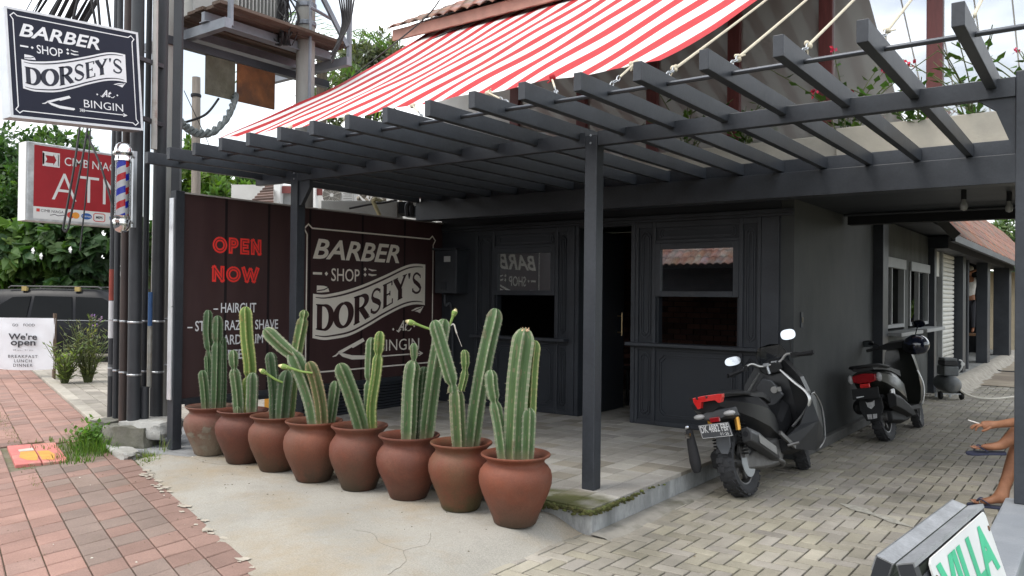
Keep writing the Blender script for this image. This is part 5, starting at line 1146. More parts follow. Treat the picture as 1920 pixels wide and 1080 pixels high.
b=MB(); b.box(-3.4,30,0,-.9,30.1,2.48); tag(b.build('garden_wall',mat('cream_wall',(.52,.44,.31),.8,var=.1)),'cream painted wall closing the far end of the drive','wall')
# ---------------------------------------------------------------- air compressor and hoses
t=thing('air_compressor','small worn grey air compressor on two wheels beside the drive','compressor',(-2.02,14.4,0),None,(0,0,rad(28)))
CG=mat('worn_grey_enamel',(.13,.14,.145),.5,var=.3,scale=9,col2=(.22,.21,.19),c2pos=(.5,.7))
b=MB(); b.lathe([(0,-.30),(.08,-.29),(.125,-.25),(.135,-.2),(.135,.2),(.125,.25),(.08,.29),(0,.30)],(0,0,.235),24,Matrix.Rotation(PI/2,4,'X')); b.build('tank',CG,t,smooth=True,local=True)
b=MB(); b.box(-.11,-.18,.37,.11,.14,.52); b.build('motor',CG,t,local=True,bevel=.02)
b=MB(); b.box(-.10,-.16,.525,.10,.12,.60); b.build('pump_head',mat('black_iron',(.03,.03,.032),.6),t,local=True,bevel=.012)
b=MB(); b.box(-.095,-.15,.602,.095,.11,.645); b.build('cover',CG,t,local=True,bevel=.012)
b=MB(); b.tube(cuberp([(.12,-.1,.42),(.17,-.12,.5),(.17,-.12,.60),(.13,-.12,.62)],5),.012,7); b.lathe([(0,0),(.03,0),(.03,.02),(0,.02)],(.175,-.14,.56),12,Matrix.Rotation(PI/2,4,'X')); b.build('pressure_gauge',WHITEP,t,local=True)
for s in(-1,1):
    b=MB(); b.lathe([(0,-.02),(.06,-.02),(.066,0),(.06,.02),(0,.02)],(s*.155,-.16,.066),16,RX); b.build('wheel',RUBBER,t,local=True,smooth=True)
b=MB(); b.box(-.15,-.2,.085,.15,-.16,.10); b.build('axle_bar',STEEL,t,local=True)
for s in(-1,1): b=MB(); b.box(s*.105-.015,.15,0,s*.105+.015,.18,.12); b.build('foot',STEEL,t,local=True)
b=MB(); b.tube(cuberp([(-1.93,14.28,.30),(-1.75,14.3,.10),(-1.45,14.6,.02),(-1.0,15.6,.02),(-.4,16.4,.02),(.6,16.8,.02)],10),.016,7); tag(b.build('air_hose',mat('cream_hose',(.55,.52,.45),.6),smooth=True),'cream air hose trailing from the compressor across the drive','hose')
b=MB(); b.tube(cuberp([(-2.2,21.6,.16),(-2.0,21.0,.05),(-1.85,20.6,.02),(-1.5,20.6,.02),(-.8,20.9,.02)],10),.018,6); tag(b.build('power_cord',CABLE,smooth=True),'black power cord hanging from the raised floor onto the dirt','cord')
for x,y,lb,sl in((-1.0,8.0,'clear light bulb hanging under the ceiling over the driveway, the left one',1),(-.69,8.35,'small light bulb close to the right post under the dark ceiling',0)):
    t=thing('light_bulb',lb,'light bulb',(x,y,2.52)); b=MB(); b.tube([(x,y,2.52),(x,y,2.44)],.022,10); b.build('socket',DARKIN,t); b=MB(); b.lathe([(.014,2.44),(.018,2.425),(.03,2.395),(.033,2.375),(.026,2.35),(0,2.338)],(x,y,0),16); b.build('glass_bulb',mat('frosted_bulb',(.30,.31,.31),.15,spec=.6),t,smooth=True)
# ---------------------------------------------------------------- low wall at the right post, folding board, opposite house seen in the window
t=thing('low_wall','low grey painted wall under the right pergola post','wall',(-.35,4.2,0))
b=MB(); b.box(-.43,3.2,0,-.27,5.06,.5); b.build('wall_body',mat('grey_floor_paint',(.20,.215,.235),.6,var=.1,scale=5,bump=.1,col2=(.25,.26,.275),spk=.05),t,bevel=.012)
b=MB(); b.box(-.268,2.6,0,1.6,5.0,.36); tag(b.build('planting_bed',mat('dull_green_paint',(.17,.21,.16),.8,var=.15,scale=4),bevel=.01),'dull green painted block behind the low grey wall','block')
t=thing('folding_board','metal framed folding pavement board with white VILLA panel','sign',(-.33,2.14,0))
C1=Vector((-.352,1.83,1.0));C2=Vector((-.297,2.475,1.0)); U_=(C2-C1).normalized(); Nn=Vector((U_.y,-U_.x,0))
ZN=mat('weathered_zinc',(.36,.37,.385),.45,metal=.65,var=.2,scale=9,bump=.1,col2=(.27,.28,.29),spk=.1); BSH=mat('black_sheet',(.03,.032,.037),.45,var=.15)
LW=(C2-C1).length
for s,nm in((1,'right'),(-1,'left')):
    an=rad(18 if s>0 else 16); D=(Nn*s*math.sin(an)+Vector((0,0,-math.cos(an)))).normalized(); out=(Nn*s*math.cos(an)+Vector((0,0,math.sin(an)))).normalized()
    o=C1+Nn*s*.002
    def Pq(u,v,w): return o+U_*u+D*v+out*w
    fr=MB()
    # open U-channel bars: top face zinc, with a folded lip
    def slab(mb,u0,u1,v0,v1,w0,w1):
        vs=[Pq(u,v,w) for w in(w0,w1) for v in(v0,v1) for u in(u0,u1)]; mb.add(vs,[(0,2,3,1),(4,5,7,6),(0,1,5,4),(1,3,7,5),(3,2,6,7),(2,0,4,6)])
    slab(fr,0,LW,0,.003,0,.037); slab(fr,0,LW,0,.035,.034,.037) if s<0 else slab(fr,0,LW,.003,.010,.034,.037)
    slab(fr,0,LW,.003,.035,0,.003)
    f_=fr.build('top_bar',ZN,t)
    fr=MB(); slab(fr,0,.03,.004,1.0,0,.034); slab(fr,LW-.03,LW,.004,1.0,0,.034); slab(fr,.031,LW-.031,.97,1.0,0,.034); fr.build('leg_frame',BSH,t)
    fr=MB(); slab(fr,.031,LW-.031,.036,.968,.030,.033); sh_=fr.build('backing_sheet',BSH,t)
    if s>0:
        fr=MB(); Mv=frame(Pq(0,0,.0385),U_,-D); 
        rc=[(.13+.03,-.95),(LW-.02,-.95),(LW-.02,-.10),(LW-.03,-.075),(LW-.05,-.07),(.16,-.075),(.135,-.085),(.13,-.11),(.13,-.95)]
        rc=[(.075,-.95),(LW-.035,-.95),(LW-.035,-.025),(LW-.045,-.014),(.095,-.014),(.078,-.022),(.075,-.036)]
        fr.prism(rc,.004,Mv); wp=fr.build('white_panel',mat('white_panel',(.66,.67,.66),.45,var=.04,scale=5),t)
        fr=MB(); words(fr,Mv,'VILLA',.105,-.150,LW-.065,-.032,bold=.045,lift=.0052); fr.build('lettering',mat('green_letters',(.05,.45,.24),.5),wp,fix=False)
        for u in(.090,LW-.05):
            fr=MB(); fr.lathe([(0,0),(.007,0),(.007,.002),(0,.002)],Mv@Vector((u,-.055,.004)),10,Mv.to_3x3().to_4x4()); fr.build('bolt',mat('rusty_bolt',(.12,.07,.04),.8),wp)
# ================================================================ poles and street clutter on the left
POLEM=mat('black_pole_paint',(.030,.033,.038),.5,var=.2,scale=4,bump=.12,bscale=30,col2=(.05,.05,.05),c2pos=(.55,.8)); CPOLE=mat('pole_concrete',(.33,.33,.31),.85,var=.15,scale=3,bump=.3,bscale=40,col2=(.22,.22,.20),stretch=(1,1,.3))
RUSTW=mat('rusty_white_pipe',(.50,.48,.45),.6,var=.1,scale=6,col2=(.22,.10,.05),c2pos=(.58,.7))
def pole(x,y,r,label,z0=.2,z1=8.6,m=None,lean=(0,0),name='utility_pole',n=16,bands=()):
    t=thing(name,label,'pole',(x,y,z0)); b=MB()
    zs=[z0]+[z0+(z1-z0)*i/6 for i in range(1,7)]
    b.tube([(x+lean[0]*(z-z0),y+lean[1]*(z-z0),z) for z in zs],[r*(1-.02*i) for i in range(7)],n); b.build('shaft',m or POLEM,t,smooth=True)
    for z,zz,mm in bands:
        b=MB(); b.tube([(x+lean[0]*(q-z0),y+lean[1]*(q-z0),q) for q in(z,zz)],r*1.04,n); b.build('painted_band',mm,t,smooth=True)
    b=MB()
    for q in(.75,1.25): b.lathe([(r*1.02,q),(r*1.09,q+.006),(r*1.09,q+.014),(r*1.02,q+.02)],(x+lean[0]*(q-z0),y+lean[1]*(q-z0),0),n,cap=False)
    b.build('wire_tie',STEEL,t)
BR_=mat('faded_red_band',(.25,.05,.035),.7,var=.2); BW_=mat('dull_white_band',(.52,.53,.55),.7,var=.1)
pole(-8.25,4.225,.033,'slim black pole with red and white bands, leftmost of the cluster',.25,6,None,(0,0),bands=((1.46,1.78,BR_),(1.07,1.455,BW_),(.68,.80,mat('grey_band',(.12,.125,.13),.6))))
pole(-7.97,4.13,.029,'slender black pole between the banded pole and its thicker neighbours',.25,lean=(-.006,0))
pole(-7.74,4.085,.040,'rust streaked dark pole, behind the chrome barber pole',.25,m=mat('rust_streaked_pole',(.045,.036,.034),.6,var=.25,scale=4,col2=(.085,.05,.04),stretch=(1,1,.25)),lean=(-.004,0))
pole(-7.60,4.06,.013,'thin black conduit squeezed against the thickest front pole',.25)
pole(-7.45,4.04,.062,'thickest front black pole standing on a round footing',.28,lean=(-.01,0))
pole(-7.70,4.27,.029,'thin black pole just right of the thickest front pole',.25)
pole(-7.555,4.325,.062,'thick black pole nearest the concrete utility pole',.25,lean=(0,0))
pole(-8.305,4.79,.105,'round grey concrete utility pole behind the black poles',.1,9,CPOLE,n=24)
pole(-7.11,4.235,.056,'tall black square post rising at the end of the maroon board',.1,7.5,n=4)
t=thing('conduit','pale metal conduit with blue sleeve strapped between two black poles','pipe',(-7.47,4.2,.62))
b=MB(); b.tube([(-7.475,4.2,.62),(-7.475,4.2,1.22)],.022,10); b.build('pipe',mat('pale_conduit',(.40,.40,.37),.5,metal=.3,var=.25,scale=8,col2=(.28,.24,.16)),t,smooth=True)
b=MB(); b.tube([(-7.475,4.2,1.221),(-7.475,4.2,1.55)],.021,10); b.build('blue_sleeve',mat('faded_blue',(.05,.12,.28),.6,var=.2),t,smooth=True)
b=MB(); b.tube([(-7.40,4.12,.24),(-7.41,4.125,.64)],.038,12); tag(b.build('pipe_sleeve',POLEM,smooth=True),'short black sleeve pipe standing in the cement mound','pipe')
b=MB(); b.tube([(-7.40,4.17,2.93),(-7.41,4.17,4.42)],[.029,.024],12); tag(b.build('rusty_pipe',RUSTW,smooth=True),'rusty white pipe tied to a black pole above the pergola end','pipe')
def rock(name,label,c,s,seed,m,cat='stone',bev=.012,flat=.0,rot=0):
    b=MB(); q=bmesh.new(); bmesh.ops.create_cube(q,size=1); bmesh.ops.subdivide_edges(q,edges=q.edges,cuts=5,use_grid_fill=True)
    R_=Matrix.Rotation(rot,3,'Z')
    for v in q.verts:
        p=v.co.copy(); rr=max(abs(p.x),abs(p.y),abs(p.z)); u=p.normalized()*.62; p=p.lerp(u,.28)
        d=.10*noise.noise(p*2.3+Vector((seed,0,0)))+.05*noise.noise(p*6+Vector((0,seed,0)))
        p=p*(1+d*2); v.co=R_@Vector((p.x*s[0],p.y*s[1],p.z*s[2]))+Vector(c)
    q.verts.ensure_lookup_table(); b.add([tuple(v.co) for v in q.verts],[tuple(v.index for v in f.verts) for f in q.faces]); q.free()
    return tag(b.build(name,m,smooth=True,angle=32),label,cat)
OLDC=mat('old_mossy_concrete',(.17,.165,.14),.95,var=.3,scale=5,bump=.9,bscale=30,col2=(.075,.08,.05),c2pos=(.42,.65)); PALC=mat('pale_cement',(.42,.42,.40),.95,var=.2,scale=7,bump=1,bscale=40,col2=(.30,.29,.26))
rock('concrete_block','squared old concrete block lying in front of the poles',(-7.38,4.03,.17),(.34,.30,.24),3,OLDC,rot=.5)
rock('cement_mound','pale cement mound poured over the block at the pole feet',(-7.35,4.17,.25),(.46,.38,.16),8,PALC,rot=.4)
t=MB(); t.lathe([(0,.04),(.17,.04),(.165,.24),(.15,.26),(0,.262)],(-7.66,4.02,0),18); t.v=[(x+.012*noise.noise((x*9,y*9,z*9)),y+.012*noise.noise((x*9,z*9,y*9)),z) for x,y,z in t.v]; tag(t.build('round_footing',OLDC,smooth=True,angle=40),'round mossy concrete footing under the thickest front pole','footing')
rock('rubble_stone','dark rough stone at the left foot of the pole cluster',(-7.98,4.07,.15),(.26,.28,.26),13,OLDC,rot=.2)
rock('rubble_stone','small grey broken stone right behind the board post',(-7.0,4.55,.14),(.20,.26,.16),21,mat('grey_stone',(.20,.20,.20),.9,var=.2,bump=.6))
rock('rubble_stone','flat pale stone edging in front of the poles',(-7.33,3.86,.065),(.62,.16,.09),31,PALC,rot=-.25)
b=MB(); b.box(-7.5,4.85,.10,-7.02,5.9,.19); tag(b.build('stone_block',OLDC,bevel=.02),'long stone block lying under the maroon board','block')
b=MB(); b.bar((-7.45,4.75,.24),(-7.1,5.75,.25),.16,.07); tag(b.build('timber_plank',mat('grey_brown_timber',(.17,.12,.085),.85,var=.3,scale=6,bump=.5,stretch=(5,1,5)),bevel=.006),'weathered brown plank resting on a stone block under the maroon board','plank')
t=thing('crate','yellow orange plastic crate behind the pots under the maroon board','crate',(-7.35,5.7,.3)); b=MB(); b.box(-7.5,5.55,.28,-7.15,6.05,.50); b.build('body',mat('orange_plastic',(.60,.27,.02),.5),t,bevel=.01); b=MB(); b.box(-7.149,5.84,.34,-7.146,6.02,.47); b.build('paper_label',WHITEP,t)
# drain cover painted red and orange
t=thing('drain_cover','cracked drain cover painted red and orange among the sidewalk bricks','drain cover',(-7.88,3.36,.05))
mD=frame((-7.88,3.36,0),(A_.x,A_.y,0),(.3102,.9507,0))
b=MB(); b.box(-.52,-.20,.0,.50,-.005,.066,mD); b.build('front_slab',mat('red_cover_paint',(.55,.17,.15),.8,var=.15,scale=6,bump=.4,col2=(.45,.28,.22),c2pos=(.55,.7)),t,bevel=.008)
b=MB(); b.box(-.52,.005,.0,.50,.20,.062,mD); b.build('rear_slab',mat('red_cover_paint_worn',(.55,.19,.16),.8,var=.15,scale=6,bump=.4,col2=(.45,.28,.22),c2pos=(.55,.7)),t,bevel=.008)
b=MB(); b.add([mD@Vector((x,y,.0680)) for x,y in((-.12,-.12),(.18,-.15),(.34,-.10),(.40,-.03),(.2,-.008),(-.1,-.008))],[tuple(range(6))]); b.add([mD@Vector((x,y,.0640)) for x,y in((-.1,.01),(.36,.01),(.42,.10),(.15,.13),(-.08,.10))],[tuple(range(5))]); b.build('orange_patch',mat('orange_cover_paint',(.62,.30,.06),.8,var=.15,scale=9,bump=.3),t)
b=MB(); b.add([mD@Vector((x,y,.0675)) for x,y in((-.24,-.13),(-.13,-.13),(-.125,-.01),(-.28,-.01))],[(0,1,2,3)]); b.build('bare_patch',mat('bare_concrete_patch',(.5,.46,.40),.9,var=.2),t)
# ---------------------------------------------------------------- transformer platform between concrete poles
pole(-7.80,6.30,.118,'second grey concrete pole carrying the transformer platform, behind the awning corner',.1,9,CPOLE,n=24)
t=thing('transformer_platform','weathered timber deck on grey steel beams between the concrete poles','platform',(-8,5.7,4.3))
GST=mat('grey_steel_beam',(.22,.24,.27),.5,metal=.4,var=.2,scale=5); OWD=mat('old_deck_timber',(.095,.062,.045),.9,var=.4,scale=4,bump=.6,stretch=(6,.6,6),col2=(.15,.12,.10))
px_,py0,py1,pz=-7.5,4.97,6.76,4.60
for i in range(7):
    b=MB(); x=px_-.02-.155*i; dz=rnd.uniform(-.015,.015); b.box(x-.145,py0+rnd.uniform(-.08,.06),pz+dz,x,py1+rnd.uniform(-.06,.06),pz+.035+dz); b.build('deck_plank',OWD,t)
for x in(px_-.34,px_-1.0): b=MB(); b.box(x-.03,py0-.02,pz-.12,x+.03,py1,pz-.02); b.box(x-.07,py0-.02,pz-.13,x+.07,py1,pz-.121); b.build('long_beam',GST,t)
for y in(py0+.05,py1-.05): b=MB(); b.box(px_-1.6,y-.04,pz-.24,px_+.02,y+.04,pz-.135); b.build('cross_beam',GST,t)
for y in(py0+.1,py1-.02): b=MB(); b.tube([(px_-.02,y,pz-.2),(px_-.02,y,pz+1.6)],.035,6); b.build('stanchion',GST,t)
b=MB(); b.bar((px_-.02,py1-.05,pz+.0),(px_-.25,py1-.75,pz+1.2),.05,.05); b.build('diagonal_strut',GST,t)
b=MB(); b.bar((px_-.02,py1-.05,pz+.85),(px_-.55,py1-.3,pz+.80),.05,.05); b.build('side_arm',GST,t)
b=MB(); b.box(-8.26,4.7,4.25,-8.18,7.0,4.34); b.build('lower_rail',BLK,t)
t=thing('transformer','pale grey finned transformer box standing on the timber deck','transformer',(-8.05,5.75,pz+.04)); TRG=mat('pale_grey_enamel',(.42,.42,.40),.5,var=.08)
b=MB(); b.box(-8.75,5.05,pz+.05,-8.2,6.32,pz+1.5); b.build('tank',TRG,t,bevel=.015)
b=MB()
for i in range(15): b.box(-8.2,5.50+i*.05,pz+.20,-8.02,5.516+i*.05,pz+1.4)
b.box(-8.2,5.49,pz+.18,-8.01,6.25,pz+.199); b.build('cooling_fins',TRG,t)
for y0,y1,m_,lb in((5.22,5.60,mat('mouldy_plate',(.13,.125,.095),.9,var=.3,scale=5,bump=.3,col2=(.08,.075,.05)),'drab mouldy metal plate hanging under the transformer deck'),(5.63,6.16,mat('rusted_plate',(.19,.075,.03),.9,var=.35,scale=5,bump=.3,col2=(.10,.05,.03)),'rust brown metal plate hanging under the transformer deck')):
    b=MB(); b.box(-8.212,y0,3.80,-8.195,y1,4.245); tag(b.build('hanging_plate',m_),lb,'metal plate')
t=thing('crossarm_ladder','lattice of bolts and brackets on the second concrete pole','bracket',(-7.8,6.35,3.2)); b=MB()
for z in(3.0,3.25,3.45,4.9,5.3): b.tube([(-7.75+.6*(rnd.random()-.5),6.1,z),(-7.75,6.7,z+.06)],.02,6)
b.tube([(-7.62,6.22,2.95),(-7.62,6.22,5.35)],.02,6)
b.build('bracket_bars',GST,t)
for z in(4.78,5.0):
    b=MB(); b.lathe([(.118,z),(.125,z+.01),(.125,z+.05),(.118,z+.06)],(-7.80,6.30,0),20,cap=False); b.build('pole_band',GST,t)
# cables
TC=mat('grey_twisted_cable',(.16,.18,.18),.6,var=.3,scale=30)
def cable(label,pts,r,m=None,name='cable',group=None,n=8,tw=False):
    b=MB(); q=cuberp(pts,n)
    if tw:
        for ph in(0,PI):
            L_=[];s=0
            for i,p in enumerate(q): s=i*.55; L_.append(p+Vector((math.cos(s+ph)*r*.8,0,math.sin(s+ph)*r*.8)))
            b.tube(L_,r*.75,6)
    else: b.tube(q,r,6)
    return tag(b.build(name,m or CABLE,smooth=True),label,'cable',group)
cable('thick twisted grey cable looping under the rusty hanging plates',[sight(338,228,9),sight(352,240,9),sight(372,250,9),sight(400,246,9),sight(424,222,9.2),sight(437,195,9.3),sight(442,180,9.4)],.035,TC,tw=True,n=14)
cable('dark cable rising from the twisted cable to the plates',[sight(345,230,9),sight(385,215,9),sight(410,185,9.2)],.014)
for a,c,lb in(((150,235),(118,430),'long drooping black cable left in front of the ATM sign'),((165,235),(128,428),'second drooping black cable in front of the ATM sign'),((170,235),(150,470),'thin straight hanging cable in front of the ATM sign'),((162,250),(212,390),'cable slanting from the barber box sign towards the poles')):
    p=sight(*a,8.6);q=sight(*c,8.2); cable(lb,[p,p.lerp(q,.5)+Vector((.03,0,.03)),q],.012 if 'thin' not in lb else .008)
b=MB(); p=sight(118,430,8.2);q=sight(128,428,8.2); cable('small loose end joining the drooping cables below the ATM sign',[p,p.lerp(q,.5)-Vector((0,0,.03)),q],.012)
rw=random.Random(3)
for i in range(16):
    x0=20+i*9+rw.uniform(-3,3); p=sight(x0-60,160+rw.uniform(-30,60),9.5+rw.uniform(-.4,.6)); q=sight(x0+110,-130+rw.uniform(-20,20),9.0)
    cable('black overhead wire crossing the sky above the barber box sign',[p,p.lerp(q,.5)-Vector((0,0,.02)),q],rw.choice((.006,.008,.015,.022)),None,'overhead_wire','overhead wires at the upper left',4)
for i,(a,c) in enumerate((((150,-20),(135,45)),((168,-20),(182,60)),((182,-20),(190,80)),((196,-30),(212,90)))):
    p=sight(*a,8.8);q=sight(*c,8.8); cable('thick dark cable dropping beside the poles above the barber box sign',[p,p.lerp(q,.5),q],.016,None,'drop_cable','drop cables beside the poles',4)
cable('thin service wire running from the transformer past the tiled eave',[sight(520,250,11),sight(640,160,11),sight(790,40,11),sight(830,-10,11)],.010)
cable('second service wire running along the upper edge of the awning',[sight(660,190,11.4),sight(740,120,11.4),sight(840,60,11.4),sight(1010,0,11.4)],.012)
cable('fine wire slanting behind the thick twisted cable',[sight(345,170,9.5),sight(400,290,9.5),sight(410,330,9.5)],.005)
for i in range(7):
    p=sight(645+i*5.5,8+i*2,9.6); cable('black cable looping down behind the transformer deck',[p+Vector((0,0,.35)),p+Vector((.02,-.12,.16)),p+Vector((.03,-.05-.03*i,-.25)),p+Vector((-.05,-.12-.05*i,-.62-.05*(i%3)))],.011,None,'looped_cable','looped cables behind the deck')
for i in range(22):
    p=sight(528+rw.uniform(-8,14),-5,9.4); q=sight(528+rw.uniform(-10,20),85,9.4); cable('tangled dark cable beside the second concrete pole',[p,p.lerp(q,.3)+Vector((rw.uniform(-.12,.12),rw.uniform(-.1,.1),rw.uniform(-.1,.1))),p.lerp(q,.7)+Vector((rw.uniform(-.16,.16),rw.uniform(-.1,.1),rw.uniform(-.1,.1))),q],rw.choice((.007,.010,.013)),None,'tangled_cable','tangled cables by the second pole')
p=sight(368,145,14);q=sight(371,380,14); t=thing('timber_pole','bare grey timber pole standing behind the maroon board','pole',(q.x,q.y,.05)); b=MB(); b.tube([(q.x,q.y,.05),(p.x,p.y,p.z)],[.085,.07],12); b.build('shaft',mat('grey_timber',(.25,.22,.19),.85,var=.25,scale=5,bump=.4,stretch=(4,4,.4)),t,smooth=True); b=MB(); b.lathe([(.078,p.z-.35),(.088,p.z-.34),(.088,p.z-.30),(.078,p.z-.29)],(p.x,p.y,0),12,cap=False); b.build('strap',DARKIN,t)
# ---------------------------------------------------------------- meter box on the shop front
t=thing('meter_box','dark electric meter box with small lit window on the shop wall','meter box',(-6.68,7.75,1.56))
b=MB(); b.box(-6.86,7.63,1.575,-6.50,7.86,2.12); bx=b.build('box',BLK,t,bevel=.008)
b=MB(); b.box(-6.88,7.60,2.12,-6.48,7.86,2.145); b.build('rain_lip',BLK,t)
b=MB(); b.box(-6.70,7.622,1.97,-6.60,7.63,2.04); b.build('window_pane',mat('meter_window',(.45,.46,.46),.3),bx)
b=MB(); b.box(-6.74,7.612,1.62,-6.66,7.63,1.72); b.build('breaker',BLK2,bx)
b=MB(); b.tube(cuberp([(-6.8,7.76,1.57),(-6.78,7.75,1.42),(-6.72,7.8,1.36),(-6.7,7.83,.3)],6),.016,8); b.build('conduit',BLK,t,smooth=True)
# stool with a brown board inside the doorway
t=thing('bar_stool','dim brown backed stool just inside the open doorway','stool',(-5.0,8.75,.18)); b=MB(); b.box(-5.08,8.74,.68,-4.86,8.77,1.14); b.build('backrest',mat('brown_ply',(.11,.06,.033),.6,var=.2,stretch=(6,6,1)),t); b=MB(); b.box(-5.1,8.77,.64,-4.84,9.1,.68); b.build('seat',BODYM,t)
for x in(-5.07,-4.88):
    for y in(8.78,9.06): b=MB(); b.box(x,y,.18,x+.03,y+.03,.64); b.build('leg',BODYM,t)
# ---------------------------------------------------------------- black people carrier behind the banner
cp=sight(176,640,17.6); CA=math.atan2(.594,.804)
ZS=.955
t=thing('parked_car','black people carrier with roof rails and dark windows parked beyond the banner','car',(cp.x,cp.y,0),None,(0,0,CA+.03)); t.scale=(1,1,ZS)
CARP=mat('black_car_paint',(.016,.017,.020),.3,var=.1,coat=0,spec=.12); CARG=mat('dark_car_glass',(.004,.005,.006),.06,var=.1,spec=.1)
def cs(x,half):  # half section: (y,z) from sill to roof centre
    return [Vector((x,-y,z)) for y,z in half]+[Vector((x,y,z)) for y,z in reversed(half)]
b=MB(); S_=[(-2.10,[(.55,.45),(.70,.60),(.70,.85),(.62,.95),(.5,.98)]),(-2.04,[(.70,.32),(.80,.55),(.81,.92),(.70,1.42),(.55,1.58)]),(-1.75,[(.76,.28),(.83,.55),(.83,.95),(.70,1.50),(.55,1.645)]),(-.8,[(.78,.26),(.84,.55),(.84,.97),(.69,1.53),(.55,1.68)]),(.3,[(.78,.26),(.84,.55),(.84,.97),(.68,1.52),(.54,1.665)]),(.85,[(.78,.26),(.84,.55),(.84,.98),(.70,1.38),(.54,1.50)]),(1.45,[(.78,.26),(.84,.55),(.83,.98),(.78,1.04),(.5,1.08)]),(2.05,[(.74,.28),(.80,.50),(.78,.84),(.70,.90),(.45,.93)]),(2.28,[(.55,.34),(.62,.48),(.6,.70),(.5,.76),(.4,.78)])]
b.loft([cs(x,h) for x,h in S_]); body=b.build('body',CARP,t,smooth=True,local=True,angle=35)
def sidewin(pts,s=-1):
    b=MB(); 
    def yy(z): return .845-(z-.97)*.265 if z>.97 else .845
    b.prism([(0,0),(1,0),(0,1)],.001,Matrix.Identity(4)) if False else None
    q=[Vector((x,s*(yy(z)+.006),z)) for x,z in pts]; q2=[Vector((x,s*(yy(z)-.01),z)) for x,z in pts]; n=len(q)
    b.add(q+q2,[tuple(range(n)),tuple(range(n,2*n))[::-1]]+[(i,(i+1)%n,n+(i+1)%n,n+i) for i in range(n)]); return b
for s in(-1,1):
    for pts in([(-1.72,1.0),(-1.0,1.0),(-.97,1.50),(-1.35,1.48),(-1.60,1.30)],[(-.92,1.0),(-.05,1.0),(-.13,1.50),(-.90,1.51)],[(.02,1.0),(.95,1.0),(.72,1.36),(.5,1.48),(-.05,1.50)]): sidewin(pts,s).build('side_window',CARG,t,local=True)
    b=MB(); b.tube([(-1.5,s*.60,1.68),(-1.45,s*.60,1.72),(.35,s*.58,1.72),(.42,s*.58,1.67)],.018,7); b.build('roof_rail',mat('dark_rail',(.05,.05,.05),.4),t,local=True)
    b=MB(); b.bar((-1.75,s*.84,.985),(1.2,s*.845,.985),.012,.014); b.build('waist_trim',STEEL,t,local=True)
    b=MB(); b.box(-2.09,s*.78-.05,.86,-1.98,s*.78+.045,1.22); b.build('tail_light',REDL,t,local=True,bevel=.02)
    for x in(-1.35,1.42):
        b=MB(); b.lathe([(.19,-.1),(.30,-.1),(.32,-.07),(.32,.07),(.30,.1),(.19,.1)],(x,s*.76,.32),28,Matrix.Rotation(PI/2,4,'X')); b.build('wheel',RUBBER,t,local=True,smooth=True); b=MB(); b.lathe([(0,-.08),(.05,-.085),(.19,-.075),(.19,.075),(.05,.085),(0,.08)],(x,s*.76,.32),20,Matrix.Rotation(PI/2,4,'X')); b.build('rim',ALUM,t,local=True,smooth=True)
    b=MB(); b.box(-.06,s*.843-.012,.84,.06,s*.843+.012,.87); b.build('door_handle',CARP,t,local=True,bevel=.005)
for x in(-1.15,-.05):
    b=MB(); b.box(x-.03,-.62,1.70,x+.03,.62,1.735); cb=b.build('cross_bar',mat('alu_bar',(.06,.06,.06),.4),t,local=True)
    b=MB(); b.box(x-.05,-.66,1.62,x+.05,-.58,1.72); b.build('bar_clamp',mat('yellow_clamp',(.35,.27,.10),.6),cb,local=True)
b=MB(); b.add([(-2.065,-.62,1.0),(-2.065,.62,1.0),(-2.03,.55,1.48),(-2.03,-.55,1.48),(-2.08,-.62,1.0),(-2.08,.62,1.0),(-2.045,.55,1.48),(-2.045,-.55,1.48)],[(0,1,2,3),(4,7,6,5),(0,4,5,1),(1,5,6,2),(2,6,7,3),(3,7,4,0)]); b.build('rear_window',CARG,t,local=True)
b=MB(); b.loft([[Vector((x,y,z)) for y in(-.6,.6) for z in ((zz,zz+.03) if y<0 else (zz+.03,zz))] for x,zz in((-2.2,1.54),(-1.9,1.62))]); b.build('roof_spoiler',CARP,t,local=True)
# ================================================================ vegetation
def leafmat(name,rough=.5):
    m=mat(name,(1,1,1),rough,var=.1,scale=2,tone=True,spec=.35)
    nt=m.node_tree; N=nt.nodes.new; L=nt.links.new; bs=nt.nodes['Principled BSDF']; om=[n for n in nt.nodes if n.type=='OUTPUT_MATERIAL'][0]
    tl=N('ShaderNodeBsdfTranslucent'); sc=N('ShaderNodeMix'); sc.data_type='RGBA'; sc.blend_type='MULTIPLY'; sc.inputs[0].default_value=1; sc.inputs[7].default_value=(1.3,1.5,.6,1); L(bs.inputs['Base Color'].links[0].from_socket,sc.inputs[6]); L(sc.outputs[2],tl.inputs[0])
    ms=N('ShaderNodeMixShader'); ms.inputs[0].default_value=.35; L(bs.outputs[0],ms.inputs[1]); L(tl.outputs[0],ms.inputs[2]); L(ms.outputs[0],om.inputs[0]); return m
LEAF=leafmat('green_leaf'); BARK=mat('grey_bark',(.10,.08,.06),.95,var=.3,scale=6,bump=.8,stretch=(3,3,.5))
gr=random.Random(11)
def rdir():
    while 1:
        v=Vector((gr.uniform(-1,1),gr.uniform(-1,1),gr.uniform(-1,1)))
        if .05<v.length<1: return v.normalized()
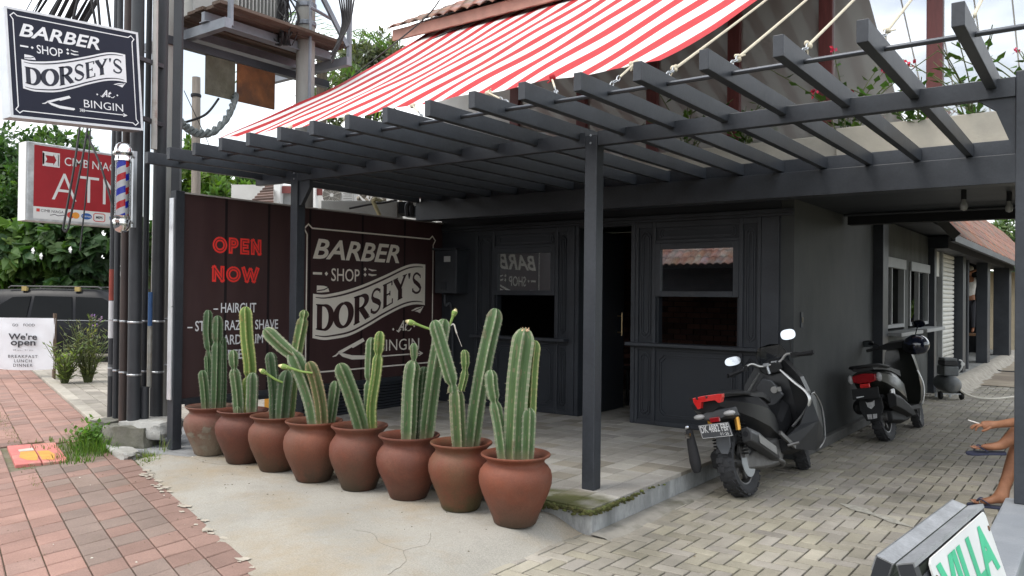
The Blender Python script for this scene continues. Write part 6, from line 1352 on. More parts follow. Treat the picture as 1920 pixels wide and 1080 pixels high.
def leaf(mb,p,d,n,l,w,col,heart=False):
    """one folded leaf at p pointing along d, facing n"""
    s=d.cross(n); 
    if s.length<1e-4: s=d.cross(Vector((.3,.2,.9)))
    s.normalize(); n=s.cross(d); 
    if heart: vs=[p,p+d*l*.05+s*w*.45-n*w*.05,p+d*l*.4+s*w*.5-n*w*.14,p+d*l-n*l*.1,p+d*l*.4-s*w*.5-n*w*.14,p+d*l*.05-s*w*.45-n*w*.05,p+d*l*.4]; fs=[(0,1,2,6),(6,2,3),(6,3,4),(0,6,4,5)]
    else: vs=[p,p+d*l*.45+s*w*.5-n*w*.12,p+d*l,p+d*l*.45-s*w*.5-n*w*.12]; fs=[(0,1,2),(0,2,3)]
    mb.cur=col; mb.add(vs,fs)
def vary(c,a=.3):
    k=gr.uniform(1-a,1+a); return (c[0]*k*gr.uniform(.85,1.15),c[1]*k,c[2]*k*gr.uniform(.8,1.2))
def crown(mb,blobs,n,l,w,cols,up=.3,droop=0,heart=False,shell=.55):
    tot=sum(b[1][0]*b[1][1]*b[1][2] for b in blobs)**1 
    for c,r in blobs:
        k=int(n*(r[0]*r[1]*r[2])/tot); c=Vector(c); col0=gr.choice(cols)
        # each blob is broken into twig clusters
        m=max(4,k//26)
        for _ in range(m):
            q=rdir(); rr=gr.uniform(shell,1.08)
            cc=c+Vector((q.x*r[0]*rr,q.y*r[1]*rr,q.z*r[2]*rr)); cs_=min(r)*gr.uniform(.12,.30); col=gr.choice(cols) if gr.random()<.5 else col0
            for _ in range(26):
                e=rdir(); p=cc+e*cs_*gr.uniform(.2,1)
                d=(e*.6+rdir()*.6+Vector((0,0,up-droop))).normalized(); nn=(rdir()*.7+Vector((0,0,.6))+q*.5).normalized()
                leaf(mb,p,d,nn,l*gr.uniform(.7,1.3),w*gr.uniform(.7,1.3),vary(col),heart)
def tree(name,label,base,top,r,blobs,n,l,w,cols,group=None,droop=0,cat='tree',heart=False,shell=.55):
    t=thing(name,label,cat,base,group); base=Vector(base); b=MB(); top=Vector(top)
    b.tube(cuberp([base,base.lerp(top,.4)+Vector((.1,.05,0))*r*3,base.lerp(top,.75),top],5),[r*(1-.6*i/15) for i in range(16)],9)
    for c,rr in blobs: 
        c=Vector(c); s=base.lerp(top,gr.uniform(.45,.95)); b.tube(cuberp([s,s.lerp(c,.5)+Vector((0,0,rr[2]*.15)),c+Vector((0,0,rr[2]*.3))],4),[r*.4*(1-.8*i/8) for i in range(9)],6)
    b.build('trunk',BARK,t,smooth=True)
    b=MB(); crown(b,blobs,n,l,w,cols,droop=droop,heart=heart,shell=shell); b.build('crown',LEAF,t,fix=False); return t
def blobs(spec,d0): # (px,py,depth,radius px)
    out=[]
    for px,py,d,rx,ry in spec: out.append((sight(px,py,d),(rx*d/1506.5,rx*d/1506.5*.8,ry*d/1506.5)))
    return out
def gnd(px,d): p=sight(px,565,d); return (p.x,p.y,0)
DG=[(.040,.085,.030),(.055,.11,.036),(.032,.068,.026),(.075,.135,.042)]; MG=[(.065,.13,.036),(.09,.17,.042),(.052,.105,.03),(.12,.20,.05)]; YGc=[(.13,.21,.035),(.10,.18,.03),(.16,.24,.05),(.07,.13,.03)]; OLc=[(.135,.155,.095),(.155,.175,.11),(.11,.13,.08)]
tree('dense_tree','tall dense dark tree behind the ATM sign',gnd(40,24),sight(50,330,24),.25,blobs([(30,300,24,70,55),(110,290,23.5,60,45),(-20,360,24,80,70),(70,370,23,75,60),(150,330,24,50,45),(20,440,23,80,60),(120,420,23.5,70,50),(-70,280,25,60,60),(165,265,25,30,25)],24),12000,.24,.11,DG+MG[:2],None,.1)
# creeper hedge over a slatted fence, heart-shaped leaves
t=thing('creeper_hedge','mass of heart leaved creeper tumbling over a fence behind the black car','hedge',gnd(100,19.5)); b=MB()
crown(b,blobs([(20,470,20,70,55),(110,455,19.6,70,50),(180,450,19.6,60,60),(60,520,20,55,40),(240,450,20,50,55),(300,450,20.5,50,50),(-60,480,20,70,70),(150,505,19.4,45,40),(205,520,20.2,25,40)],19),5200,.30,.26,DG+MG,up=0,droop=.5,heart=True,shell=.7); b.build('leaves',LEAF,t,fix=False)
b=MB()
for i in range(7): p=gnd(-60+60*i,20.2); b.tube([(p[0],p[1],0),(p[0]+.1,p[1],2.6)],.05,7)
b.build('stems',BARK,t)
WF=mat('white_flower',(.7,.7,.68),.6)
for px,py in((75,480),(60,470),(130,468)):
    b=MB(); p=sight(px,py,18.6)
    for k in range(5): leaf(b,p,Vector((math.cos(k*1.26),.3,math.sin(k*1.26))).normalized(),Vector((.5,-.8,.2)),.09,.07,(1,1,1))
    b.build('white_flower',WF,t,fix=False)

t=thing('slat_fence','thin upright bamboo slat fence showing under the creeper','fence',gnd(160,20.6)); b=MB(); a=Vector(gnd(-120,20.7)); c=Vector(gnd(420,20.7)); 
for i in range(95): p=a.lerp(c,i/94); h=1.95+gr.uniform(-.08,.08); k=gr.uniform(.6,1.2); b.cur=(k,k,k); b.bar((p.x,p.y,0),(p.x,p.y,h),.05,.02)
b.build('slats',mat('bamboo_slat',(.20,.165,.08),.8,var=.2,tone=True),t,fix=False); b=MB(); b.bar((a.x,a.y,.5),(c.x,c.y,.5),.03,.06); b.bar((a.x,a.y,1.6),(c.x,c.y,1.6),.03,.06); b.build('rails',BARK,t)
tree('broadleaf_tree','sunlit yellow green tree rising behind the left end of the maroon board',gnd(400,24),sight(395,330,24),.12,blobs([(355,300,24,30,40),(400,345,24,45,30),(350,350,23.5,30,35),(450,370,24,45,25),(420,385,23,50,25),(375,380,23.5,35,30)],24),3000,.26,.14,YGc,shell=.35)
tree('broadleaf_tree','darker green tree far behind the maroon board beside the yellow green one',gnd(470,38),sight(465,350,38),.15,blobs([(450,350,38,25,18),(480,360,38,25,18),(505,370,37,25,18)],38),1300,.36,.2,MG,shell=.4)
tree('feathery_tree','fine leaved olive green tree in front of the sky beyond the awning',gnd(690,34),sight(690,120,34),.25,blobs([(700,100,34,48,40),(735,130,34,35,40),(665,150,34,50,45),(620,190,34,45,45),(690,185,33,50,40),(745,95,34.5,22,22),(655,100,34.5,30,28)],34),7000,.34,.09,OLc,None,.1,shell=.3)
t=thing('palm_tree','palm fronds showing behind the transformer deck and looped cables','palm',gnd(606,20)); b=MB(); p0=sight(604,95,20); b.tube([(p0.x,p0.y,0),p0],.13,10); b.build('trunk',BARK,t,smooth=True); b=MB()
for k in range(17):
    a=2*PI*k/17; e=gr.uniform(-.5,.9); d=Vector((math.cos(a),math.sin(a),e)).normalized(); q=cuberp([p0,p0+d*.7,p0+d*1.4-Vector((0,0,.25)),p0+d*1.9-Vector((0,0,.8))],5)
    for i,pp in enumerate(q[2:]):
        tg=(q[min(i+3,len(q)-1)]-pp); tg=tg.normalized() if tg.length>1e-5 else d; s=tg.cross(Vector((0,0,1))).normalized()
        for sg in(-1,1): leaf(b,pp,(tg*.6+s*sg-Vector((0,0,.35))).normalized(),Vector((0,0,1)),.55,.05,vary(gr.choice(MG)))
b.build('fronds',LEAF,t,fix=False)
tree('feathery_tree','pale hazy tree above the far end of the old tiled roof',gnd(1885,44),sight(1885,430,44),.15,blobs([(1880,430,44,22,20),(1905,445,44,18,15),(1895,415,44,14,12),(1940,430,44,25,25)],44),900,.4,.12,[(.12,.18,.08),(.10,.15,.07)],shell=.3)
tree('garden_shrub','bright green bush seen through the kiosk gap',(-3.3,17.6,0),(-3.3,17.6,1.2),.05,[((-3.3,17.6,1.5),(.7,.5,.7)),((-3.9,18.4,1.9),(.9,.6,.9)),((-2.95,17.3,1.0),(.4,.3,.6))],1500,.13,.08,YGc,shell=.3)
def sprig(name,label,base,stems,h,spread,ll,lw,cols,cat='plant',group=None,fl=None,curve=.5,lpn=9):
    t=thing(name,label,cat,base,group); b=MB(); s=MB(); base=Vector(base); tips=[]
    for _ in range(stems):
        a=gr.uniform(0,2*PI); hh=h*gr.uniform(.55,1.05); d=Vector((math.cos(a)*spread,math.sin(a)*spread,0))*gr.uniform(.2,1); o=base+d*.15
        q=cuberp([o,o+Vector((0,0,hh*.5))+d*.35,o+Vector((0,0,hh))+d*(.5+curve)],5); s.tube(q,[.006*(1-.6*i/len(q))+.0015 for i in range(len(q))],5); tips.append(q[-1])
        for i in range(lpn):
            f=.2+.8*i/lpn; p=q[int(f*(len(q)-1))]; e=gr.uniform(0,2*PI); leaf(b,p,Vector((math.cos(e),math.sin(e),gr.uniform(.1,.9))).normalized(),(Vector((0,0,1))+rdir()*.4).normalized(),ll*gr.uniform(.6,1.2),lw*gr.uniform(.7,1.2),vary(gr.choice(cols)))
    s.build('stems',mat('green_stem',(.09,.11,.04),.7),t); b.build('leaves',LEAF,t,fix=False)
    if fl:
        b=MB()
        for p in tips[:fl[1]]:
            for k in range(8): leaf(b,p+rdir()*.03,rdir(),rdir(),fl[2],fl[2]*.6,vary(fl[0],.2))
        b.build('flowers',mat('petals',(1,1,1),.6,tone=True),t,fix=False)
    return t
p=gnd(168,13.2); sprig('roadside_shrub','tall thin leaved roadside shrub beside the car, right of the banner',(p[0],p[1],.05),48,1.08,.42,.15,.034,[(.16,.20,.08),(.20,.21,.11),(.11,.15,.06)],'shrub',None,((.25,.15,.3),4,.04))
p=gnd(123,13); sprig('roadside_shrub','lower pale green shrub close to the banner edge',(p[0],p[1],.05),46,.66,.34,.14,.032,[(.20,.26,.08),(.16,.22,.07)],'shrub')
# weeds and grass
def tuft(mb,c,n,h,r,cols,wd=.008):
    for _ in range(n):
        a=gr.uniform(0,2*PI); d=Vector((math.cos(a),math.sin(a),0)); p=Vector(c)+d*r*gr.random()**.6; hh=h*gr.uniform(.4,1.1); lean=d*hh*gr.uniform(.2,.9)+Vector((gr.uniform(-.3,.3),gr.uniform(-.3,.3),0))*hh
        mb.cur=vary(gr.choice(cols)); s=d.cross(Vector((0,0,1)))*wd/2; mb.add([p-s,p+s,p+lean*.4+Vector((0,0,hh*.7))+s*.7,p+lean*.4+Vector((0,0,hh*.7))-s*.7,p+lean+Vector((0,0,hh))],[(0,1,2,3),(3,2,4)])
t=thing('weed_clump','lush green weeds growing at the foot of the poles by the drain cover','weeds',(-7.7,3.75,.05)); b=MB()
for c,n,h,r in(((-7.72,3.80,.05),330,.16,.24),((-7.95,3.9,.05),130,.20,.14),((-7.5,3.78,.05),150,.12,.2),((-7.35,3.45,.05),160,.06,.22),((-7.6,3.62,.05),140,.09,.2),((-8.2,3.75,.05),160,.05,.35)): tuft(b,c,n,h,r,[(.10,.18,.035),(.13,.22,.05),(.08,.14,.03)])
for _ in range(260):
    p=Vector((-7.85+gr.gauss(0,.12),3.86+gr.gauss(0,.08),.06+abs(gr.gauss(.08,.07)))); leaf(b,p,(rdir()+Vector((0,0,.5))).normalized(),(Vector((0,0,1))+rdir()*.5).normalized(),.055,.042,vary((.12,.23,.045)))
b.build('blades',LEAF,t,fix=False)
t=thing('grass_tuft','small bright grass tuft at the foot of the board post','weeds',(-7.0,3.96,.05)); b=MB()
for c,n,h,r in(((-7.0,3.92,.055),90,.06,.12),((-6.85,3.88,.055),60,.045,.12),((-6.93,4.03,.08),14,.16,.05)): tuft(b,c,n,h,r,[(.19,.25,.06),(.15,.22,.05),(.24,.27,.09)],.006)
b.build('blades',LEAF,t,fix=False)
b=MB()
for i in range(260):
    u=gr.uniform(0,4.5); p=O_+A_*(63.5*du-u)+B_*gr.uniform(-.93,-.80) if i%3 else O_+A_*(63.5*du-gr.uniform(0,.9))+B_*gr.uniform(-.02,.14); tuft(b,(p.x,p.y,.05),2,.018,.015,[(.14,.17,.05),(.10,.12,.04)],.005)
kind(b.build('joint_moss',LEAF,fix=False),'stuff')
# fallen bits on the ground
b=MB(); 
for i in range(420):
    if i<160: x,y=gr.uniform(-7.2,-3.5),gr.uniform(1.2,3.4); z=.0575
    elif i<260: x=gr.uniform(-6.6,-2.9); y=gr.uniform(3.6,4.45); z=ap_h(x,y)+.002
    else: x,y=gr.uniform(-2.3,.4),gr.uniform(2.6,14); z=.004
    if i<260 and y>3.639+(x+6.535)*-.35 and z==.0575: continue
    k=gr.uniform(.25,.8); b.cur=(.22*k,.17*k,.10*k) if gr.random()<.8 else (.6,.58,.5); s=gr.uniform(.003,.010); a=gr.uniform(0,PI); d=Vector((math.cos(a),math.sin(a),0)); n=Vector((-d.y,d.x,0))
    p=Vector((x,y,z)); b.add([p-d*s,p+n*s*.5+Vector((0,0,.004)),p+d*s,p-n*s*.5],[(0,1,2,3)])
kind(b.build('ground_litter',mat('dry_litter',(1,1,1),.9,tone=True),fix=False),'stuff')
# climbing plants in the parapet planter
PLC=[(.06,.12,.03),(.09,.17,.04),(.05,.09,.025)]
for i,(x,h,lb,fl) in enumerate(((-3.75,.75,'leafy climber hanging in front of the parapet under the first long rope',None),(-3.1,.65,'leafy climber on the parapet under the second long rope',None),(-2.05,.85,'leggy climber with red flower cluster above the parapet',((.55,.03,.07),6,.05)),(-1.42,.6,'leafy climber on the parapet by the thick maroon mullion',None),(-.95,.75,'arching thin climber on the parapet before the white glass',None),(-.42,.95,'tall leafy climber beside the right pergola post',((.5,.04,.1),2,.04)),(-5.0,.5,'dark leaved climber seen between the rafters behind the middle post',None))):
    sprig('climbing_plant',lb,(x,8.3,3.12),9,h,.55,.13,.075,PLC,'plant','climbing plants on the parapet',fl,.9,7)
for i in range(46):   # more trailing leaves over the front
    pass
# ================================================================ things behind the maroon board
t=thing('neighbour_house','neighbouring white walled house with brown corrugated roof behind the maroon board','building',(-13,12,0))
F3=Vector((-.594,.804,0)).normalized(); R3=Vector((.804,.594,0)).normalized()
def wallq(mb,px0,px1,py0,py1,d,th=.2):
    a=sight(px0,py1,d);c=sight(px1,py0,d); z0,z1=a.z,c.z; p=Vector((a.x,a.y,0));q=Vector((c.x,c.y,0))
    vs=[Vector((e.x,e.y,z)) for e in(p,q,q+F3*th,p+F3*th) for z in(z0,z1)]
    mb.add(vs,[(0,2,3,1),(2,4,5,3),(4,6,7,5),(6,0,1,7),(0,6,4,2),(1,3,5,7)])
WH=mat('dingy_white_wall',(.50,.50,.48),.8,var=.12,scale=1.5,bump=.1)
b=MB(); wallq(b,430,830,350,620,17,.3); b.build('wall',WH,t)
b=MB(); wallq(b,513,526,330,400,15.5); b.build('post',WHITEP,t); b=MB(); wallq(b,584,592,330,395,15.5); b.build('post',WHITEP,t)
RDP=mat('dull_red_panel',(.20,.06,.055),.7,var=.2)
for a_ in((527,545,349,362),(594,604,350,366),(760,790,352,372)): b=MB(); wallq(b,*a_,15.6,.05); b.build('red_panel',RDP,t)
b=MB(); wallq(b,527,548,362,392,15.7,.05); b.build('grey_panel',GREYF,t)
b=MB(); e0=sight(462,385,14.5); e1=sight(512,345,14.5)
for i in range(16):
    a=sight(455+4*i,383-2.55*i,14.6); c=sight(513,350+2.6*(i%8),14.6)
q0=[sight(462,388,14.4),sight(513,385,14.4),sight(513,340,16.2),sight(505,342,16.2)]
for i in range(9):
    f0,f1=i/9,(i+1)/9; A0=q0[0].lerp(q0[3],f0);B0=q0[1].lerp(q0[2],f0);A1=q0[0].lerp(q0[3],f1);B1=q0[1].lerp(q0[2],f1); l=Vector((0,0,.035)); k=gr.uniform(.6,1.2); b.cur=(k,k,k)
    b.add([A0+l,B0+l,B1,A1,A0-l,B0-l],[(0,1,2,3),(0,4,5,1)])
b.build('corrugated_roof',mat('brown_corrugated',(.13,.085,.07),.85,var=.3,scale=4,tone=True),t,fix=False)
t=thing('air_conditioner','white outdoor air conditioner unit with round fan grille behind the board','air conditioner',sight(632,385,12))
def bx3(mb,px0,px1,py0,py1,d,dep): wallq(mb,px0,px1,py0,py1,d,dep)
b=MB(); wallq(b,604,664,338,391,12,.32); bd_=b.build('case',WHITEP,t,bevel=.012)
c=sight(622,366,11.99); Mf=frame(c,R3,(0,0,1))
b=MB(); 
for k in range(7): rr=.135-.018*k; pts=[Mf@Vector((rr*math.cos(2*PI*i/28),rr*math.sin(2*PI*i/28)*1.0,.012)) for i in range(28)]; b.tube(pts+[pts[0]],.0035,4,cap=False)
for k in range(8): b.tube([Mf@Vector((.02*math.cos(k*PI/4),.02*math.sin(k*PI/4),.014)),Mf@Vector((.138*math.cos(k*PI/4+.3),.138*math.sin(k*PI/4+.3),.012))],.004,4)
b.build('fan_grille',mat('grille_grey',(.5,.49,.45),.5),bd_)
b=MB(); b.add([Mf@Vector((.14*math.cos(2*PI*i/28),.14*math.sin(2*PI*i/28),.006)) for i in range(28)],[tuple(range(28))]); b.build('fan_recess',mat('fan_dark',(.16,.155,.14),.8),bd_)
b=MB(); b.lathe([(0,.016),(.03,.016),(.032,.01)],Mf@Vector((0,0,0)),14,Mf.to_3x3().to_4x4(),cap=False); b.build('fan_hub',WHITEP,bd_)
b=MB(); 
for k in range(9): p=sight(643,350+4.4*k,11.985);q=sight(660,350+4.4*k,11.985); b.bar(p,q,.004,.008)
b.build('louvre_slots',GREYF,bd_)
t=thing('grey_block','pale grey rendered block with a dark end behind the top of the board','wall',sight(710,395,10.5))
b=MB(); wallq(b,600,746,377,520,10.5,.5); b.build('wall_body',mat('pale_grey_render',(.36,.37,.36),.8,var=.1,scale=3,bump=.2),t,bevel=.01)
b=MB(); wallq(b,746.5,766,378,400,10.45,.4); b.build('dark_box',DARKIN,t)
P=lambda x,y,d=10.3: sight(x,y,d)
cable('yellowed flexible pipe bent over the grey block',[P(712,404),P(703,385),P(700,377),P(705,373),P(715,376,10.6)],.028,mat('yellowed_pipe',(.42,.38,.22),.6))
cable('black hose end curling beside the roof beam',[P(764,406,10),P(763,388,10),P(768,380,10),P(773,384,10),P(772,405,10)],.03)
cable('pale wire slung across the grey block',[P(655,391),P(690,384),P(720,380),P(745,375)],.014,CABLE)
t=thing('junk_pile','jumble of grey conduit fittings on the neighbouring wall','fittings',P(680,372,11)); b=MB()
for k in range(16): p=P(668+gr.uniform(0,85),374+gr.uniform(-8,4),11.2+gr.uniform(-.2,.2)); b.tube([p,p+Vector((gr.uniform(-.15,.15),gr.uniform(-.15,.15),gr.uniform(-.12,.16)))],gr.uniform(.012,.03),6)
b.build('fittings',mat('rusty_grey_fittings',(.25,.22,.18),.8,var=.4,scale=9),t)
# ================================================================ the house across the street, mirrored in the shop window
t=thing('opposite_house','low tiled house across the street seen only mirrored in the shop windows','building',(-7,-6,0))
b=MB(); b.box(-13,-8.2,0,-1,-8,4.0); b.build('wall',mat('shadow_wall',(.06,.06,.065),.9),t); b=MB(); b.box(-7.0,-6.1,0,-6.6,-5.8,2.6); b.build('column',WHITEP,t)
b=MB(); b.box(-13,-6.2,2.42,-1,-6.0,2.55); b.build('eave_beam',BLK2,t)
b=MB(); tiled(b,-13,-1,(0,0),(.80,.6),9); b.v=[(x,-5.7-y,2.5+z) for x,y,z in b.v]; b.build('tile_roof',TILE,t,fix=False)
# a far wood that closes the horizon behind everything
b=MB()
for i in range(230):
    a=rad(gr.uniform(-118,35)); d=gr.uniform(62,95); c=(math.sin(a)*d,math.cos(a)*d,gr.uniform(.5,3.2)); 
    crown(b,[(c,(gr.uniform(3,6),gr.uniform(3,6),gr.uniform(2,4)))],110,1.5,.8,[(.05,.085,.04),(.06,.10,.045),(.045,.07,.035)],shell=.6)
kind(b.build('distant_wood',LEAF,fix=False),'stuff')
# ================================================================ people
def skinned(name,m,parent,nodes,edges,sub=2,root=0):
    """one continuous surface grown over a skeleton: nodes = (point, radius or (rx,ry))"""
    me=bpy.data.meshes.new(name); me.from_pydata([tuple(n[0]) for n in nodes],edges,[]); me.materials.append(m)
    o=bpy.data.objects.new(name,me); COL.objects.link(o); o.parent=parent
    mo=o.modifiers.new('skin','SKIN'); mo.use_smooth_shade=True; sv=me.skin_vertices[0].data
    for i,n in enumerate(nodes): r=n[1]; sv[i].radius=r if hasattr(r,'__len__') else (r,r); sv[i].use_root=(i==root)
    s=o.modifiers.new('sub','SUBSURF'); s.levels=sub; s.render_levels=sub; return o
SKINB=mat('brown_skin',(.31,.145,.08),.55,var=.16,scale=18,bump=.2,bscale=110,col2=(.22,.095,.052),c2pos=(.42,.68),spec=.35); NAIL=mat('nail',(.50,.30,.23),.4)
# seated man: only an arm and the lower legs show beside the right post. Local frame: he faces -x
t=thing('person','person seated behind the right post with crossed legs holding a cigarette in navy flip flops','person',(-.185,7.05,0),None,(0,0,0))
V=Vector
nd=[];ed=[]
def N_(p,r,par=None):
    nd.append((V(p),r)); 
    if par is not None: ed.append((par,len(nd)-1))
    return len(nd)-1
pel=N_((.0,0,.50),(.15,.13)); w_1=N_((.02,0,.66),(.135,.11),pel); ch=N_((.0,0,.86),(.155,.12),w_1); sh_=N_((-.02,0,1.00),(.14,.11),ch); nk=N_((-.03,0,1.08),.055,sh_); hd=N_((-.05,0,1.17),(.078,.085),nk); ht=N_((-.05,0,1.27),(.07,.078),hd)
# right leg (far side, +y) planted; left leg (near side) crossed over it
h1=N_((-.03,.10,.48),.085,pel); k1=N_((-.33,.06,.49),.062,h1); c1=N_((-.37,.03,.33),.056,k1); a1=N_((-.44,-.02,.09),.036,c1); hl=N_((-.415,-.035,.045),.034,a1)
f1=N_((-.50,-.04,.055),(.035,.030),a1); f2=N_((-.575,-.05,.035),(.042,.018),f1)
h2=N_((-.03,-.10,.50),.085,pel); k2=N_((-.36,-.08,.60),.064,h2); c2=N_((-.385,-.075,.52),.054,k2); a2=N_((-.43,-.07,.475),.036,c2)
nd[k2]=(V((-.30,-.02,.63)),.064); nd[c2]=(V((-.37,-.07,.54)),.054); nd[a2]=(V((-.44,-.085,.475)),.036)
g1=N_((-.505,-.10,.465),(.035,.03),a2); g2=N_((-.565,-.115,.455),(.042,.018),g1)
# left arm towards the viewer, forearm over the knee
s2=N_((-.02,-.18,.98),.055,sh_); e2=N_((-.16,-.20,.72),.044,s2); fm=N_((-.32,-.16,.675),.04,e2); wr=N_((-.455,-.13,.64),(.027,.022),fm); pm=N_((-.510,-.126,.630),(.037,.021),wr); pk=N_((-.548,-.126,.624),(.034,.016),pm); N_((-.556,-.126,.621),(.030,.013),pk)
s1=N_((-.02,.18,.98),.055,sh_); e1=N_((-.06,.24,.72),.044,s1); w1=N_((-.16,.10,.62),.027,e1); p1=N_((-.21,.06,.60),(.034,.018),w1)
skinned('body',SKINB,t,nd,ed)
def digits(nm,root,dirs,segs,rad_,mm=SKINB,ns=2):
    for i,(off,ds,ls) in enumerate(zip(root,dirs,segs)):
        p=V(off); q=[(p,rad_[i])]
        for d,l in zip(ds,ls): p=p+V(d).normalized()*l; q.append((p.copy(),rad_[i]*(.94**len(q))))
        o=skinned(nm,mm,t,q,[(k,k+1) for k in range(len(q)-1)],ns)
# fingers of the left hand, drooping and unequal; the thumb leaves the side of the palm
digits('finger',[(-.545,-.149,.626),(-.552,-.133,.627),(-.551,-.117,.627),(-.544,-.102,.625)],
 [[(-.9,-.1,-.3),(-.6,0,-.8),(-.2,.1,-1)],[(-1,0,-.15),(-.75,0,-.65),(-.4,0,-.9)],[(-1,.05,-.1),(-.85,0,-.5),(-.6,0,-.8)],[(-.9,.1,-.2),(-.6,.1,-.8),(-.3,0,-1)]],
 [[.030,.024,.018],[.038,.028,.021],[.042,.030,.022],[.036,.026,.019]],[.0088,.0098,.0100,.0094])
digits('thumb',[(-.49,-.148,.622)],[[(-.6,-.5,-.5),(-.8,.0,-.5),(-.9,.1,-.3)]],[[.03,.028,.02]],[.0105])
b=MB(); b.tube([(-.572,-.110,.632),(-.646,-.118,.652)],.0042,10); b.v=[(x-.185,y+7.05,z) for x,y,z in b.v]; tag(b.build('cigarette',mat('cigarette_paper',(.75,.73,.70),.7),smooth=True),'white cigarette held between the fingers beside the right post','cigarette')
# toes and flip flops
def foot(base,tip,up,side,zoff,lift):
    """base = ball of foot centre, tip = toe direction, side = towards the little toe"""
    base=V(base);tip=V(tip).normalized();side=V(side).normalized();up=V(up).normalized()
    for i,(s,l,r) in enumerate(((-.030,.042,.0125),(-.011,.034,.009),(.005,.030,.0085),(.019,.026,.008),(.032,.020,.0075))):
        p=base+side*s+tip*.0; q=[(p-tip*.015,r),(p+tip*l*.6+up*.004,r),(p+tip*l,r*.92)]; skinned('toe',SKINB,t,q,[(0,1),(1,2)],2)
        m_=MB(); m_.ball(p+tip*(l+.002)+up*r*.75,(r*.55,r*.55,r*.25),8,5); m_.build('toenail',NAIL,t,smooth=True,local=True)
NAVY=mat('navy_foam',(.022,.026,.055),.7,var=.15,bump=.1); STRAP=mat('navy_strap',(.030,.035,.075),.5)
def flip(heel,toe,up,side):
    heel=V(heel);toe=V(toe);ax=(toe-heel);Ln=ax.length;ax.normalize();side=V(side).normalized();up=V(up).normalized()
    pr=[(-.06,.0),(-.05,.028),(0,.036),(.35,.034),(.55,.038),(.75,.05),(.9,.048),(1.02,.03),(1.06,0)]
    out=[heel+ax*Ln*a+side*w for a,w in pr]+[heel+ax*Ln*a-side*w*1.02 for a,w in reversed(pr[1:-1])]
    m_=MB(); m_.loft([[p-up*.016 for p in out],[p for p in out]]); so=m_.build('flip_flop',NAVY,t,local=True,bevel=.004)
    m_=MB(); k=heel+ax*Ln*.82-side*.012+up*.012
    for s in(-1,1): m_.tube(cuberp([k,heel+ax*Ln*.68+side*s*.032+up*.045,heel+ax*Ln*.45+side*s*.040+up*.012],6),[.006]+[.008]*12,6,sq=.6)
    m_.build('strap',STRAP,so,local=True,smooth=True)
foot((-.590,-.052,.030),(-1,-.12,-.05),(0,0,1),(.12,-1,0),0,0); flip((-.395,-.028,.016),(-.645,-.060,.016),(0,0,1),(.1,-1,0))
foot((-.580,-.120,.450),(-1,-.25,-.12),(-.1,0,1),(.25,-1,.0),0,0); flip((-.415,-.075,.432),(-.645,-.135,.414),(-.1,0,1),(.22,-1,-.1))
sh=[((.0,0,.50),(.17,.15)),((-.03,.10,.49),.105),((-.27,.065,.505),.082),((-.03,-.10,.51),.105),((-.24,-.05,.60),.082),((.02,0,.6),(.15,.13))]
skinned('shorts',mat('dark_shorts',(.03,.035,.05),.85),t,[(V(p),r) for p,r in sh],[(0,1),(1,2),(0,3),(3,4),(0,5)])
sh=[((.02,0,.62),(.155,.13)),((0,0,.86),(.17,.135)),((-.02,0,1.0),(.15,.12)),((-.02,-.17,.97),.072),((-.09,-.195,.84),.064),((-.02,.17,.97),.072),((-.04,.215,.84),.064)]
skinned('shirt',mat('grey_shirt',(.16,.17,.19),.9),t,[(V(p),r) for p,r in sh],[(0,1),(1,2),(2,3),(3,4),(2,5),(5,6)])
b=MB(); b.ball((-.035,0,1.26),(.098,.088,.088),16,10); b.build('hair',mat('black_hair',(.012,.011,.010),.7,bump=.4),t,smooth=True,local=True)
b=MB(); b.lathe([(0,0),(.006,.0),(.011,.012),(0,.02)],(-.142,0,1.19),8,Matrix.Rotation(-PI/2,4,'Y')); b.build('nose',SKINB,t,smooth=True,local=True)
for s in(-1,1):
    b=MB(); b.ball((-.122,s*.032,1.215),(.010,.014,.008),10,6); b.build('eye',mat('eye_white',(.6,.58,.55),.3),t,smooth=True,local=True); b=MB(); b.ball((-.05,s*.080,1.20),(.018,.008,.028),8,6); b.build('ear',SKINB,t,smooth=True,local=True)
b=MB(); b.ball((-.126,0,1.15),(.006,.026,.007),10,5); b.build('mouth',mat('lip',(.25,.09,.07),.5),t,smooth=True,local=True)
t=thing('plastic_stool','low stool under the seated person behind the right post','stool',(-.165,7.05,0)); b=MB(); b.box(-.345,6.88,.34,.035,7.22,.37); b.build('seat',BLK,t,bevel=.006)
for x in(-.325,-.015):
    for y in(6.9,7.17): b=MB(); b.box(x,y,0,x+.03,y+.03,.34); b.build('leg',BLK,t)
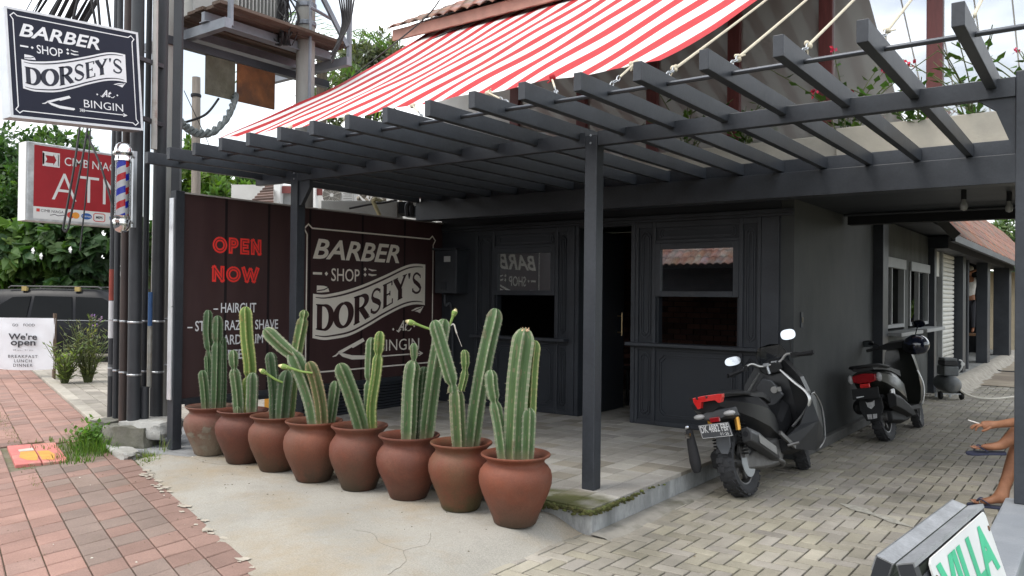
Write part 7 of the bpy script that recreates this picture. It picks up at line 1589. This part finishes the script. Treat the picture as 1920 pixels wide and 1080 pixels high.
# a worker far down the drive, arms raised, on a wooden trestle
WX,WY,WZ=-2.86,23.8,.72
t=thing('person','person in white shirt and dark trousers reaching up between the far columns','person',(WX,WY,WZ))
nd=[];ed=[]
pel=N_((0,0,.88),(.14,.11)); ch=N_((0,0,1.2),(.16,.11),pel); sh_=N_((0,0,1.38),(.15,.10),ch); nk=N_((0,0,1.47),.055,sh_); hd=N_((.02,0,1.56),(.075,.085),nk); N_((.02,0,1.66),(.07,.075),hd)
for s in(-1,1):
    h=N_((s*.09,0,.80),.085,pel); kn=N_((s*.10,-.03,.45),.06,h); an=N_((s*.10,.02,.08),.04,kn); N_((s*.10,-.10,.04),(.04,.03),an)
    sd=N_((s*.20,0,1.36),.055,sh_); e=N_((s*.24+.12,-.10,1.50),.045,sd); wv=N_((s*.12+.30,-.16,1.62),.032,e); N_((s*.10+.37,-.16,1.64),(.035,.02),wv)
skinned('body',SKINB,t,nd,ed)
skinned('shirt',mat('white_shirt',(.62,.62,.60),.9,var=.2,scale=9),t,[(V(p),r) for p,r in(((0,0,.9),(.155,.125)),((0,0,1.2),(.18,.13)),((0,0,1.39),(.16,.11)),((-.2,0,1.37),.075),((-.14,-.06,1.45),.066),((.2,0,1.37),.075),((.30,-.06,1.45),.066))],[(0,1),(1,2),(2,3),(3,4),(2,5),(5,6)])
skinned('trousers',mat('dark_trousers',(.03,.032,.04),.9),t,[(V(p),r) for p,r in(((0,0,.86),(.155,.125)),((-.09,0,.78),.10),((-.10,-.03,.45),.075),((-.10,.02,.12),.06),((.09,0,.78),.10),((.10,-.03,.45),.075),((.10,.02,.12),.06))],[(0,1),(1,2),(2,3),(0,4),(4,5),(5,6)])
b=MB(); b.ball((WX+.02,WY+.01,WZ+1.67),(.10,.11,.085),14,9); b.build('cap',mat('pale_cap',(.55,.55,.52),.8),t,smooth=True)
t=thing('trestle','rough brown wooden trestle under the worker between the far columns','trestle',(WX,WY,.15)); b=MB(); b.box(WX-.35,WY-.3,.66,WX+.35,WY+.3,.715); b.build('top',mat('brown_timber',(.20,.11,.06),.85,var=.3),t)
for s in(-1,1): b=MB(); b.bar((WX+s*.25,WY-.25,.66),(WX+s*.38,WY-.28,.15),.06,.04); b.bar((WX+s*.25,WY+.25,.66),(WX+s*.38,WY+.28,.15),.06,.04); b.bar((WX+s*.32,WY-.27,.38),(WX+s*.32,WY+.27,.38),.05,.04); b.build('leg_frame',mat('brown_timber_leg',(.17,.10,.055),.85,var=.3),t)
